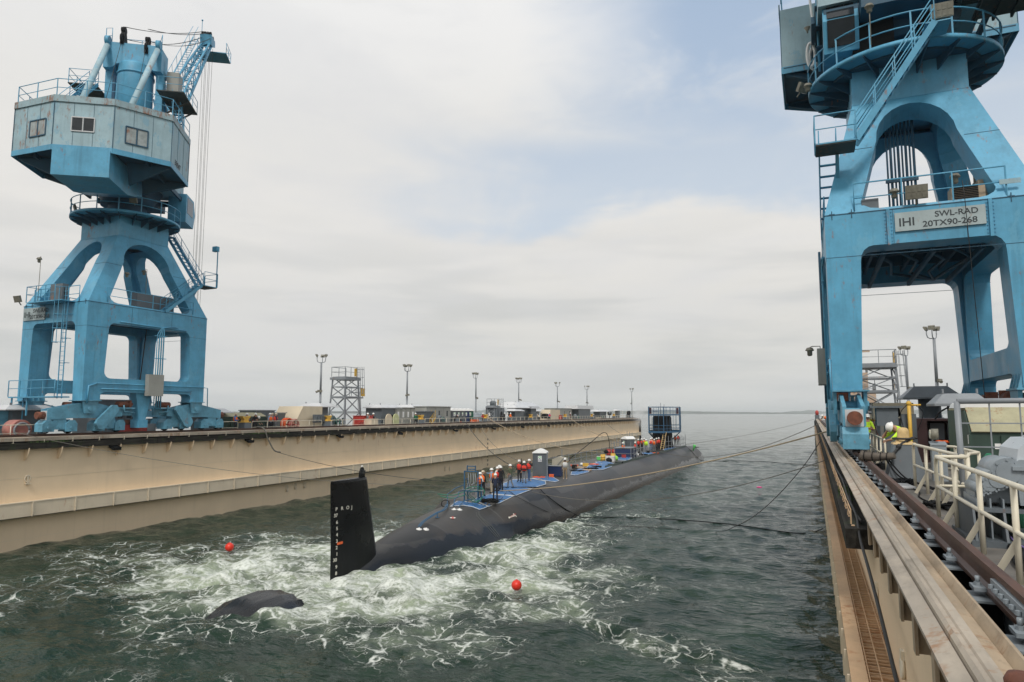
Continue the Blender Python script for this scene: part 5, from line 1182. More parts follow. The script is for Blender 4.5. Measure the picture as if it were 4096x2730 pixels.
# portable toilets
def toilet(loc,rz,body,lab,group,logo=True,s=1.0):
    t=thing('portable_toilet',lab,'portable toilet',loc,rz,group)
    mb=MB(); mb.frust((0,0,0),(1.14,1.2),(1.10,1.16),2.05); mb.bb(-.60,.60,-.63,.63,0,.12)
    for x in (-.57,.57): mb.bb(x-.03,x+.03,-.62,.60,.1,2.0)
    mb.build('cabin',body,t)
    mb=MB(); mb.plate([(-.40,.15),(.40,.15)]+[(.40*math.cos(a),1.68+.25*math.sin(a)) for a in [i*PI/10 for i in range(11)]],[],(0,-.605,0),(1,0,0),(0,0,1),(0,-.03,0)); mb.bb(-.30,.30,-.648,-.636,.3,.85); mb.bb(.25,.33,-.66,-.636,1.05,1.2)
    d=mb.build('door',body,t)
    mb=MB(); mb.prism([(-.66,-.68,2.03),(.66,-.68,2.03),(.62,-.66,2.12),(.25,-.6,2.32),(0,-.58,2.38),(-.25,-.6,2.32),(-.62,-.66,2.12)],(0,1.36,0)); mb.build('roof',white,t)
    if logo:
        mb=MB(); mb.bb(-.16,.16,-.652,-.650,1.33,1.80); p=mb.build('poster',white,d)
        mb=MB(); 
        mb.plate([(-.12,1.60),(0,1.74),(.12,1.60),(.12,1.66),(.05,1.76),(-.05,1.76),(-.12,1.66)],[],(0,-.6535,0),(1,0,0),(0,0,1),(0,-.002,0)); mb.build('logo',lime,d)
        mb=MB(); mb.plate([(-.11,1.50),(0,1.63),(.11,1.50),(.06,1.50),(0,1.57),(-.06,1.50)],[],(0,-.6535,0),(1,0,0),(0,0,1),(0,-.002,0)); mb.build('logo',letter,d)
        o=text('CURE',.115,(-.15,-.654,1.385),PI/2,0,toiletb,name='lettering',th=.001,bold=.02); o.parent=d
    return t
q=hullpt(A3,205,1030)[0]; q.x=-21.4; q=Vector((-21.35,54.8,2.36)); T1=toilet(q,R(17),toiletg,'dark grey portable toilet with white roof and green logo, nearer one on the submarine',None)
q=Vector((-21.6,86.0,2.42)); T2=toilet(q,R(-38),toiletg,'dark grey portable toilet farther along the casing, behind workers in red vests',None)
# platform round the sail
def platform():
    t=thing('sail_scaffold','blue steel work platform wrapped round the black sail','scaffold',(-21.1,104,4.8)); O=Matrix.Translation((21.1,-104,-4.8))
    pts=[(-22.7,100.6),(-20.2,100.9),(-18.6,106.5),(-19.4,110.8),(-22.6,110.8),(-24.2,106.0)]
    pts=[(-22.25,101.2),(-20.0,101.0),(-18.45,105.2),(-19.2,110.5),(-22.4,110.8),(-23.2,106.0)]
    def go(mb):
        n=len(pts)
        for i in range(n):
            a,b=pts[i],pts[(i+1)%n]
            for z,w in ((4.95,.28),(7.45,.18),(8.62,.07),(8.15,.06),(7.9,.05),(5.9,.06),(5.4,.06)): mb.bar((*a,z),(*b,z),.08,w)
            mb.bar((*a,4.8),(*a,8.68),.10)
            L_=(Vector(a)-Vector(b)).length; m_=max(2,int(L_/.75))
            for k in range(1,m_):
                q=Vector(a).lerp(Vector(b),k/m_); mb.bar((q.x,q.y,4.9),(q.x,q.y,8.6),.035)
            mb.bar((*a,4.85),((a[0]+SX*2)/3,(a[1]+106*2)/3,3.2),.10)
            mb.bar((*a,7.45),(SX+ (1.1 if a[0]>SX else -1.1),a[1]*.5+53,7.45),.08)
    mb=MB(O); go(mb); mb.build('frame',bluep,t)
    mb=MB(O); c=Vector((SX,106,0)); n=len(pts)
    for z in (4.86,7.42):
        inner=[((p[0]-SX)*.5+SX if 0 else SX+math.copysign(1.15,p[0]-SX),max(102,min(109.4,p[1]))) for p in pts]
        for i in range(n):
            a,b,c_,d=pts[i],pts[(i+1)%n],inner[(i+1)%n],inner[i]; mb.prism([(*a,z),(*b,z),(*c_,z),(*d,z)],(0,0,.03))
    mb.build('deck_boards',grating,t)
    mb=MB(O)
    for x,y in ((-22.0,101.4),(-18.8,105.6),(-19.6,110.2)): mb.bb(x-.15,x+.15,y-.1,y+.1,7.6,8.5)
    mb.build('control_box',mk('dull maroon paint',(.08,.012,.012),.6,.2,2),t)
    mb=MB(O); mb.tube([(-21.0,104,7.3),(-21.0,104,9.25)],.05,6); mb.tube([(-20.6,104.6,7.3),(-20.6,104.6,9.05)],.04,6); mb.lathe([(.35,7.9),(.4,8.0),(.3,8.05)],(-21.6,102.8,0),12); mb.build('mast',galv,t)
platform()
def lad():
    t=thing('ladder','wooden ladder leaning against the black sail','ladder',(-20.2,100.3,2.45)); 
    mb=MB(); 
    for x in (-.22,.22): mb.bar((x,0,0),(x+.25,1.2,2.5),.06)
    mb.build('rail',ywl,t); mb=MB()
    for i in range(1,9): k=i/9; mb.bar((-.22+.25*k,1.2*k,2.5*k),(.22+.25*k,1.2*k,2.5*k),.04)
    mb.build('rungs',ywl,t)
lad()
# scaffold tube handrail along the port edge and by the sail
def scaff(pts,h,lab,spc=2.1,name='scaffold_railing',tall=0,seed=1):
    rg=random.Random(seed); P=[Vector((x,y,onhull(y,x))) for x,y in pts]; o=P[0]; t=thing(name,lab,'scaffold railing',o)
    up=Vector((0,0,1)); mb=MB(); L_=[p-o for p in P]
    for a,b in zip(L_[:-1],L_[1:]):
        mb.bar(a+up*h,b+up*h,.045); mb.bar(a+up*h*.5,b+up*h*.5,.045)
    mb.build('rails',galv,t); first=None
    for a,b in zip(L_[:-1],L_[1:]):
        n=max(1,round((b-a).length/spc))
        for i in range(n):
            m=MB(); hh=h+.1+(rg.random()*tall if tall else 0); m.bar((0,0,0),(0,0,hh),.05); m.ball((0,0,h),.05,6); q=m.build('post',galv,t); q.location=a+(b-a)*i/n
    return t
scaff([(-23.2,57),(-23.3,70),(-23.3,84)],1.05,'grey tube handrail along the far edge of the casing, behind the tarps',seed=3)
scaff([(-23.3,84.2),(-23.2,92),(-23.1,100)],1.5,'taller grey scaffold tubes behind the crowd near the sail',spc=1.3,tall=1.4,seed=4)
scaff([(-18.9,78),(-18.9,84.5)],1.2,'scaffold rail beside the drums on the near edge of the casing',spc=1.6,tall=.6,seed=5)
scaff([(-19.2,98),(-18.7,104),(-18.8,112),(-19.6,117)],1.25,'scaffold rail round the foot of the sail on the near side',spc=1.5,tall=.8,seed=6)
mb=MB(); mb.bar((0,0,0),(0,0,2.3),.06); mb.ball((0,0,1.7),.07,6); o=mb.build('scaffold_pole',galv); o.location=(-19.9,52.6,2.3); tag(o,'upright scaffold tube gripped by the man in khaki','scaffold pole')
mb=MB(); mb.bar((0,0,0),(0,0,2.2),.05); o=mb.build('scaffold_pole',galv); o.location=(-20.4,57.6,2.35); tag(o,'thin upright tube behind the man in khaki','scaffold pole')
mb=MB(); mb.bar((0,0,0),(0,0,1.6),.05); [mb.ball((0,0,.4+.25*i),.05,6) for i in range(4)]; o=mb.build('scaffold_pole',black); o.location=(-22.6,53.6,2.35); tag(o,'dark upright tube left of the nearer toilet','scaffold pole')
def table():
    t=thing('scaffold_table','grey scaffold staging with a blue sheeted side, near the farther toilet','scaffold',(-20.9,82,2.43)); mb=MB()
    for x in (-1,1):
        for y in (-1.4,1.4): mb.bar((x,y,0),(x,y,1.9),.05)
    for z in (.5,1.15): 
        for y in (-1.4,1.4): mb.bar((-1,y,z),(1,y,z),.045)
        for x in (-1,1): mb.bar((x,-1.4,z),(x,1.4,z),.045)
    mb.build('frame',galv,t); mb=MB(); mb.bb(-1.05,1.05,-1.45,1.45,1.16,1.2); mb.build('boards',galv,t); mb=MB(); mb.bb(-.95,.95,-1.36,-1.34,.05,1.05); mb.bb(.93,.95,-1.34,1.3,.05,1.05); mb.build('sheet',toiletb,t)
table()
def drum(loc,mat,lab,h=.75,r=.26):
    t=thing('drum',lab,'drum',loc); mb=MB(); mb.lathe([(r,0),(r,h*.33),(r+.012,h*.34),(r,h*.36),(r,h*.66),(r+.012,h*.67),(r,h*.69),(r,h)],n=18); mb.build('barrel',mat,t); mb=MB(); mb.lathe([(r+.01,h),(r+.01,h+.04),(.02,h+.05)],n=18); mb.build('lid',mat,t); return t
def onv(R_,x,y): q=hullpt(R_,x,y)[0]; return q
drum(onv(A3,978,838),yellow,'yellow drum at the near end of the white chest'); drum(onv(A3,1105,824),yellow,'yellow drum behind the white chest beside the lime bag')
drum(onv(A3,1055,785)+Vector((-.2,.6,0)),redm,'red drum behind the dark bag, left one',.9); drum(onv(A3,1085,785)+Vector((.1,.8,0)),redm,'red drum behind the dark bag, right one',.9)
t=thing('cooler_chest','long white chest on the casing between yellow drums','chest',onv(A3,1040,835)); mb=MB(); mb.frust((0,0,0),(1.5,.6),(1.55,.65),.5); mb.build('body',white,t); mb=MB(); mb.bb(-.8,.8,-.34,.34,.5,.58); mb.build('lid',white,t)
def bag(loc,mat,lab,s=.35,name='bag',seed=1,cat='bag'):
    rg=random.Random(seed); mb=MB(); mb.ball((0,0,s*.55),s,12,(1,.8,.7)); mb.v=[(x*(1+.12*math.sin(9*z+x*7)),y*(1+.1*math.sin(8*x)),max(0,z)) for x,y,z in mb.v]; mb.tube([(-.1,0,s*1.1),(-.05,0,s*1.5),(.05,0,s*1.5),(.1,0,s*1.1)],.02,5); o=mb.build(name,mat); o.location=loc; return tag(o,lab,cat)
bag(onv(A3,1055,845),rubber,'black bag leaning on the white chest',.38,seed=2); bag(onv(A3,1050,790)+Vector((-.3,0,.5)),rubber,'black bag on top of the white chest by the red drums',.33,seed=3)
bag(onv(A3,1130,820),mk('lime net bag',(.30,.75,.08),.7,.1,4),'lime green bag beside the farther yellow drum',.42,seed=4); bag(onv(A3,1400,770),white,'white sack tied at the scaffold rail',.36,seed=5); bag(onv(A3,710,885),white,'crumpled white sack lying among the tools',.18,seed=6); bag(onv(A3,400,1020),white,'white sack behind the upright tube',.26,seed=7); bag(onv(A3,1440,755),rubber,'black bag beside the white sack',.35,seed=8)
for i,(x,y,m_,l,r_) in enumerate(((175,1050,orange,'orange hose coil in front of the nearer toilet',.5),(870,885,orange,'orange hose heap on the blue tarp with tools',.45),(650,965,rubber,'black cable heap beside the small blue tarp',.6),(700,925,brown,'brown cable heap at the middle of the casing',.6),(830,935,rubber,'black cable heap on the edge of the tool littered tarp',.6),(1075,885,rubber,'small dark cable heap near the yellow drum',.35),(1640,740,orange,'orange lashing heap by the crowd near the sail',.4))):
    coil(onv(A3,x,y),r_,6,l,m_,10+i,'cable heap','cable_heap',.12)
t=thing('manifold_cart','small blue valve cart behind the man in khaki','cart',Vector((-20.8,58.6,2.36))); mb=MB(); mb.bar((-.3,0,0),(-.3,0,1.2),.06); mb.bar((.3,0,0),(.3,0,1.2),.06); mb.bar((-.4,0,.5),(.4,0,.5),.08); mb.bar((-.4,0,1.0),(.4,0,1.0),.08); mb.bb(-.2,.2,-.15,.15,.55,.9); mb.build('frame',bluep,t); mb=MB(); mb.tube([(.25*math.cos(a),-.1,.3+.25*math.sin(a)) for a in [i*PI/8 for i in range(17)]],.04,5); mb.build('hose',rubber,t)
t=thing('dish_cover','tan folded canvas cover right of the nearer toilet','cover',Vector((-20.6,57.4,2.4))); mb=MB(); mb.prism([(-.7,0,.3),(.7,0,.5),(.65,0,1.4),(0,0,1.55),(-.65,0,1.3)],(0,.5,0)); mb.build('canvas',mk('tan canvas',(.45,.42,.34),.8,.1,2),t); mb=MB(); mb.bar((-.6,-.05,.3),(.5,-.05,1.5),.04); mb.bar((-.7,.25,0),(-.7,.25,.5),.05); mb.bar((.7,.25,0),(.7,.25,.5),.05); mb.build('frame',galv,t)
t=thing('work_bench','low bench with blue sheeted side right of the nearer toilet','bench',Vector((-20.5,55.9,2.38))); mb=MB(); mb.bb(-.7,.7,-.3,.3,.85,.89); mb.build('top',galv,t); mb=MB(); mb.bb(-.65,.65,-.26,.26,.02,.84); mb.build('sheet',toiletb,t)
def boards():
    mb=MB(); P=[Vector((x,y,onhull(y,x)+.05)) for x,y in ((-18.9,66),(-18.8,76),(-18.8,84),(-18.8,96),(-18.75,112),(-19.6,117))]
    for a,b in zip(P[:-1],P[1:]): mb.bar(a,b-(b-a)*.01,.05,.35)
    o=mb.build('toe_board',mk('green grey toe board',(.08,.11,.10),.7,.2,2)); return tag(o,'low green grey toe boards along the near edge of the casing','toe board')
boards()
mb=MB(); mb.lathe([(.05,0),(.22,.8),(.25,1.0)],(0,0,0),10,sy=.4); o=mb.build('fender_bag',lime); q=onv(B5,1058,570); o.location=q; o.rotation_euler=(0,.3,0); tag(o,'small lime green marker standing on the bow','marker')
# floats on the water
def buoy(R_,x,y,r,lab,mat=redball,name='buoy',cat='buoy',sc=(1,1,1)):
    p=at(R_,x,y,Z=.22*r); t=thing(name,lab,cat,(p.x,p.y,.25)); mb=MB(); mb.ball((0,0,0),r,20,sc); mb.build('float',mat,t)
    if name=='buoy': mb=MB(); mb.lathe([(.05,r*.96),(.05,r*1.08),(.02,r*1.1)],n=8); mb.build('cap',mat,t)
    return t
buoy(DD,527,1266,.24,'red ball buoy floating left of the rudder, near the far wall'); buoy(DD,1187,1356,.23,'red ball buoy floating right of the rudder, in the foam')
buoy(DD,1745,1125,.22,'small pink float drifting off the submarine',pinkm,'pink_float','float',(1.3,.7,.35))

def crate(R_,x,y,d,mat,lab,rz=0.3,lidm=None):
    q=onv(R_,x,y); t=thing('gear_box',lab,'box',q,rz); mb=MB(); mb.frust((0,0,0),(d[0]*.96,d[1]*.96),(d[0],d[1]),d[2]); mb.build('body',mat,t); mb=MB(); mb.bb(-d[0]*.52,d[0]*.52,-d[1]*.52,d[1]*.52,d[2],d[2]+.04); mb.build('lid',lidm or mat,t)
crate(A3,620,925,(.5,.35,.3),black,'small black gear box beside the small blue tarp'); crate(A3,760,895,(.6,.4,.25),yellow,'low yellow gear box behind the tool littered tarp'); crate(A3,930,815,(.45,.35,.35),lime,'lime green gear box left of the nearer yellow drum',0,white)
crate(A3,1240,800,(.5,.4,.4),redm,'red gear box at the foot of the scaffold staging'); crate(A3,1540,735,(.5,.4,.3),black,'black gear box at the feet of the crowd'); crate(A4,1700,545,(.4,.3,.25),orange,'small orange gear box right of the nearer toilet')
for i,(x,y,m_,l,r_) in enumerate(((900,915,rubber,'black cable heap in the middle of the tool littered tarp',.5),(780,960,brown,'brown cable heap at the aft end of the tool littered tarp',.4),(620,900,orange,'orange cable heap beside the man in khaki',.35),(1300,770,rubber,'black cable heap under the scaffold staging',.5),(1180,860,rubber,'black cable heap below the lime bag',.4),(1500,760,rubber,'black cable heap beyond the white sack',.4),(860,700,ropeg,'grey rope heap behind the one with the tan hat',.3))):
    coil(onv(A3 if i<6 else A4,x,y),r_,6,l,m_,40+i,'cable heap','cable_heap',.15)
# ------------------------------------------------------------ things on the far dock deck
def LP(R_,x,y,X): return at(R_,x,y,X=X)
# light masts
def mast(loc,h,rz,lab,group,extra=False):
    t=thing('light_mast',lab,'light mast',loc,rz,group)
    mb=MB(); mb.cyl((0,0,0),(0,0,h*.55),.13,10,.12); mb.cyl((0,0,h*.55),(0,0,h),.115,10,.10); mb.lathe([(.2,0),(.2,.05),(.13,.08)],n=10); mb.bb(-.1,.12,-.2,-.1,1.3,1.6); mb.build('pole',galv,t)
    a=MB()
    for ang in (0,95,190,265)[:4 if extra else 3]:
        c,s=math.cos(R(ang)),math.sin(R(ang)); a.tube([(0,0,h),(c*.25,s*.25,h),(c*.42,s*.42,h+.10),(c*.48,s*.48,h+.35),(c*.48,s*.48,h+.6)],.04,6)
    a.build('bracket',galv,t)
    for ang in (0,95,190,265)[:4 if extra else 3]:
        c,s=math.cos(R(ang)),math.sin(R(ang)); m=MB(Matrix.Translation((c*.52,s*.52,h+.78))@Matrix.Rotation(R(ang)-PI/2,4,'Z')@Matrix.Rotation(-.5,4,'X'))
        m.bb(-.22,.22,-.04,.08,-.16,.16); m.bb(-.12,.12,-.14,-.04,-.1,.1); l=m.build('lamp',mk_lamp,t)
        m=MB(m.xf); m.bb(-.20,.20,.08,.09,-.14,.14); m.build('glass',lampg,l)
    m=MB(); m.bb(-.25,.25,-.3,-.15,h*.55,h*.55+.25); m.cyl((-.2,-.3,h*.55+.1),(-.35,-.45,h*.55),.12,8); m.build('loudhailer',mk_lamp,t)
    return t
ml=[(A1,1208,'behind the large cream shelter, nearest of the row'),(A1,2113,'behind the grey cabinets, second of the row'),(A2,532,'behind the tanks beside the green toilet, third of the row'),(A2,980,'rising behind the white mushroom vents, fourth of the row'),(A2,1385,'behind the smaller cream shelter, fifth of the row'),(A2,1694,'right of the white box hood, sixth of the row'),(A2,2162,'at the far end of the dock, last of the row')]
g='light masts along the far dock wall'
for i,(r_,x,l) in enumerate(ml):
    p=LP(r_,x,500,-50 if i<6 else -46)
    mast((p.x,p.y,DECK),7.35 if i<6 else 7.6,R(20+37*i),'tall grey floodlight mast '+l,g,i in (1,3))
mast((8.6,59.5,DECK),7.35,R(60),'tall grey floodlight mast at right seen through the near crane, nearer of two','light masts on the near dock wall'); mast((8.6,76.5,DECK),7.35,R(60),'tall grey floodlight mast at right seen through the near crane, farther of two','light masts on the near dock wall')
mast((4.9,182,DECK),7.35,R(30),'distant floodlight mast left of the near crane leg','light masts on the near dock wall')
# bollards
def bollard(loc,lab,group,s=1.0,near=False):
    t=thing('bollard',lab,'bollard',loc,0,group)
    mb=MB(); mb.frust((0,0,0),((.95 if near else 1.05)*s,(.95 if near else 1.05)*s),((.52 if near else .68)*s,(.52 if near else .68)*s),.95); mb.build('pedestal',grey,t)
    mb=MB()
    if near: mb.frust((0,0,.95),(.56,.56),(.52,.52),.05); mb.frust((0,0,1.00),(.40,.40),(.28,.28),.09); mb.lathe([(.16,1.09),(.145,1.14),(.145,1.28),(.13,1.35),(.08,1.39),(.02,1.40)],n=20); mb.build('head',ywl,t)
    else:
        mb.frust((0,0,.95),(.74*s,.74*s),(.70*s,.70*s),.06)
        mb.prism([(-.2,-.28,1.01),(-.2,.28,1.01),(-.2,.22,1.2),(-.2,.42,1.38),(-.2,.46,1.5),(-.2,.2,1.46),(-.2,-.2,1.46),(-.2,-.46,1.5),(-.2,-.42,1.38),(-.2,-.22,1.2)],(.4,0,0)); mb.build('head',yellow,t)
    return t
bl=[(A1,420,'left of the group in life vests, nearest on the far wall'),(A1,1282,'right of the large cream shelter'),(A1,2258,'behind the grey cabinets, next to a lone worker'),(A2,632,'with two line handlers beside the tanks'),(A2,1106,'right of the person in orange by the mushroom vents'),(A2,1466,'in front of the grey cabin by the person in maroon'),(A2,1745,'beside the crouching line handler near the far end'),(A2,1975,'near the far end beside the searchlight')]
BOL=[]
for r_,x,l in bl:
    p=LP(r_,x,700,-44.7); BOL.append(p); bollard((p.x,p.y,DECK),'yellow horned bollard '+l,'horned bollards on the far dock deck')
# cream pipe railings between the bollards
ed=[(A1,190,A1,350,'short cream railing beside the crane wheels'),(A1,495,A1,1225,'cream railing in front of the group in life vests'),(A1,1322,A1,2235,'cream railing in front of the lattice tower'),(A1,2302,A2,607,'cream railing in front of the row of toilets'),(A2,655,A2,1085,'cream railing below the small lattice tower'),(A2,1125,A2,1450,'cream railing below the smaller cream shelter'),(A2,1480,A2,1725,'cream railing below the white box hood'),(A2,1765,A2,1960,'cream railing near the far end of the dock'),(A2,1992,A2,2180,'cream railing at the far end of the dock')]
for ra,xa,rb_,xb,l in ed:
    a=LP(ra,xa,700,-43.95).y; b=LP(rb_,xb,700,-43.95).y; railing([(-43.95,a),(-43.95,b)],l,group='cream railings on the far dock deck',spc=1.75)
railing([(-43.95,18),(-43.95,27.2)],'cream railing at the left edge of the photo, before the crane',group='cream railings on the far dock deck',spc=1.6)
# shelters, hoods, cabins
def shelter(loc,w,l,h,lab,cut):
    t=thing('cream_shelter',lab,'shelter',loc,0); mb=MB(); mb.prism([(0,0,0),(0,0,.0+h*.02),(0,cut,h),(0,l,h),(0,l,0)],(-w,0,0)); mb.build('shell',cream_b,t); mb=MB(); mb.bar((.012,.0,h*.5),(.012,l,h*.5),.02); mb.prism([(.01,cut,.1),(.01,cut+.03,.1),(.01,cut+.03,h-.05),(.01,cut,h-.05)],(.01,0,0)); mb.build('seam',cream_l,t); return t
a=LP(A1,905,780,-45.4); b=LP(A1,1228,645,-45.4); shelter((-45.4,a.y,DECK),3.0,b.y-a.y,b.z-DECK,'large cream wedge shaped shelter with a sloping face on the far deck',(b.y-a.y)*.36)
a=LP(A2,1300,700,-45.8); b=LP(A2,1412,628,-45.8); shelter((-45.8,a.y,DECK),2.0,b.y-a.y,b.z-DECK,'smaller cream wedge shaped shelter beside a grey cabin',(b.y-a.y)*.12)
def hood(loc,w,l,zb,h,stem,lab,cat='vent',mat=galv_l,base=None,smat=grey,group='mushroom vents with sheet metal hoods',inset=.55,round_=False):
    t=thing('mushroom_vent',lab,cat,loc,0,group); mb=MB()
    mb.frust((0,0,zb),(w,l),(w,l),.07); mb.frust((0,0,zb+.07),(w,l),(w-inset*2,l-inset*2),h-.07); mb.build('hood',mat,t)
    mb=MB()
    if round_: mb.lathe([(stem/2,0),(stem/2,zb+.1)],n=24); mb.lathe([(stem/2+.03,zb*.45),(stem/2+.03,zb*.45+.05)],n=24)
    else: mb.bb(-stem/2,stem/2,-stem/2*l/w,stem/2*l/w,0,zb+.1)
    mb.build('duct',smat,t)
    mb=MB()
    for sx in (-1,1): mb.bb(sx*(w/2-inset)-.02,sx*(w/2-inset)+.02,-l/2+inset-.02,-l/2+inset+.12,zb+h,zb+h+.14)
    mb.build('lifting_eye',galv,t)
    if base: mb=MB(); mb.bb(-base[0]/2,base[0]/2,-base[1]/2,base[1]/2,0,base[2]); [mb.bb(base[0]/2,base[0]/2+.03,-base[1]/2+.3+i*.9,-base[1]/2+.34+i*.9,0,base[2]) for i in range(int(base[1]/.9))]; mb.build('plenum_box',smat,t)
    return t
def hoodat(R_,x0,x1,ytop,ybot,X,lab,w=2.6,**k):
    a=LP(R_,x0,ybot,X); b=LP(R_,x1,ybot,X); tp=LP(R_,(x0+x1)/2,ytop,X); l=max(1.2,(b.y-a.y)-w*.35); return hood((X,(a.y+b.y)/2,DECK),w,l,b.z-DECK,max(.25,tp.z-b.z),1.4 if 'stem' not in k else k.pop('stem'),lab,**k)
hoodat(A1,1055,1315,612,655,-48.5,'pale hooded vent behind the large cream shelter',w=3)
hoodat(A1,1722,1990,626,665,-47.2,'pale hooded vent on a grey box left of the grey cabinets',stem=2.2,base=(2.4,3.0,1.0))
hoodat(A1,2048,2232,628,665,-49,'pale hooded vent behind the grey cabinets',w=3)
hoodat(A2,845,1108,548,600,-48.5,'largest and highest of the white mushroom vents',w=4.2,stem=2.2,inset=1.1)
hoodat(A2,865,1042,578,612,-46.6,'white mushroom vent in front of the largest one',w=2.8,inset=.8)
hoodat(A2,1040,1158,585,616,-47.5,'white mushroom vent to the right of the largest one',w=2.6,inset=.7)
hoodat(A2,874,992,618,643,-45.9,'lowest and nearest of the white mushroom vents',w=2.2,inset=.6)
hoodat(A2,1146,1197,628,645,-48,'small pale vent behind a bending worker',w=1.4,stem=.6,inset=.3)
hoodat(A2,1523,1708,585,622,-47.2,'white box shaped hood over a grey house near the sixth mast',w=3.0,stem=2.2,inset=.12)
hoodat(A2,1767,1885,628,648,-47,'white domed vent over grey winch gear near the far end',w=2.6,inset=.6,stem=1.6,base=(2.2,3.5,.9))
hoodat(A2,1985,2035,625,638,-47,'small grey capped vent near the far end of the dock',w=1.5,inset=.3,stem=.8)
# vents beside the far crane
hood((-47.0,28.3+14.5,DECK),2.6,3.6,1.75,.4,1.3,'pale hooded vent just right of the far crane legs'); hood((-49.4,24.6+12,DECK),2.6,3.8,1.95,.4,1.4,'pale hooded vent seen between the legs of the far crane')
hood((-48.6,29.0,DECK),2.4,3.4,1.95,.35,1.4,'pale hooded vent behind the left wheels of the far crane')
def booth(R_,x0,x1,ytop,X,w,lab,mat,name='equipment_cabin',cat='cabin',doors=0,roof=True,taper=0,wins=0,group=None,h=None):
    a=LP(R_,x0,ytop,X); b=LP(R_,x1,ytop,X); l=b.y-a.y; hh=h or (a.z+b.z)/2-DECK; t=thing(name,lab,cat,(X,(a.y+b.y)/2,DECK),0,group)
    mb=MB(); mb.frust((-w/2,0,0),(w*(1-taper),l*(1-taper)),(w,l),hh-.08); mb.build('body',mat,t)
    if roof: mb=MB(); mb.bb(-w-.08,.08,-l/2-.1,l/2+.1,hh-.075,hh); mb.build('roof',galv if mat is grey else mat,t)
    for i in range(doors):
        y=-l/2+l*(i+.5)/doors; mb=MB(); mb.bb(.003,.03,y-l/doors*.38,y+l/doors*.38,.12,hh-.2); d=mb.build('door',mat,t)
        mb=MB(); mb.bb(.03,.036,y-.12,y+.25,hh*.5,hh*.78); mb.build('door_window' if wins else 'label_panel',dkglass if wins else white,d); mb=MB(); mb.bb(.03,.08,y-l/doors*.3,y-l/doors*.3+.05,hh*.4,hh*.46); mb.build('handle',galv,d)
    return t
booth(A2,15,268,592,-45.8,2.6,'long grey beige cabin with two glazed doors left of the toilets',grey_w,doors=3,wins=1)
booth(A1,1992,2195,655,-46.0,1.6,'pair of tall grey electrical cabinets below the second mast',grey_w,'electrical_cabinet','cabinet',doors=4)
booth(A1,535,730,682,-46.8,2.0,'dark grey open booth with flat roof behind the life vest group',grey,'equipment_booth','booth',doors=2)
booth(A1,735,845,708,-46.5,1.6,'grey hopper that tapers downwards beside the booth',grey,'hopper','hopper',taper=.3)
booth(A2,1365,1537,612,-47.2,2.4,'grey cabin with three dark windows beside the smaller cream shelter',grey_w,doors=3,wins=1)
booth(A2,1112,1185,658,-46.4,1.4,'low grey box right of the mushroom vents',grey,'equipment_box','box')
booth(A2,0,95,640,-45.0,1.4,'grey hopper box in front of the long cabin',grey,'hopper','hopper',taper=.25)
booth(B2,1000,1360,305,-47.6,2.6,'long dark grey container under the far crane sill',grey,'equipment_cabin','cabin',doors=4,wins=1)
booth(A2,752,830,605,-46.8,2.0,'grey machine box with a round black opening by the small tower',grey,'fan_housing','fan housing')
p=LP(A2,800,660,-46.78); mb=MB(); mb.cyl((0,0,0),(.1,0,0),.75,20); o=mb.build('fan_opening',black); o.parent=bpy.data.objects['fan_housing']; o.location=Vector((.01,p.y-bpy.data.objects['fan_housing'].location.y,1.2))
def dumpster(loc,l,w,h,lab,rz=0):
    t=thing('dumpster',lab,'dumpster',loc,rz); mb=MB(); mb.frust((0,0,.12),(w*.9,l*.94),(w,l),h-.12); [mb.bb(w/2*.9,w/2+.04,-l/2+i*l/5,-l/2+i*l/5+.08,.2,h-.1) for i in range(6)]; mb.build('bin',dkgreen,t); mb=MB(); mb.frust((0,0,h),(w+.04,l+.04),(w*.35,l),.35); mb.build('lid',olive,t); return t
p=LP(A1,320,700,-47.2); dumpster((-47.2,p.y,DECK),5.2,2.2,1.45,'dark green dumpster with a pale lid right of the far crane')
# toilets on the dock
tl=[(A2,322,toiletg,'grey portable toilet, leftmost of the five on the far dock'),(A2,362,toiletg,'grey portable toilet, second of the five on the far dock'),(A2,402,toiletg,'grey portable toilet, third of the five, left of the dark blue one'),(A2,442,toiletb,'dark blue portable toilet on the far dock'),(A2,484,toiletgr,'dark green portable toilet on the far dock')]
for r_,x,m_,l in tl:
    p=LP(r_,x,700,-45.7); toilet((p.x-.6,p.y,DECK),R(62),m_,l,'portable toilets on the far dock')
# tanks
for x,r0,l in ((530,1.0,'grey ribbed tank under the third mast, left one'),(572,1.0,'grey ribbed tank under the third mast, right one')):
    p=LP(A2,x,690,-47); t=thing('tank',l,'tank',(-47,p.y,DECK)); mb=MB(); mb.lathe([(r0,0),(r0,.5),(r0+.05,.52),(r0,.54),(r0,1.1),(r0+.05,1.12),(r0,1.14),(r0,1.5)],n=24); mb.build('shell',grey_l,t); mb=MB(); mb.lathe([(r0,1.5),(.3,1.65),(.3,1.75),(.02,1.78)],n=24); mb.build('top',grey_l,t)
t=thing('fuel_tank','black horizontal tank with a white band left of the smaller cream shelter','tank',(-46.5,LP(A2,1278,680,-46.5).y,DECK)); mb=MB(); mb.cyl((0,-1.8,1.05),(0,1.8,1.05),.55,20); mb.build('shell',black,t); mb=MB(); [mb.bb(-.4,.4,y,y+.15,0,.65) for y in (-1.3,1.1)]; mb.build('cradle',galv,t)
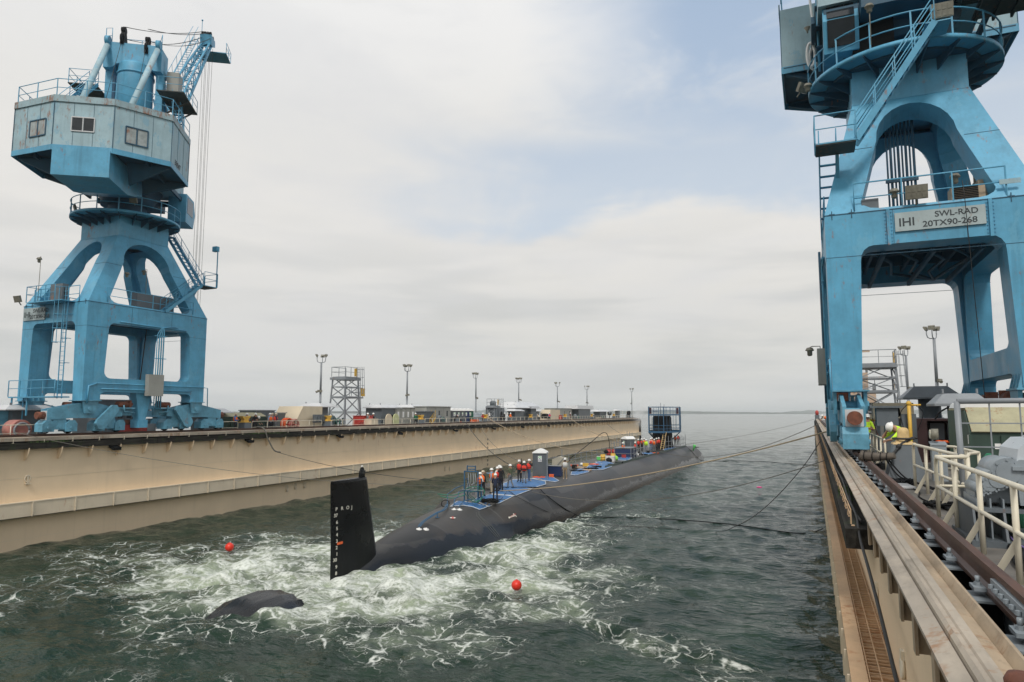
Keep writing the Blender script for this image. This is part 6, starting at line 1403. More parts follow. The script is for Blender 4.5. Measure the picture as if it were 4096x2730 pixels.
def boxed(R_,x,X,d,mat,lab,name,cat,parts='body',rz=0,top=None):
    p=LP(R_,x,740,X); t=thing(name,lab,cat,(X,p.y,DECK),rz); mb=MB(); mb.frust((0,0,0),(d[0],d[1]),(d[0]*.94,d[1]*.94),d[2]); mb.build(parts,mat,t)
    mb=MB(); mb.bb(-d[0]*.5,d[0]*.5,-d[1]*.5,d[1]*.5,d[2],d[2]+.06); mb.build('lid',top or mat,t); return t
boxed(A2,518,-45.2,(.8,1.3,.75),orange,'orange box in front of the ribbed tanks','storage_box','box'); boxed(A1,1655,-46,(1.4,2.0,1.4),redm,'tall red chest inside the lattice tower','tool_chest','chest'); boxed(A1,1618,-45.2,(.7,.9,.7),redm,'small red toolbox in front of the tall red chest','tool_box','box')
boxed(A1,1740,-44.9,(1.0,1.3,1.05),cream_l,'pale stone coloured pedestal beside the man with a camera','pedestal','pedestal'); boxed(A2,1232,-44.9,(1.0,1.6,.65),cream_l,'low pale fairlead block beside a bending worker','fairlead_block','block'); boxed(A2,1420,-45.5,(.5,.7,1.2),redm,'narrow red cabinet right of the smaller cream shelter','fire_cabinet','cabinet')
boxed(A2,1815,-44.9,(1.0,1.6,.6),cream_l,'low pale fairlead block near the far end','fairlead_block','block')
# curved cream screens
for x,l,m_ in ((1925,'curved cream screen panel left of the dark opening',cream_b),(2000,'curved yellow cream screen panel right of the dark opening',mk('yellow cream paint',(.55,.58,.30),.5,.1,2))):
    p=LP(A1,x,800,-45.3); t=thing('curved_screen',l,'screen',(-45.3,p.y,DECK)); mb=MB(); mb.plate([(-.62,.1),(.62,.1),(.60,1.2)]+[(.55*math.cos(a),1.2+.45*math.sin(a)) for a in [R(15*k) for k in range(1,12)]]+[(-.60,1.2)],[],(0,0,0),(0,1,0),(0,0,1),(-.12,0,0)); mb.build('panel',m_,t); mb=MB(); mb.bb(-.5,.1,-.5,.5,0,.12); mb.build('foot',grey,t)
p=LP(A1,1962,800,-45.9); t=thing('hose_cabinet','dark green cabinet between the curved screens','cabinet',(-45.9,p.y,DECK)); mb=MB(); mb.bb(-.5,.3,-.6,.6,0,1.5); mb.build('body',black,t); mb=MB(); mb.bb(.3,.4,-.4,.3,.2,.7); mb.build('door',hosegr,t)
# hose reels and valve machines
def reel(R_,x,X,mat,lab,r=.55):
    p=LP(R_,x,800,X); t=thing('hose_reel',lab,'hose reel',(X,p.y,DECK)); mb=MB()
    for k in range(5): mb.tube([(-.25+.12*k,(r-.06*(k%2))*math.cos(a),r+.15+(r-.06*(k%2))*math.sin(a)) for a in [i*PI/10 for i in range(21)]],.06,5)
    mb.build('hose',mat,t); mb=MB(); mb.bar((-.35,-.4,0),(-.35,0,r+.15),.07); mb.bar((-.35,.4,0),(-.35,0,r+.15),.07); mb.bar((.35,-.4,0),(.35,0,r+.15),.07); mb.bar((.35,.4,0),(.35,0,r+.15),.07); mb.cyl((-.4,0,r+.15),(.4,0,r+.15),.06,8); mb.build('stand',redm,t); return t
reel(A1,860,-45.0,orange,'orange hose reel left of the large cream shelter'); reel(A1,925,-44.7,mk('pink hose',(.5,.22,.18),.6,.2,5),'pink red hose reel in front of the large cream shelter',.5)
def valves(R_,x,X,lab,mat=black,s=1.0,seed=1):
    rg=random.Random(seed); p=LP(R_,x,800,X); t=thing('valve_manifold',lab,'valve manifold',(X,p.y,DECK)); mb=MB()
    for k in range(4): y=-.8*s+.5*s*k; mb.tube([(0,y,0),(0,y,.8+.3*rg.random()),(.1,y+.35,1.0+.3*rg.random()),(.1,y+.4,.1)],.09,7); mb.ball((.05,y,.9),.16,8)
    mb.lathe([(.35,.3),(.4,.5),(.4,1.2),(.2,1.45)],(-.4,0,0),14); mb.build('piping',mat,t); mb=MB(); mb.bb(-.6,.5,-1.1*s,1.1*s,0,.12); mb.build('skid',mat,t); m=MB(); m.tube([(.3,.3*math.cos(a),.9+.3*math.sin(a)) for a in [i*PI/8 for i in range(17)]],.03,5); m.build('hand_wheel',hosegr,t); return t
valves(A1,1365,-45.4,'dark valve machine with green hoses left of the lattice tower',mk('dark green iron',(.03,.06,.06),.5,.3,3)); valves(A2,170,-45.2,'grey valve set in front of the long cabin',grey,.6,2); valves(A2,1850,-46,'grey winch gear under the domed vent',grey,1.3,3); valves(A2,1590,-45.5,'grey winch gear under the white box hood',grey,1.2,4)
reel(A2,355,-44.6,grey,'small grey hose reel below the dark blue toilet',.4)
# searchlight, stern post, yellow stair
p=LP(A2,1930,680,-45.6); t=thing('searchlight','round grey searchlight near the far end of the dock','searchlight',(-45.6,p.y,DECK)); mb=MB(); mb.cyl((0,0,0),(0,0,1.3),.12,10); mb.build('post',grey,t); mb=MB(); mb.cyl((-.4,0,1.6),(.4,0,1.6),.45,18); mb.build('drum',grey,t); mb=MB(); mb.cyl((.4,0,1.6),(.42,0,1.6),.40,18); mb.build('lens',black,t)
p=LP(A2,2162,680,-44.2); t=thing('fog_horn','black round horn on a grey stand at the far end corner','horn',(-44.4,p.y-3,DECK)); mb=MB(); mb.bb(-.5,.5,-.5,.5,0,1.3); mb.build('stand',grey,t); mb=MB(); mb.cyl((0,-.3,1.7),(.5,-.5,1.7),.55,16); mb.build('horn',black,t)
railing([(-50,170),(-45.5,176),(-44,181.5)],'tall cream rail at the far end of the dock, higher than the deck railing',h=2.2,mids=(.75,.5),spc=2.2)
p=LP(A2,85,740,-45); t=thing('access_stair','yellow access stair in front of the long cabin','stair',(-45,p.y,DECK)); mb=MB(); stairs(mb,(0,-.9,0),(0,.6,1.1),.6,(-1,0,0)); mb.build('flight',yellow,t)
for x,l in ((1190,'grey junction box cluster beside the second bollard'),):
    p=LP(A1,1215,760,-44.8); t=thing('junction_box',l,'junction box',(-44.8,p.y,DECK)); mb=MB(); [mb.bb(-.1,.1,-1.0+.4*k,-.7+.4*k,.9,1.5) for k in range(5)]; mb.bb(-.14,-.1,-1.1,1.2,.8,1.6); mb.build('boxes',grey,t); mb=MB(); mb.bar((-.12,-.9,0),(-.12,-.9,.8),.06); mb.bar((-.12,.9,0),(-.12,.9,.8),.06); mb.build('legs',grey,t)
# red winch at the left edge and small gear under the crane
t=thing('winch_drum','faded red winch drum at the left edge of the far deck','winch',(-45.6,27.0,DECK)); mb=MB(); mb.cyl((-.5,0,.75),(.5,0,.75),.6,20); mb.build('drum',mk('faded red paint',(.40,.16,.13),.6,.2,2),t); mb=MB(); mb.tube([(.5,.45*math.cos(a),.7+.45*math.sin(a)) for a in [i*PI/10 for i in range(21)]],.07,6); mb.build('ring',galv,t); mb=MB(); mb.bb(-.7,.7,-.5,.5,0,.25); mb.build('base',grey,t)
t=thing('pump_unit','small red pump box on the deck between the far crane wheels','pump',(-43.9,33.6,DECK)); mb=MB(); mb.bb(-.4,.4,-.9,.9,.25,.95); mb.build('box',redm,t); mb=MB(); mb.cyl((0,-.3,.95),(0,-.3,1.3),.2,10); mb.cyl((0,.2,.95),(0,.2,1.2),.15,10); mb.build('motor',rustm,t); mb=MB(); mb.bb(-.3,.3,1.0,1.7,.2,1.0); mb.build('valve_block',galv,t)
# lattice towers
def tower(loc,w,l,h1,h2,lab,rz=0,small=False):
    t=thing('lattice_tower',lab,'tower',loc,rz); B=1.32 if not small else 1.0
    def leg(m,x,y,zt): m.bar((x*B,y*B,0),(x,y,zt),.13)
    cs=[(-w/2,-l/2),(w/2,-l/2),(w/2,l/2),(-w/2,l/2)]
    for c in cs: m=MB(); leg(m,*c,h2); m.build('leg',galv,t)
    def lv(z): k=1-z/h2; return [(x*(1+(B-1)*k),y*(1+(B-1)*k)) for x,y in cs]
    m=MB()
    zs=[0.15,h1*.52,h1,h1+(h2-h1)*.5,h2] if not small else [.2,h2*.35,h2*.7,h2]
    for i,z in enumerate(zs):
        c=lv(z)
        for a,b in zip(c,c[1:]+c[:1]): m.bar((*a,z),(*b,z),.09 if i else .001)
    for z0,z1 in zip(zs[:-1],zs[1:]):
        c0,c1=lv(z0),lv(z1)
        for i in range(4):
            j=(i+1)%4; m.bar((*c0[i],z0),(*c1[j],z1),.08); 
            if z0<h1: m.bar((*c0[j],z0),(*c1[i],z1),.08)
    m.build('bracing',galv,t)
    if not small:
        c=lv(h1); m=MB(); m.bb(-w/2*1.15,w/2*1.15,-l/2*1.15,l/2*1.15+.75,h1-.15,h1); m.build('lower_deck',galv,t)
        m=MB(); railpath(m,[(w/2*1.1,l/2,h1),(w/2*1.1,l/2+.85,h1),(-w/2*1.1,l/2+.85,h1)],1.05,.03,1.2); railpath(m,[(w/2*1.1,-l/2*1.2,h1),(w/2*1.1,l/2,h1)],1.05,.03,1.6); m.build('lower_railing',galv,t)
    m=MB(); m.bb(-w/2-.2,w/2+.2,-l/2-.3,l/2+.3,h2-.32,h2-.05); m.build('upper_deck',galv,t)
    m=MB(); railpath(m,[(-w/2,l/2,h2),(-w/2,-l/2-.25,h2),(w/2+.15,-l/2-.25,h2),(w/2+.15,l/2-.5,h2)],1.1,.03,1.3); m.build('upper_railing',galv,t)
    m=MB(); ladder(m,(w/2+.3+.25*B,l/2*.75,0.1),(w/2+.3,l/2*.7,h2+1.2),(1,0,0),.5,cage=(h1+.3 if not small else h2*.4,h2+1.1)); m.build('caged_ladder',galv,t)
    m=MB(); m.bb(w/2+.15,w/2+.22,l/2*.2,l/2*.55,h2+.1,h2+1.0); (m.bb(w/2*1.1+.05,w/2*1.1+.12,l/2+.35,l/2+1.1,h1+.1,h1+1.0) if not small else None); m.build('gate',yellow,t)
    return t
tower((-48.2,63.2,DECK),1.7,2.3,3.55,5.75,'grey lattice access tower with two platforms on the far dock'); 
p=LP(A2,710,600,-47.8); tower((-47.8,p.y,DECK),1.2,1.5,2.0,2.9,'small grey lattice tower carrying a round tank, beyond the toilets',small=True)
mb=MB(); mb.lathe([(.5,0),(.5,.7),(.3,.85),(.1,.9)],n=18); o=mb.build('header_tank',grey); o.location=(-47.8,p.y,DECK+2.85); tag(o,'small round grey tank on the small lattice tower','tank')
tower((5.0,64.0,DECK),2.4,2.8,3.55,5.75,'grey lattice access tower seen through the near crane portal')
# ------------------------------------------------------------ near dock deck at right
bollard((2.22,21.3,DECK),'grey pyramid bollard with a worn pale yellow head, in front of the worker in yellow','bollards on the near dock deck',near=True)
railing([(1.93,2.2),(1.93,14.0)],'nearest cream pipe railing running to the right edge of the photo',r=.034,spc=1.75,braces=True,h=1.03)
railing([(2.22,19.4),(2.32,16.2),(2.42,14.2)],'cream railing just beyond the nearest one, with a rounded end',r=.034,spc=1.3,braces=True,h=1.03)
t=thing('rail_link','short cream cross rail joining the two nearest railings','railing',(1.93,14.05,DECK)); mb=MB(); mb.tube([(0,0,1.03),(.5,.1,1.03)],.034,7); mb.tube([(0,0,.53),(.5,.1,.53)],.027,6); mb.build('rails',cream_r,t); mb=MB(); mb.cyl((.5,.1,0),(.5,.1,1.03),.034,7); mb.build('post',cream_r,t)
railing([(2.62,18.6),(2.9,18.2),(2.9,15.8),(2.6,15.2)],'cream railing loop round a hatch behind the second railing',r=.03,spc=1.3,h=1.03)
railing([(1.95,23.4),(2.0,33)],'cream railing between the worker in yellow and the crane leg',r=.028,spc=1.5,braces=True,h=1.0,group=None)
railing([(1.9,45),(1.9,100)],'long cream railing far along the near dock, seen past the crane leg',r=.028,spc=2.2,h=1.05)
# cage frame
t=thing('mesh_gate_frame','tall grey pipe frame with a square wire grid beside the gearbox','frame',(2.42,14.6,DECK)); mb=MB(); mb.tube([(0,0,0),(-.02,0,2.0)],.05,10); mb.tube([(-.02,0,2.0),(2.6,0,2.02)],.05,10); mb.tube([(2.6,0,0),(2.6,0,2.02)],.05,10); mb.build('pipe_frame',galv,t)
mb=MB(); [mb.bar((.02,.0,.35+.42*i),(2.58,.0,.35+.42*i),.022) for i in range(4)]; [mb.bar((.02+.45*i,.014,.1),(.02+.45*i,.014,1.98),.022) for i in range(1,6)]; mb.build('wire_grid',galv,t)
# dumpster with a sloping rusty lid
t=thing('dumpster','dark green dumpster with a rusty olive lid behind the wire grid','dumpster',(3.95,18.2,DECK)); mb=MB(); mb.prism([(-.75,0,0),(-.75,0,1.35),(-.75,.5,1.85),(-.75,2.6,1.85),(-.75,2.6,0)],(2.4,0,0)); [mb.bb(-.78+.6*i,-.70+.6*i,-.05,.0,.1,1.3) for i in range(5)]; mb.build('bin',dkgreen,t); mb=MB(); mb.prism([(-.72,-.03,1.36),(-.72,.48,1.88),(-.72,.5,1.92),(-.72,-.06,1.38)],(2.34,0,0)); mb.bb(-.72,1.62,.5,2.6,1.855,1.90); mb.build('lid',olive,t); mb=MB(); mb.prism([(-.752,.1,1.1),(-.752,.1,1.3),(-.752,.22,1.3),(-.752,.22,1.1)],(-.004,0,0)); mb.bb(-.3,-.12,-.012,-.004,1.0,1.12); mb.build('sticker',white,t)
t=thing('tarp_bundle','white plastic sheet folded on top of the green dumpster','sheet',(3.8,19.0,DECK+1.905)); mb=MB(); mb.prism([(-.7,-.3,0),(-.66,-.3,.10),(-.55,-.3,.15),(.7,-.3,.10),(.85,-.3,.02),(.85,-.3,0)],(0,1.2,0)); mb.build('sheet',white,t)
# gearbox of the winch
def gearbox():
    t=thing('winch_gearbox','large light grey winch gearbox with bolted round covers behind the nearest railing','winch',(2.85,11.9,DECK))
    mb=MB(); mb.prism([(-.33,-.55,.55),(-.36,-.55,1.12),(-.30,-.55,1.16),(.5,-.55,1.16),(.5,-.55,.55)],(0,1.1,0)); mb.bb(-.40,.56,-.60,.60,1.02,1.07); mb.build('lower_housing',grey_l,t)
    mb=MB(); mb.prism([(-.34,-.5,1.071),(-.30,-.5,1.30),(-.16,-.5,1.44),(.34,-.5,1.46),(.46,-.5,1.30),(.5,-.5,1.071)],(0,1.0,0)); mb.bb(-.1,.25,-.15,.15,1.455,1.475); mb.build('upper_housing',mk('sunlit grey enamel',(.50,.54,.57),.35,.08,2,rust=.12,bump=.05),t)  # sunlit tone of the upper housing is put into the colour
    for i,(x,z,r) in enumerate(((-.44,.98,.20),(-.56,.88,.15),(-.66,.80,.115),(-.74,.74,.085))):
        mb=MB(); e_=.013*i; mb.cyl((x,-.52+e_,z),(x,.3-e_,z),r,22); mb.cyl((x,-.56+e_,z),(x,-.50+e_,z),r*.72,18)
        for k in range(8): a=k*PI/4; mb.cyl((x+r*.86*math.cos(a),-.54,z+r*.86*math.sin(a)),(x+r*.86*math.cos(a),-.515,z+r*.86*math.sin(a)),.016,6)
        mb.build('bearing_cover',grey_l,t)
    mb=MB(); mb.prism([(-.80,-.3,.55),(-.80,-.3,.7),(-.34,-.3,1.18),(-.34,-.3,.55)],(0,.6,0)); [mb.prism([(-.82+.15*k,-.5,.0),(-.82+.15*k,-.5,.62),(-.80+.15*k,-.5,.62),(-.80+.15*k,-.5,.0)],(0,.9,0)) for k in range(4)]; mb.build('gear_case',grey_l,t)
    mb=MB(); mb.bb(-.95,.8,-.75,.7,.0,.08); mb.prism([(-.9,-.74,.08),(-.9,-.60,.55),(-.9,.5,.55),(-.9,.6,.08)],(.03,0,0)); mb.bb(-.86,.7,-.62,.62,.45,.50); [mb.prism([(-.55+.35*k,-.74,.08),(-.55+.35*k,-.62,.45),(-.55+.35*k,-.5,.45),(-.55+.35*k,-.5,.08)],(.03,0,0)) for k in range(4)]; mb.build('base_frame',grey,t)
    mb=MB(); mb.bb(.12,.17,-.575,-.555,.70,.92); mb.cyl((.145,-.59,.94),(.145,-.555,.94),.03,10); mb.cyl((.145,-.59,.68),(.145,-.555,.68),.03,10); mb.build('sight_glass',galv,t)
    mb=MB(); mb.ball((.13,-.56,.60),.05,8,(1.3,.3,1)); mb.build('oil_stain',black,t)
gearbox()
def brake():
    t=thing('winch_brake','lower grey winch brake housing in front of the gearbox, cut by the frame','winch',(2.62,9.2,DECK)); mb=MB(); mb.bb(-.25,1.0,-.5,.5,0,.10); mb.prism([(-.22,-.45,.1),(-.22,-.1,.62),(-.22,.1,.62),(-.22,.45,.1)],(.05,0,0)); mb.prism([(.25,-.45,.1),(.25,-.1,.7),(.25,.1,.7),(.25,.45,.1)],(.05,0,0)); mb.bb(-.2,.9,-.12,.12,.45,.50); mb.build('bracket',grey,t)
    mb=MB(); mb.cyl((.0,0,.52),(.9,0,.52),.26,24); mb.cyl((-.08,0,.52),(0,0,.52),.18,20); [mb.cyl((-.03,.22*math.cos(a),.52+.22*math.sin(a)),(.0,.22*math.cos(a),.52+.22*math.sin(a)),.018,6) for a in [k*PI/5 for k in range(10)]]; mb.build('drum',grey_l,t)
brake()
# canvas covers
for x,y,h,l in ((2.42,13.2,1.15,'taller green canvas cover tied over gear, left one'),(2.72,13.35,1.0,'green canvas cover leaning against the gearbox, right one')):
    mb=MB(); prof=[(.30,0),(.30,.2),(.27,.45),(.20,.7),(.11,h*.86),(.03,h)]; mb.lathe(prof,(0,0,0),18); mb.v=[(a*(1+.16*math.sin(5*math.atan2(b,a+1e-6)+c*6))+.12*c,b*(1+.15*math.sin(4*math.atan2(b,a+1e-6))),c) for a,b,c in mb.v]; o=mb.build('canvas_cover',greenc); o.location=(x,y,DECK); tag(o,l,'canvas cover','green canvas covers')
# electric box on a post
t=thing('electric_box','grey electric box on a post with a round lamp, behind the second railing','electric box',(2.52,17.8,DECK)); mb=MB(); mb.bb(-.14,.14,-.12,.12,.3,1.08); mb.prism([(-.16,-.14,1.08),(.16,-.14,1.08),(.16,.14,1.14),(-.16,.14,1.14)],(0,0,.02)); mb.build('box',grey_l,t); mb=MB(); mb.bar((0,.08,0),(0,.08,.3),.06); mb.bar((-.1,0,1.1),(-.1,0,1.2),.03); mb.build('post',galv,t); mb=MB(); mb.cyl((-.12,0,1.32),(.02,-.02,1.32),.12,16); mb.build('lamp',mk_lamp,t); mb=MB(); mb.cyl((-.15,0,1.32),(-.12,0,1.32),.10,16); mb.build('lens',lampg,t)
# hoods with round ducts
hood((5.0,37.0,DECK),2.35,2.35,2.42,.58,.92,'large grey hooded vent on a round duct behind the worker in yellow',group='hooded vents on the near dock',mat=galv,round_=True,inset=.52,base=(1.8,2.2,1.5),smat=grey)
hood((4.15,25.2,DECK),1.45,1.7,2.0,.38,.55,'lower grey hooded vent overlapping the larger one',group='hooded vents on the near dock',mat=galv,round_=True,inset=.28,smat=black)
# maroon container with a dark open front
mar=mk('dark maroon paint',(.035,.012,.012),.5,.2,2)
t=thing('equipment_container','dark maroon open container behind the worker in yellow','container',(4.0,29.0,DECK)); mb=MB(); mb.bb(-.95,1.5,.0,2.6,1.5,1.58); mb.bb(-.95,-.87,0,2.6,0,1.5); mb.bb(1.42,1.5,0,2.6,0,1.5); mb.bb(-.87,1.42,2.5,2.6,0,1.5); mb.bb(-.87,1.42,0,2.5,0,.06); mb.bb(-.86,-.2,-.01,.0,.0,1.5); mb.build('shell',mar,t); mb=MB(); mb.bb(.0,.45,.8,1.0,.8,1.4); mb.bb(.55,1.1,.8,1.0,.7,1.4); mb.build('panel',grey,t); mb=MB(); mb.bb(-.2,1.4,.1,.7,.62,.68); mb.build('shelf',black,t)
t=thing('life_vest_pile','pile of orange red life vests on the shelf of the maroon container','life vests',(4.5,29.35,DECK+.69)); mb=MB(); [mb.ball((-.3+.18*k,.0,.05),.12,8,(1.2,.8,.5)) for k in range(4)]; mb.build('vests',orange,t)
mb=MB(); mb.tube(curve([(0,0,1.55),(.15,0,1.8),(.5,-.1,2.02),(.7,-.2,2.0)]),.03,6); o=mb.build('rubber_hose',rubber); o.location=(3.95,28.2,DECK); tag(o,'thick black hose arching between the two hooded vents','hose')
# yellow davit, booths, locker and the boat cabin beyond
t=thing('davit_post','yellow pipe post with a short arm behind the worker in yellow','post',(2.98,26.5,DECK)); mb=MB(); mb.tube([(0,0,0),(0,0,2.15)],.06,8); mb.tube([(0,0,2.05),(.35,0,2.05)],.035,6); mb.ball((0,0,2.1),.09,8); mb.build('pipe',yellow,t); mb=MB(); mb.tube(curve([(0,0,2.1),(-.25,0,1.8),(-.2,0,1.3)]),.012,4); mb.tube(curve([(.1,0,2.1),(.4,0,1.8),(.2,-.1,1.2)]),.012,4); mb.build('cable',rubber,t)
t=thing('equipment_booth','grey booth with a flat roof between the crane leg and the worker in yellow','booth',(2.35,26.8,DECK)); mb=MB(); mb.bb(-.35,.30,-.3,.3,1.35,1.95); mb.bb(-.1,.35,-.25,.25,.0,1.35); mb.build('body',grey,t); mb=MB(); mb.bb(-.55,.45,-.4,.4,1.955,2.02); mb.build('roof',grey,t); mb=MB(); mb.bb(.40,.85,-.1,.1,.4,1.75); mb.build('switch_cabinet',grey,t); mb=MB(); mb.cyl((.66,-.14,1.45),(.66,-.1,1.45),.05,10); mb.build('lamp',yellow,t)
t=thing('life_raft_locker','cream locker with a rounded opening above the grey booth','locker',(3.1,33.0,DECK)); mb=MB(); mb.plate([(-.75,1.55),(.75,1.55),(.75,2.15),(-.75,2.15)],[rrect(-.42,.25,1.6,2.02,.1)],(0,-.3,0),(1,0,0),(0,0,1),(0,.05,0)); mb.bb(-.75,.75,-.24,.5,1.5,1.549); mb.bb(-.75,.75,-.249,.5,2.151,2.2); mb.bb(-.75,-.70,-.249,.5,1.55,2.15); mb.bb(.70,.75,-.249,.5,1.55,2.15); mb.build('shell',cream_b,t); mb=MB(); mb.bb(-.7,.7,.45,.5,1.55,2.15); mb.build('back',black,t); mb=MB(); mb.bb(-.6,-.5,-.1,.3,0,1.5); mb.bb(.5,.6,-.1,.3,0,1.5); mb.build('legs',grey,t)
t=thing('yellow_pipe','yellow horizontal pipe beside the crane leg','pipe',(2.6,36,DECK)); mb=MB(); mb.cyl((-.9,0,1.45),(1.1,0,1.45),.06,8); mb.build('pipe',yellow,t); mb=MB(); mb.bar((-.8,0,0),(-.8,0,1.4),.06); mb.bar((1.0,0,0),(1.0,0,1.4),.06); mb.build('legs',grey,t)
def tug():
    t=thing('wheelhouse','tan wheelhouse with dark windows and a radar bar, beyond the lattice tower','wheelhouse',(5.0,88,3)); mb=MB(); mb.bb(-1.6,1.6,-1.5,2.5,0,6.9); mb.bb(-1.0,.9,-1.2,1.5,6.9,9.3); mb.bb(-.5,.4,-.8,.4,9.3,11.0); mb.build('cabin',brown,t)
    mb=MB(); mb.bb(-1.45,.55,-1.56,-1.5,4.4,6.0); mb.bb(.72,1.4,-1.56,-1.5,4.6,5.9); mb.bb(-.8,.3,-1.26,-1.2,7.6,8.9); mb.build('window',dkglass,t); mb=MB(); mb.bb(-1.3,1.3,-.2,0,11.7,11.9); mb.bar((0,-.1,11),(0,-.1,11.7),.25); mb.build('radar',brown,t); mb=MB(); railpath(mb,[(-1.6,-1.5,6.9),(1.6,-1.5,6.9),(1.6,2.5,6.9)],1.1,.04,1); railpath(mb,[(-1,-1.2,9.3),(.9,-1.2,9.3),(.9,1.5,9.3)],1.0,.04,.8); mb.build('railing',galv,t)
    mb=MB(); mb.bb(-1.9,1.9,-6,6,-3,0); mb.build('hull',black,t)
tug()
for i,(x,y,w,d,h,m_,l) in enumerate(((2.9,44,.7,.9,1.5,grey,'grey cabinet beside the second worker'),(3.9,46,1.2,1.2,1.3,grey_w,'pale grey cabinet below the lattice tower'),(2.7,40.5,.5,.5,1.7,cream_b,'tall narrow cream cabinet beside the second worker'),(4.9,49,1.4,1.0,1.25,black,'dark slatted box below the lattice tower'),(6.5,50,1.6,2.6,1.5,grey,'wide grey cabinet right of the lattice tower'))):
    t=thing('equipment_cabinet',l,'cabinet',(x,y,DECK)); mb=MB(); mb.bb(-w/2,w/2,-d/2,d/2,0,h); mb.build('body',m_,t); mb=MB(); mb.bb(-w/2+.06,w/2-.06,-d/2-.02,-d/2-.003,.15,h-.12); mb.build('door',m_,t); mb=MB(); mb.bb(w*.2,w*.26,-d/2-.05,-d/2-.021,h*.5,h*.6); mb.build('handle',galv,t)
# hoses lying on the deck
rg=random.Random(11)
def hose(pts,r,mat,lab,name='deck_hose',cat='hose'):
    P=[Vector(p) for p in pts]; o=P[0].copy(); mb=MB(); mb.tube([p-o for p in curve(P,8)],r,7); q=mb.build(name,mat); q.location=o; return tag(q,lab,cat)
ls=['black hose nearest the first railing, looping round its posts','black hose second from the first railing','black hose lying against the winch base','black hose with a long bend beside the green covers','thin black hose crossing toward the bollard']
for k in range(5):
    pts=[(2.05+.10*k,15.8-.3*k,6.04),(2.25+.09*k,14.6,6.04),(2.12+.11*k,12.9,6.04),(2.3+.07*k+.1*rg.random(),11.4,6.04),(2.1+.12*k,9.6,6.05),(2.3+.1*k,7.5,6.04)]
    if k==4: pts=[(2.05,19.5,6.02),(2.12,18.0,6.02),(2.0,17.0,6.02),(2.1,16.0,6.02),(2.4,15.6,6.02)]
    hose(pts,.035 if k<4 else .015,rubber,ls[k])
hose([(2.6,14.6,6.1),(2.45,13.4,6.08),(2.5,12.2,6.08),(2.38,11.0,6.10),(2.45,9.2,6.1),(2.7,7.6,6.1)],.012,mk('purple cable',(.22,.16,.42),.5,.1,4),'thin purple cable lying over the black hoses','cable','cable')
coil((2.25,15.3,6.0),.35,5,'loose coil of black hose beside the second railing',rubber,31,h=.08); coil((2.0,19.8,6.0),.25,5,'dark chain heap at the foot of the grey bollard',black,32,'chain','chain_heap',.12); coil((2.15,24.5,6.0),.4,6,'dark chain heap between the bollard and the crane leg',black,33,'chain','chain_heap',.2)
# wooden fender tied to the bollard
t=thing('rope_fender','long tapered wooden fender hanging from the bollard line beside the crane wheel','fender',(1.55,20.9,6.62),R(-20)); mb=MB(); n=16; vs=[]; 
mb.tube([(-.42,0,.02),(-.36,0,.0),(.0,0,.0),(.34,0,.03),(.42,0,.05)],.15,14,.08); mb.build('body',mk('grey worn wood',(.13,.11,.09),.85,.35,3,stretch=(.4,4,4),bump=.4),t); mb=MB(); [mb.tube([(x,.158*math.cos(a)*(1-.25*(x+.42)),.158*math.sin(a)*(1-.25*(x+.42))) for a in [i*PI/8 for i in range(17)]],.012,5) for x in (-.3,-.1,.1,.25)]; mb.build('lashing',rubber,t)
t=thing('mooring_line','dark knotted line from the wooden fender round the bollard head','rope',(1.95,20.9,6.7)); mb=MB(); mb.tube(curve([(-.05,0,-.02),(.12,.1,.18),(.2,.15,.27),(.35,.2,.36),(.5,.45,.42),(.6,.5,.42)]),.035,7); mb.ball((.12,.1,.2),.07,8); mb.tube([(.27+.25*math.cos(a),.4+.25*math.sin(a),.40) for a in [i*PI/8 for i in range(17)]],.03,6); mb.build('line',ropeb,t)
for k in range(2): hose([(1.75+.05*k,20.9,6.55),(2.0+.1*k,20.6,6.15),(2.35,20.3,6.03),(2.5+.1*k,18.8,6.02)],.02,rubber,('thin dark line','second thin dark line')[k]+' trailing from the wooden fender across the deck','line','line')
# access cover plate and rusty knob at the corner of the picture
t=thing('steel_plate','small pale steel plate lying on the deck beside the bollard','plate',(1.95,19.2,6.0),.1); mb=MB(); mb.bb(-.16,.16,-.5,.5,.02,.06); mb.build('plate',galv_l,t); mb=MB(); [mb.bb(-.14,.14,y,y+.06,.061,.066) for y in (-.3,0,.3)]; mb.build('ribs',galv,t)
q=at(R6,1925,1490,Z=6.52); t=thing('rusty_knob','rusty round cap at the bottom right corner of the photo','cap',(q.x,q.y-.03,6.29)); mb=MB(); mb.lathe([(.05,0),(.05,.14),(.075,.16),(.078,.20),(.06,.235),(.02,.245)],n=20); mb.build('cap',rustm,t); mb=MB(); mb.lathe([(.07,-.01),(.07,.02)],n=16); mb.build('washer',galv,t)
t=thing('warning_light','red warning light on a grey block at the far end of the near dock','light',(.95,176,6.0)); mb=MB(); mb.bb(-.5,.5,-.5,.5,0,1.2); mb.build('block',grey,t); mb=MB(); mb.lathe([(.35,1.2),(.4,1.9),(.2,2.3)],n=14); mb.build('lamp',redm,t)
# wire rope lying on the timber and hanging beside the wall
hose([(.60,60,6.10),(.60,40,6.12),(.56,28,6.08),(.62,20,6.10),(.59,16,6.08),(.62,13.6,6.03),(.60,12.6,5.98),(.59,11.9,5.86),(.60,10.5,5.72),(.61,9.0,5.52),(.62,7.5,5.28),(.65,6.0,5.02),(.69,4.6,4.82),(.72,3,4.77)],.021,ropeb,'dark twisted wire rope running along the near wall and hanging over the catwalk','wire_rope','wire rope')
hose([(.70,30,6.05),(.62,24,6.02),(.70,19,6.04),(.62,15,6.02),(.66,12.8,6.02)],.02,ropeb,'second dark cable on the timber beside the trough','wire_rope','wire rope')
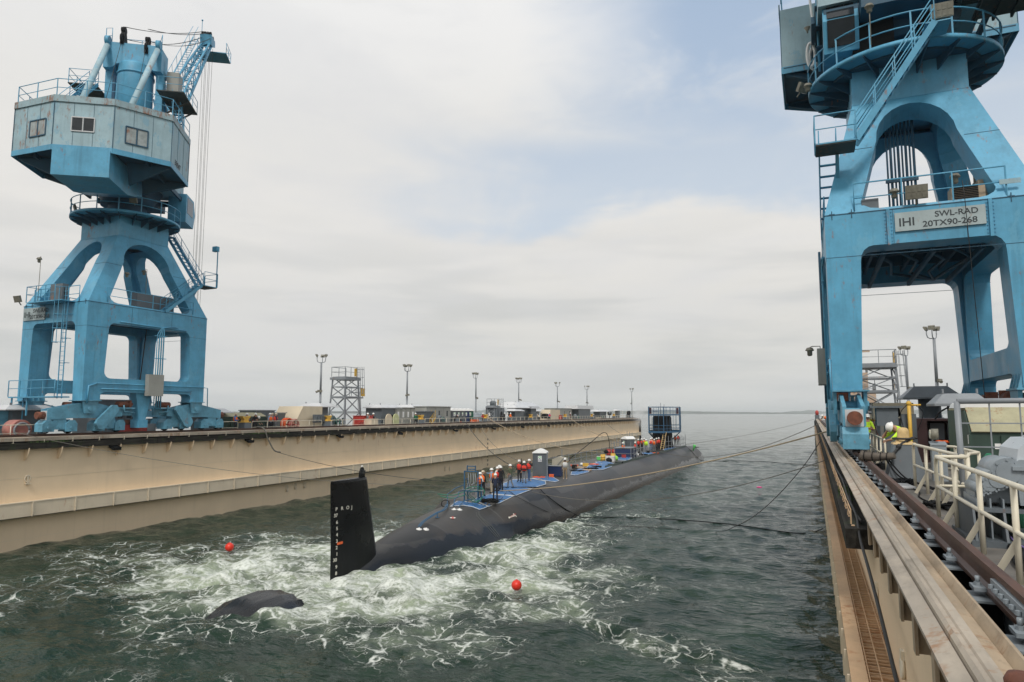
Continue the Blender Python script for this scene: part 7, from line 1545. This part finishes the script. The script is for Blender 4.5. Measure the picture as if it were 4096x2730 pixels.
# moss tufts on the timber are growth nobody could count
def moss():
    rg=random.Random(5); mb=MB()
    for cx,cy,n,zz in ((.62,17.5,220,5.97),(-42.3,27,160,6.02),(-42.35,44.3,260,6.02),(-42.3,46,120,6.02)):
        for i in range(n):
            x=cx+rg.gauss(0,.06); y=cy+rg.gauss(0,.7); h=.05+.12*rg.random(); a=rg.random()*6; mb.add([(x,y,zz),(x+.02*math.cos(a),y+.02*math.sin(a),zz),(x+.03*math.sin(a),y+.03*math.cos(a),zz+h)],[(0,1,2)])
    o=mb.build('moss',mk('green weed',(.05,.10,.02),.8,.3,8),recalc=False); tag(o,'small green weeds growing on the timber fenders','weeds',kind='stuff')
moss()
# ------------------------------------------------------------ people
skin_a=mk('light brown skin',(.42,.22,.14),.5,.05,4); skin_b=mk('dark brown skin',(.10,.05,.035),.5,.05,4)
CL_={}
def cloth(n,c,r=.85):
    if n not in CL_: CL_[n]=mk(n+' cloth',c,r,.12,9,bump=.2)
    return CL_[n]
for n,c in (('white',(.66,.66,.64)),('black',(.012,.012,.016)),('navy',(.015,.025,.06)),('jeans',(.05,.10,.20)),('khaki',(.30,.22,.13)),('grey',(.17,.18,.19)),('bluegrey',(.22,.34,.48)),('royal',(.03,.18,.50)),('olive',(.09,.11,.06)),('maroon',(.10,.015,.02)),('orange',(.85,.16,.02)),('red',(.72,.05,.03)),('hiv',(.55,.85,.04)),('beige',(.5,.42,.3)),('green',(.02,.14,.06))): cloth(n,c)
hatw=mk('white hard hat',(.80,.80,.77),.3,.03,3); hatt=mk('tan hard hat',(.62,.52,.38),.4,.05,3); eyem=black
def skel(pose):
    J=dict(pel=(0,0,.93),wst=(0,0,1.08),che=(0,.0,1.28),nek=(0,.0,1.45),hea=(0,.03,1.58),top=(0,.02,1.70))
    lean=pose.get('lean',0)
    J.update(sL=(-.17,0,1.40),sR=(.17,0,1.40),eL=(-.23,-.02,1.13),eR=(.23,-.02,1.13),wL=(-.24,.08,.90),wR=(.24,.08,.90),hL=(-.24,.11,.83),hR=(.24,.11,.83))
    J.update({k:v for k,v in pose.items() if k!='lean' and k not in ('kL','kR','aL','aR','tL','tR','pel')})
    J.update(uL=(-.10,0,.88),uR=(.10,0,.88),kL=(-.11,.02,.50),kR=(.11,.02,.50),aL=(-.12,-.01,.10),aR=(.12,-.01,.10),tL=(-.14,.15,.05),tR=(.14,.15,.05))
    J.update({k:v for k,v in pose.items() if k in ('kL','kR','aL','aR','tL','tR')})
    J={k:Vector(v) for k,v in J.items()}
    if 'drop' in pose:
        pass
    if lean:
        p=J['pel']; M=Matrix.Rotation(-lean,3,'X')
        for k in ('wst','che','nek','hea','top','sL','sR','eL','eR','wL','wR','hL','hR'): J[k]=p+M@(J[k]-p)
        for k,v in pose.items():
            if k in ('eL','eR','wL','wR','hL','hR'): J[k]=Vector(v)
    return J
POSES={
 'stand':{}, 
 'walk':dict(kL=(-.11,.12,.51),aL=(-.11,.18,.10),tL=(-.12,.33,.05),kR=(.11,.0,.50),aR=(.11,-.18,.12),tR=(.12,-.03,.05),eR=(.25,.05,1.13),wR=(.22,.25,1.0),hR=(.21,.31,.98)),
 'point':dict(eR=(.24,.26,1.36),wR=(.22,.50,1.38),hR=(.21,.58,1.39)),
 'fold':dict(eL=(-.25,.06,1.12),wL=(-.05,.24,1.14),hL=(.03,.25,1.15),eR=(.25,.06,1.12),wR=(.05,.26,1.18),hR=(-.03,.27,1.19)),
 'raise':dict(eL=(-.36,.10,1.52),wL=(-.48,.16,1.74),hL=(-.50,.18,1.82)),
 'phone':dict(eR=(.30,.14,1.22),wR=(.15,.20,1.46),hR=(.11,.14,1.54)),
 'lean':dict(lean=.85,eL=(-.25,.55,1.02),wL=(-.20,.72,.86),hL=(-.18,.78,.80),eR=(.25,.55,1.02),wR=(.20,.72,.86),hR=(.18,.78,.80)),
 'bow':dict(lean=.62,hea=(0,.10,1.55),top=(0,.17,1.64),eR=(.25,.62,1.06),wR=(.16,.52,1.27),hR=(.10,.50,1.34),eL=(-.25,.60,1.05),wL=(-.15,.66,1.02),hL=(-.09,.68,1.0)),
 'sit':dict(lean=.35,kL=(-.14,.40,.62),aL=(-.14,.30,.15),tL=(-.15,.45,.10),kR=(.14,.40,.62),aR=(.14,.30,.15),tR=(.15,.45,.10)),
}
BODY={}
def body_mesh(pose):
    if pose in BODY: return BODY[pose]
    J=skel(POSES[pose]); E=[('pel','wst'),('wst','che'),('che','nek'),('nek','hea'),('hea','top'),('nek','sL'),('sL','eL'),('eL','wL'),('wL','hL'),('nek','sR'),('sR','eR'),('eR','wR'),('wR','hR'),('pel','uL'),('uL','kL'),('kL','aL'),('aL','tL'),('pel','uR'),('uR','kR'),('kR','aR'),('aR','tR')]
    RD=dict(pel=(.15,.11),wst=(.14,.10),che=(.165,.115),nek=(.065,.065),hea=(.082,.098),top=(.06,.07),sL=(.07,.07),sR=(.07,.07),eL=(.047,.047),eR=(.047,.047),wL=(.030,.030),wR=(.030,.030),hL=(.036,.022),hR=(.036,.022),uL=(.095,.095),uR=(.095,.095),kL=(.064,.064),kR=(.064,.064),aL=(.047,.05),aR=(.047,.05),tL=(.045,.04),tR=(.045,.04))
    names=list(J); me=bpy.data.meshes.new('body'); me.from_pydata([J[n] for n in names],[(names.index(a),names.index(b)) for a,b in E],[])
    o=bpy.data.objects.new('tmp',me); COL.objects.link(o); sk=o.modifiers.new('s','SKIN'); ss=o.modifiers.new('b','SUBSURF'); ss.levels=1
    for i,n in enumerate(names):
        v=me.skin_vertices[0].data[i]; v.radius=RD[n]; v.use_root=(n=='pel')
    dg=bpy.context.evaluated_depsgraph_get(); out=bpy.data.meshes.new_from_object(o.evaluated_get(dg)); bpy.data.objects.remove(o)
    part={'hea':0,'top':0}
    segs=[]
    for a,b in E:
        m_={'hea':0,'top':0}.get(b, 0 if b in('hL','hR') else 4 if b in ('tL','tR') else 2 if b in ('uL','uR','kL','kR','aL','aR') else 3 if b in ('wL','wR') else 1)
        segs.append((J[a],J[b],m_))
    mi=[]
    for p in out.polygons:
        c=p.center; best=1e9;bm_=1
        for a,b,m_ in segs:
            d=b-a; t=max(0,min(1,(c-a).dot(d)/d.length_squared)); q=(c-(a+d*t)).length
            if q<best: best=q;bm_=m_
        if c.z<.10: bm_=4
        mi.append(bm_); p.use_smooth=True
    out.polygons.foreach_set('material_index',mi)
    # fingers, nose, ears and eyes joined into the same body mesh
    mb=MB(); 
    for s,w,h in ((-1,'wL','hL'),(1,'wR','hR')):
        d=(J[h]-J[w]).normalized(); side=d.cross(Vector((0,1,0)) if abs(d.y)<.8 else Vector((1,0,0))).normalized()
        for k,ln in enumerate((.062,.075,.080,.072,.055)):
            o_=side*(-.028+.0185*(k-.5)); c=J[h]+d*.025
            if k==0: mb.tube([J[h]-side*.03,J[h]-side*.055+d*.03,J[h]-side*.05+d*.055],.010,4,.007)
            else: bend=Vector((0,.02,-.01)); mb.tube([c+o_,c+o_+d*ln*.5,c+o_+d*ln*.85+bend],.0095,4,.007)
    f=(J['top']-J['nek']).normalized(); fw=Vector((0,1,0)); fw=(fw-f*fw.dot(f)).normalized(); sd=f.cross(fw); hc=J['hea']+f*.0
    mb.prism([hc+fw*.10+f*.03-sd*.004,hc+fw*.125-f*.01-sd*.014,hc+fw*.10-f*.012-sd*.016],sd*.02)
    for s in (-1,1): mb.ball(hc+sd*s*.085,.022,6,(.5,1,1.4))
    mb.cur=5
    for s in (-1,1): mb.ball(hc+fw*.088+sd*s*.032+f*.022,.011,6)
    mb.bar(hc+fw*.096-sd*.022-f*.045,hc+fw*.096+sd*.022-f*.045,.008)
    extra=bpy.data.meshes.new('x'); extra.from_pydata([tuple(v) for v in mb.v],[],mb.f); extra.polygons.foreach_set('material_index',mb.mi)
    bm=bmesh.new(); bm.from_mesh(out); bm.from_mesh(extra); bm.to_mesh(out); bm.free()
    for m_ in (skin_a,cloth('grey',0),cloth('grey',0),skin_a,black,black): out.materials.append(m_)
    BODY[pose]=(out,J,f,fw,sd,hc); return BODY[pose]
HATS={}; VESTS={}
def person(loc,rz,pose,shirt,pants,vest,lab,hat=hatw,sk=skin_a,sleeve=True,boots=black,s=1.0,group=None):
    me,J,f,fw,sd,hc=body_mesh(pose); t=thing('person',lab,'person',loc,rz,group); t.scale=(s,s,s)
    o=bpy.data.objects.new('body',me); COL.objects.link(o); o.parent=t
    for i,m_ in enumerate((sk,cloth(shirt,0),cloth(pants,0),cloth(shirt,0) if sleeve else sk,boots,black)): o.material_slots[i].link='OBJECT'; o.material_slots[i].material=m_
    if pose not in HATS:
        m=Matrix((( sd.x,fw.x,f.x,0),(sd.y,fw.y,f.y,0),(sd.z,fw.z,f.z,0),(0,0,0,1))); mb=MB(Matrix.Translation(hc+f*.055)@m)
        mb.lathe([(.138,-.008),(.143,.0),(.115,.018),(.113,.055),(.095,.095),(.055,.122),(.012,.128)],(0,.0,0),18,sx=.9,sy=1.12); h=mb.build('hard_hat',hatw); HATS[pose]=h.data; bpy.data.objects.remove(h)
    h=bpy.data.objects.new('hard_hat',HATS[pose]); COL.objects.link(h); h.parent=t; h.material_slots[0].link='OBJECT'; h.material_slots[0].material=hat
    if vest:
        if pose not in VESTS:
            a=J['pel'].lerp(J['wst'],.5); b=J['nek']-(J['nek']-J['che'])*.15; ax=(b-a).normalized(); fr=Vector((0,1,0)); fr=(fr-ax*fr.dot(ax)).normalized(); sx_=ax.cross(fr); vs=[];fs=[];n=20; mb=MB(); prof=[(0,.185,.15),(.12,.19,.165),(.3,.20,.175),(.5,.215,.185),(.75,.215,.18),(.93,.17,.14),(1.0,.10,.10)]
            for q,rx,ry in prof:
                c=a.lerp(b,q)
                for k in range(n): th=2*PI*k/n; vs.append(c+sx_*rx*math.cos(th)+fr*ry*math.sin(th))
            mb.add(vs,[(i*n+k,i*n+(k+1)%n,(i+1)*n+(k+1)%n,(i+1)*n+k) for i in range(len(prof)-1) for k in range(n)],True); v=mb.build('vest',orange); VESTS[pose]=v.data; bpy.data.objects.remove(v)
            c=a.lerp(b,.22); st=MB(); st.tube([c+sx_*.198*math.cos(q)+fr*.175*math.sin(q) for q in [i*PI/8 for i in range(17)]],.016,5); v2=st.build('belt',black); VESTS[pose+'b']=v2.data; bpy.data.objects.remove(v2)
        v=bpy.data.objects.new('life_vest',VESTS[pose]); COL.objects.link(v); v.parent=t; v.material_slots[0].link='OBJECT'; v.material_slots[0].material=cloth(vest,0)
        v=bpy.data.objects.new('belt',VESTS[pose+'b']); COL.objects.link(v); v.parent=t
    return t
def ps(R_,x,y,rz,pose,shirt,pants,vest,lab,**k):
    q=hullpt(R_,x,y)[0]; return person((q.x,q.y,q.z+.02),R(rz),pose,shirt,pants,vest,lab,**k)
TO=-20 # facing
ps(A4,735,830,160-180,'fold','white','black','orange','person in a white shirt with an orange life vest, back turned, beside the pipe gantry')
ps(A4,775,800,-10,'stand','black','black','orange','person in black with a tan hard hat, half hidden behind the one in white',hat=hatt)
ps(A4,900,760,95,'point','bluegrey','beige','orange','person in a pale blue shirt pointing toward the stern')
ps(A4,945,850,15,'fold','navy','black',None,'person in blue sleeves and black overalls standing nearest on the tarp')
ps(A4,975,735,60,'stand','white','grey','red','person in a white shirt and red vest right of the pointing man')
ps(A4,1018,738,200,'stand','black','black',None,'tall person all in black with a white hard hat on the blue tarp',sk=skin_b,s=1.04)
ps(A4,1005,705,150,'stand','black','navy','orange','person in a vest mostly hidden behind the tall one')
ps(A4,1150,690,80,'walk','olive','grey',None,'person in an olive green shirt and grey trousers standing alone in the gap',sleeve=False)
ps(A4,1270,608,170,'stand','black','black','red','left of the three people in red vests near the toilet',hat=hatw)
ps(A4,1335,632,190,'fold','black','grey','red','middle of the three people in red vests, standing nearest',sk=skin_b)
ps(A4,1398,598,-40,'phone','black','jeans','red','right of the three people in red vests, hand to the ear, in jeans',boots=brown)
ps(A4,1885,572,190,'raise','khaki','khaki','white','person in khaki with a white vest gripping an upright tube',sk=skin_b,sleeve=False,boots=brown)
ps(A3,1235,783,120,'fold','grey','jeans','orange','person in jeans and an orange vest leaning at the scaffold staging',sk=skin_b)
person((-20.3,84.6,2.44),R(150),'fold','black','black','red','person in black and red behind the staging, beside the farther toilet')
cr=[(1425,705,170,'stand','black','black','red','leftmost of the crowd near the sail'),(1468,712,150,'fold','green','black','red','second from the left in the crowd, green sleeves'),(1520,722,-10,'stand','hiv','grey','hiv','in high visibility yellow, middle of the crowd'),(1495,700,200,'stand','white','grey','orange','just behind the one in yellow'),
    (1580,705,20,'stand','white','jeans','red','in jeans right of the one in yellow'),(1622,720,-20,'stand','grey','grey','orange','in grey overalls with an orange backed vest, nearest of the crowd'),(1598,690,160,'stand','navy','navy','orange','behind the one in jeans'),(1655,700,90,'fold','olive','black','red','right of the one in grey overalls, by the ladder'),(1680,708,200,'stand','black','black','red','rightmost of the crowd, beside the ladder')]
yy=[93,94.2,91.5,96.5,95.5,93.5,98.2,97.4,98.9]
for (x,y,rz,po,s1,p1,v,l),Y_ in zip(cr,yy):
    q=at(A3,x,640,Y=Y_); z=max(2.4,onhull(Y_,q.x)); person((q.x,Y_,z+.03),R(rz),po,s1,p1,v,'person '+l,sk=skin_b if x in (1495,1655) else skin_a)
for x,Y_,s1,l in ((1885,112.5,'navy','person in dark clothes at the front of the sail, left one'),(1925,114.5,'black','person in a red vest at the front of the sail, right one')):
    q=at(A3,x,600,Y=Y_); person((q.x,Y_,2.47),R(160),'stand',s1,'black','red' if x>1900 else 'orange',l)
# on the far dock
def pd(R_,x,X,rz,pose,shirt,pants,vest,lab,**k):
    p=LP(R_,x,760,X); return person((X,p.y,DECK),R(rz),pose,shirt,pants,vest,lab,**k)
pd(A1,318,-44.7,-60,'fold','royal','black','orange','person in royal blue sleeves and a tan hat beside the green dumpster',hat=hatt)
pd(A1,436,-45.6,-100,'fold','royal','jeans',None,'person in a royal blue shirt behind the first yellow bollard',sleeve=False)
pd(A1,505,-45.2,-80,'lean','olive','black','red','stooping person with a red sleeve, right of the first yellow bollard')
pd(A1,527,-44.7,-110,'fold','black','black',None,'person in black bent over beside the first yellow bollard')
pd(A1,683,-44.8,90,'stand','bluegrey','black','orange','person in a pale blue shirt with an orange vest, back turned to the basin',sleeve=False)
pd(A1,706,-45.7,120,'stand','grey','black',None,'person half hidden between the two in life vests',hat=hatt)
pd(A1,738,-44.8,-30,'fold','navy','grey','red','person in a red vest and tan hat left of the cream shelter',hat=hatt)
pd(A1,1698,-45.2,-50,'phone','grey','jeans',None,'person in a grey shirt holding up a camera',sleeve=False)
pd(A1,1757,-45.9,-80,'fold','black','black',None,'person behind the pale pedestal')
pd(A1,2203,-45.0,60,'stand','green','black',None,'person in a green shirt beside the grey cabinets')
pd(A2,305,-45.1,-30,'lean','black','black',None,'person in black bending in front of the leftmost deck toilet')
pd(A2,603,-45.0,-70,'stand','navy','black','red','person in navy, left of the two line handlers by the tanks')
pd(A2,640,-45.3,-90,'lean','beige','grey',None,'person in beige stooping over the fourth yellow bollard')
pd(A2,668,-45.0,-60,'fold','bluegrey','grey',None,'person in pale blue, right of the two line handlers')
pd(A2,832,-45.2,-50,'stand','black','black',None,'person in black left of the one in white and the one in orange',sk=skin_b)
pd(A2,862,-45.0,-80,'fold','white','jeans',None,'person in a white shirt beside the one in orange')
pd(A2,893,-44.8,-60,'fold','orange','grey','orange','person all in orange at the far railing')
pd(A2,1197,-45.0,60,'lean','beige','black',None,'person bending far forward right of the grey box')
pd(A2,1303,-44.9,30,'stand','royal','black','red','person in blue and red left of the smaller cream shelter',sk=skin_b)
pd(A2,1519,-45.0,-80,'stand','maroon','black',None,'person in maroon standing alone by the grey cabin')
pd(A2,1738,-45.0,-60,'lean','royal','navy',None,'person in blue crouching over the seventh yellow bollard')
# near dock
person((2.47,22.4,DECK),R(112),'bow','hiv','hiv',None,'person in a high visibility yellow shirt bent over the grey bollard, white hard hat',sleeve=False,sk=skin_a)
q=at(R5,690,700,Y=31); person((q.x,31,DECK),R(200),'fold','hiv','grey',None,'person in a green shirt half hidden behind the crane wheel',sleeve=False)
for x,Y_,s1,l in ((322,92,'white','line handler in a white shirt on the far part of the near dock'),(300,98,'beige','line handler in beige, farthest on the near dock'),(286,104,'navy','line handler in navy hauling at the far part of the near dock')):
    q=at(R5,x,600,Y=Y_); person((max(1.7,q.x),Y_,DECK),R(100),'lean' if s1!='white' else 'stand',s1,'black','orange' if s1=='beige' else None,l)
# ------------------------------------------------------------ ropes and hoses
def rope(p,q,s,r,mat,lab,name='mooring_rope',cat='rope',n=40,mid=None):
    p=Vector(p);q=Vector(q); pts=sag(p,q,s,n) if mid is None else curve([p]+[Vector(m) for m in mid]+[q],10); o=p.copy(); mb=MB(); mb.tube([a-o for a in pts],r,6); ob=mb.build(name,mat); ob.location=o; return tag(ob,lab,cat)
def H(R_,x,y,up=.1): q,n_=hullpt(R_,x,y); return q+Vector((0,0,up))
wz=.03
rope(H(A4,1010,750,.15),at(R5,325,735,X=.55),.55,.036,ropew,'thick pale rope from the aft tarps across the hull to the near wall')
rope(H(B5,990,530,.3),Vector((.55,178,6.3)),.5,.032,ropeg,'grey rope from the bow to the far end of the near wall, highest one')
rope(H(B5,760,590,.2),at(B5,2190,325,X=.5),1.6,.028,ropeg,'grey rope from beside the sail to the near wall, second highest')
rope(H(A4,1440,757,.12),at(B5,2240,655,X=.45),1.2,.022,ropeg,'thin grey line from the casing to the near wall, lowest of the taut ones')
def Wt(R_,x,y): return at(R_,x,y,Z=wz)
rope(at(B5,2205,470,Y=40),H(A4,1110,740,.12),0,.02,ropeb,'slack black rope dipping into the water between submarine and near wall',mid=[at(B5,2060,690,Y=39.3),at(B5,1850,935,Y=38.4),at(B5,1650,1120,Y=37.4),at(B5,1450,1240,Y=36.4),Wt(B5,1250,1297),Wt(B5,800,1262),Wt(B5,300,1240),Wt(B5,0,1226),H(A4,1900,1130,.12),H(A4,1600,1000,.1),H(A4,1400,900,.08),H(A4,1240,815,.08),H(A4,1150,755,.1)])
rope(H(A4,1030,690,.1),at(B5,2222,1265,Z=.25),0,.035,rubber,'thick black hose leaving the casing and floating across to the near wall',name='floating_hose',cat='hose',mid=[H(A4,1250,690,.1),H(A4,1450,690,.1),H(A4,1530,700,.1),H(A4,1600,770,.1),H(A4,1750,890,.1),H(A4,1900,990,.1),H(A4,2020,1050,.08),Wt(A4,2130,1078),Wt(B5,200,1163),Wt(B5,600,1170),Wt(B5,1100,1200),Wt(B5,1500,1240),Wt(B5,1800,1285),Wt(B5,2000,1308),Wt(B5,2130,1300)])
rope(H(B5,985,530,.15),at(B5,2135,692,Z=.2),0,.035,rubber,'black hose from the bow floating across to the near wall',name='floating_hose',cat='hose',mid=[H(B5,1040,575,.12),H(B5,1090,630,.1),Wt(B5,1160,661),Wt(B5,1400,658),Wt(B5,1700,667),Wt(B5,1950,685),Wt(B5,2080,694)])
LB=lambda R_,x,y,X=-43.9: at(R_,x,y,X=X)
rope(LB(A6,2020,238,-42.0),Vector((-21.6,43.5,2.9)),.5,.02,ropeb,'thin line from the splice below the first bollards to the gantry on the casing')
a=LB(A1,545,858,-43.6); rope(a,LB(A6,2030,235,-41.7),0,.06,ropeg,'thick grey spliced rope hanging over the far wall below the life vest group',mid=[LB(A1,600,868,-42.6),LB(A1,632,905,-42.15),LB(A1,650,965,-42.05),LB(A1,690,1050,-41.9),LB(A6,1990,225,-41.8)])
rope(LB(A6,110,92,-43.2),Vector((-21.4,44.6,2.6)),.9,.016,ropeg,'thin line from the far wall near the left edge to the casing, behind the rudder')
rope(LB(A2,400,718),Vector((-22.6,54.0,2.9)),1.0,.035,ropeb,'black rope from the deck by the toilets down to the nearer portable toilet')
rope(LB(A2,575,810,-42.5),Vector((-22.4,56.8,3.3)),1.2,.022,ropeg,'thin line beside the black rope, down to the nearer portable toilet')
rope(LB(A2,645,708),Vector((-23.1,83.5,2.9)),1.3,.04,ropew,'pale rope from the bollard by the tanks to the middle of the casing')
rope(LB(A2,1500,702),Vector((-22.9,99,3.4)),1.2,.04,ropew,'pale rope from the grey cabin down to the casing near the sail')
rope(LB(A2,1900,770,-42.4),Vector((-22.4,108,3.4)),1.2,.03,ropeg,'thin rope from near the far end of the wall to the sail')
rope(Vector((-23.2,60,2.6)),Vector((-23.2,83,3.4)),0,.04,rubber,'black hose arching over the scaffold tubes along the casing',name='air_hose',cat='hose',mid=[(-23.4,68,3.0),(-23.4,76,4.4),(-23.4,80.5,5.3),(-23.3,82.3,5.2),(-23.2,83,4.2)])
rope(H(A4,975,890,.05),H(A4,1100,750,.1),0,.02,ropeb,'short black rope from the tangled heap across the tarp',mid=[H(A4,1040,820,.04)])
# ------------------------------------------------------------ steam beside the sail and the harbour haze
def steam():
    mb=MB(); mb.ball((0,0,0),1,24,(2.4,2.4,3.6)); o=mb.build('steam',None or galv); o.data.materials.clear(); o.location=at(B5,600,215,Y=113); tag(o,'pale steam drifting left of the sail platform','steam',kind='stuff')
    m=bpy.data.materials.new('steam'); m.use_nodes=True; nt=m.node_tree; N=nt.nodes; L=nt.links; N.clear()
    out=N.new('ShaderNodeOutputMaterial'); v=N.new('ShaderNodeVolumePrincipled'); L.new(v.outputs[0],out.inputs['Volume']); v.inputs['Color'].default_value=(1,1,1,1)
    tc=N.new('ShaderNodeTexCoord'); mp=N.new('ShaderNodeMapping'); L.new(tc.outputs['Object'],mp.inputs[0]); mp.inputs['Scale'].default_value=(1/2.4,1/2.4,1/3.6); le=N.new('ShaderNodeVectorMath'); le.operation='LENGTH'; L.new(mp.outputs[0],le.inputs[0])
    r=N.new('ShaderNodeMapRange'); r.interpolation_type='SMOOTHSTEP'; L.new(le.outputs['Value'],r.inputs[0]); r.inputs[1].default_value=.25; r.inputs[2].default_value=.98; r.inputs[3].default_value=1; r.inputs[4].default_value=0
    nz=N.new('ShaderNodeTexNoise'); L.new(tc.outputs['Object'],nz.inputs[0]); nz.inputs['Scale'].default_value=.7; nz.inputs['Detail'].default_value=4; r2=N.new('ShaderNodeMapRange'); r2.interpolation_type='SMOOTHSTEP'; L.new(nz.outputs[0],r2.inputs[0]); r2.inputs[1].default_value=.42; r2.inputs[2].default_value=.7
    q=N.new('ShaderNodeMath'); q.operation='MULTIPLY'; L.new(r.outputs[0],q.inputs[0]); L.new(r2.outputs[0],q.inputs[1]); q2=N.new('ShaderNodeMath'); q2.operation='MULTIPLY'; L.new(q.outputs[0],q2.inputs[0]); q2.inputs[1].default_value=.7; L.new(q2.outputs[0],v.inputs['Density']); o.data.materials.append(m)
steam()
def haze():
    mb=MB(); mb.bb(-12000,12000,-3000,12000,-8,62); o=mb.build('haze',galv); o.data.materials.clear(); tag(o,kind='stuff')
    m=bpy.data.materials.new('haze'); m.use_nodes=True; nt=m.node_tree; N=nt.nodes; N.clear(); out=N.new('ShaderNodeOutputMaterial'); v=N.new('ShaderNodeVolumePrincipled'); nt.links.new(v.outputs[0],out.inputs['Volume']); v.inputs['Color'].default_value=(.95,.98,1,1); v.inputs['Density'].default_value=.00018; o.data.materials.append(m)
haze()
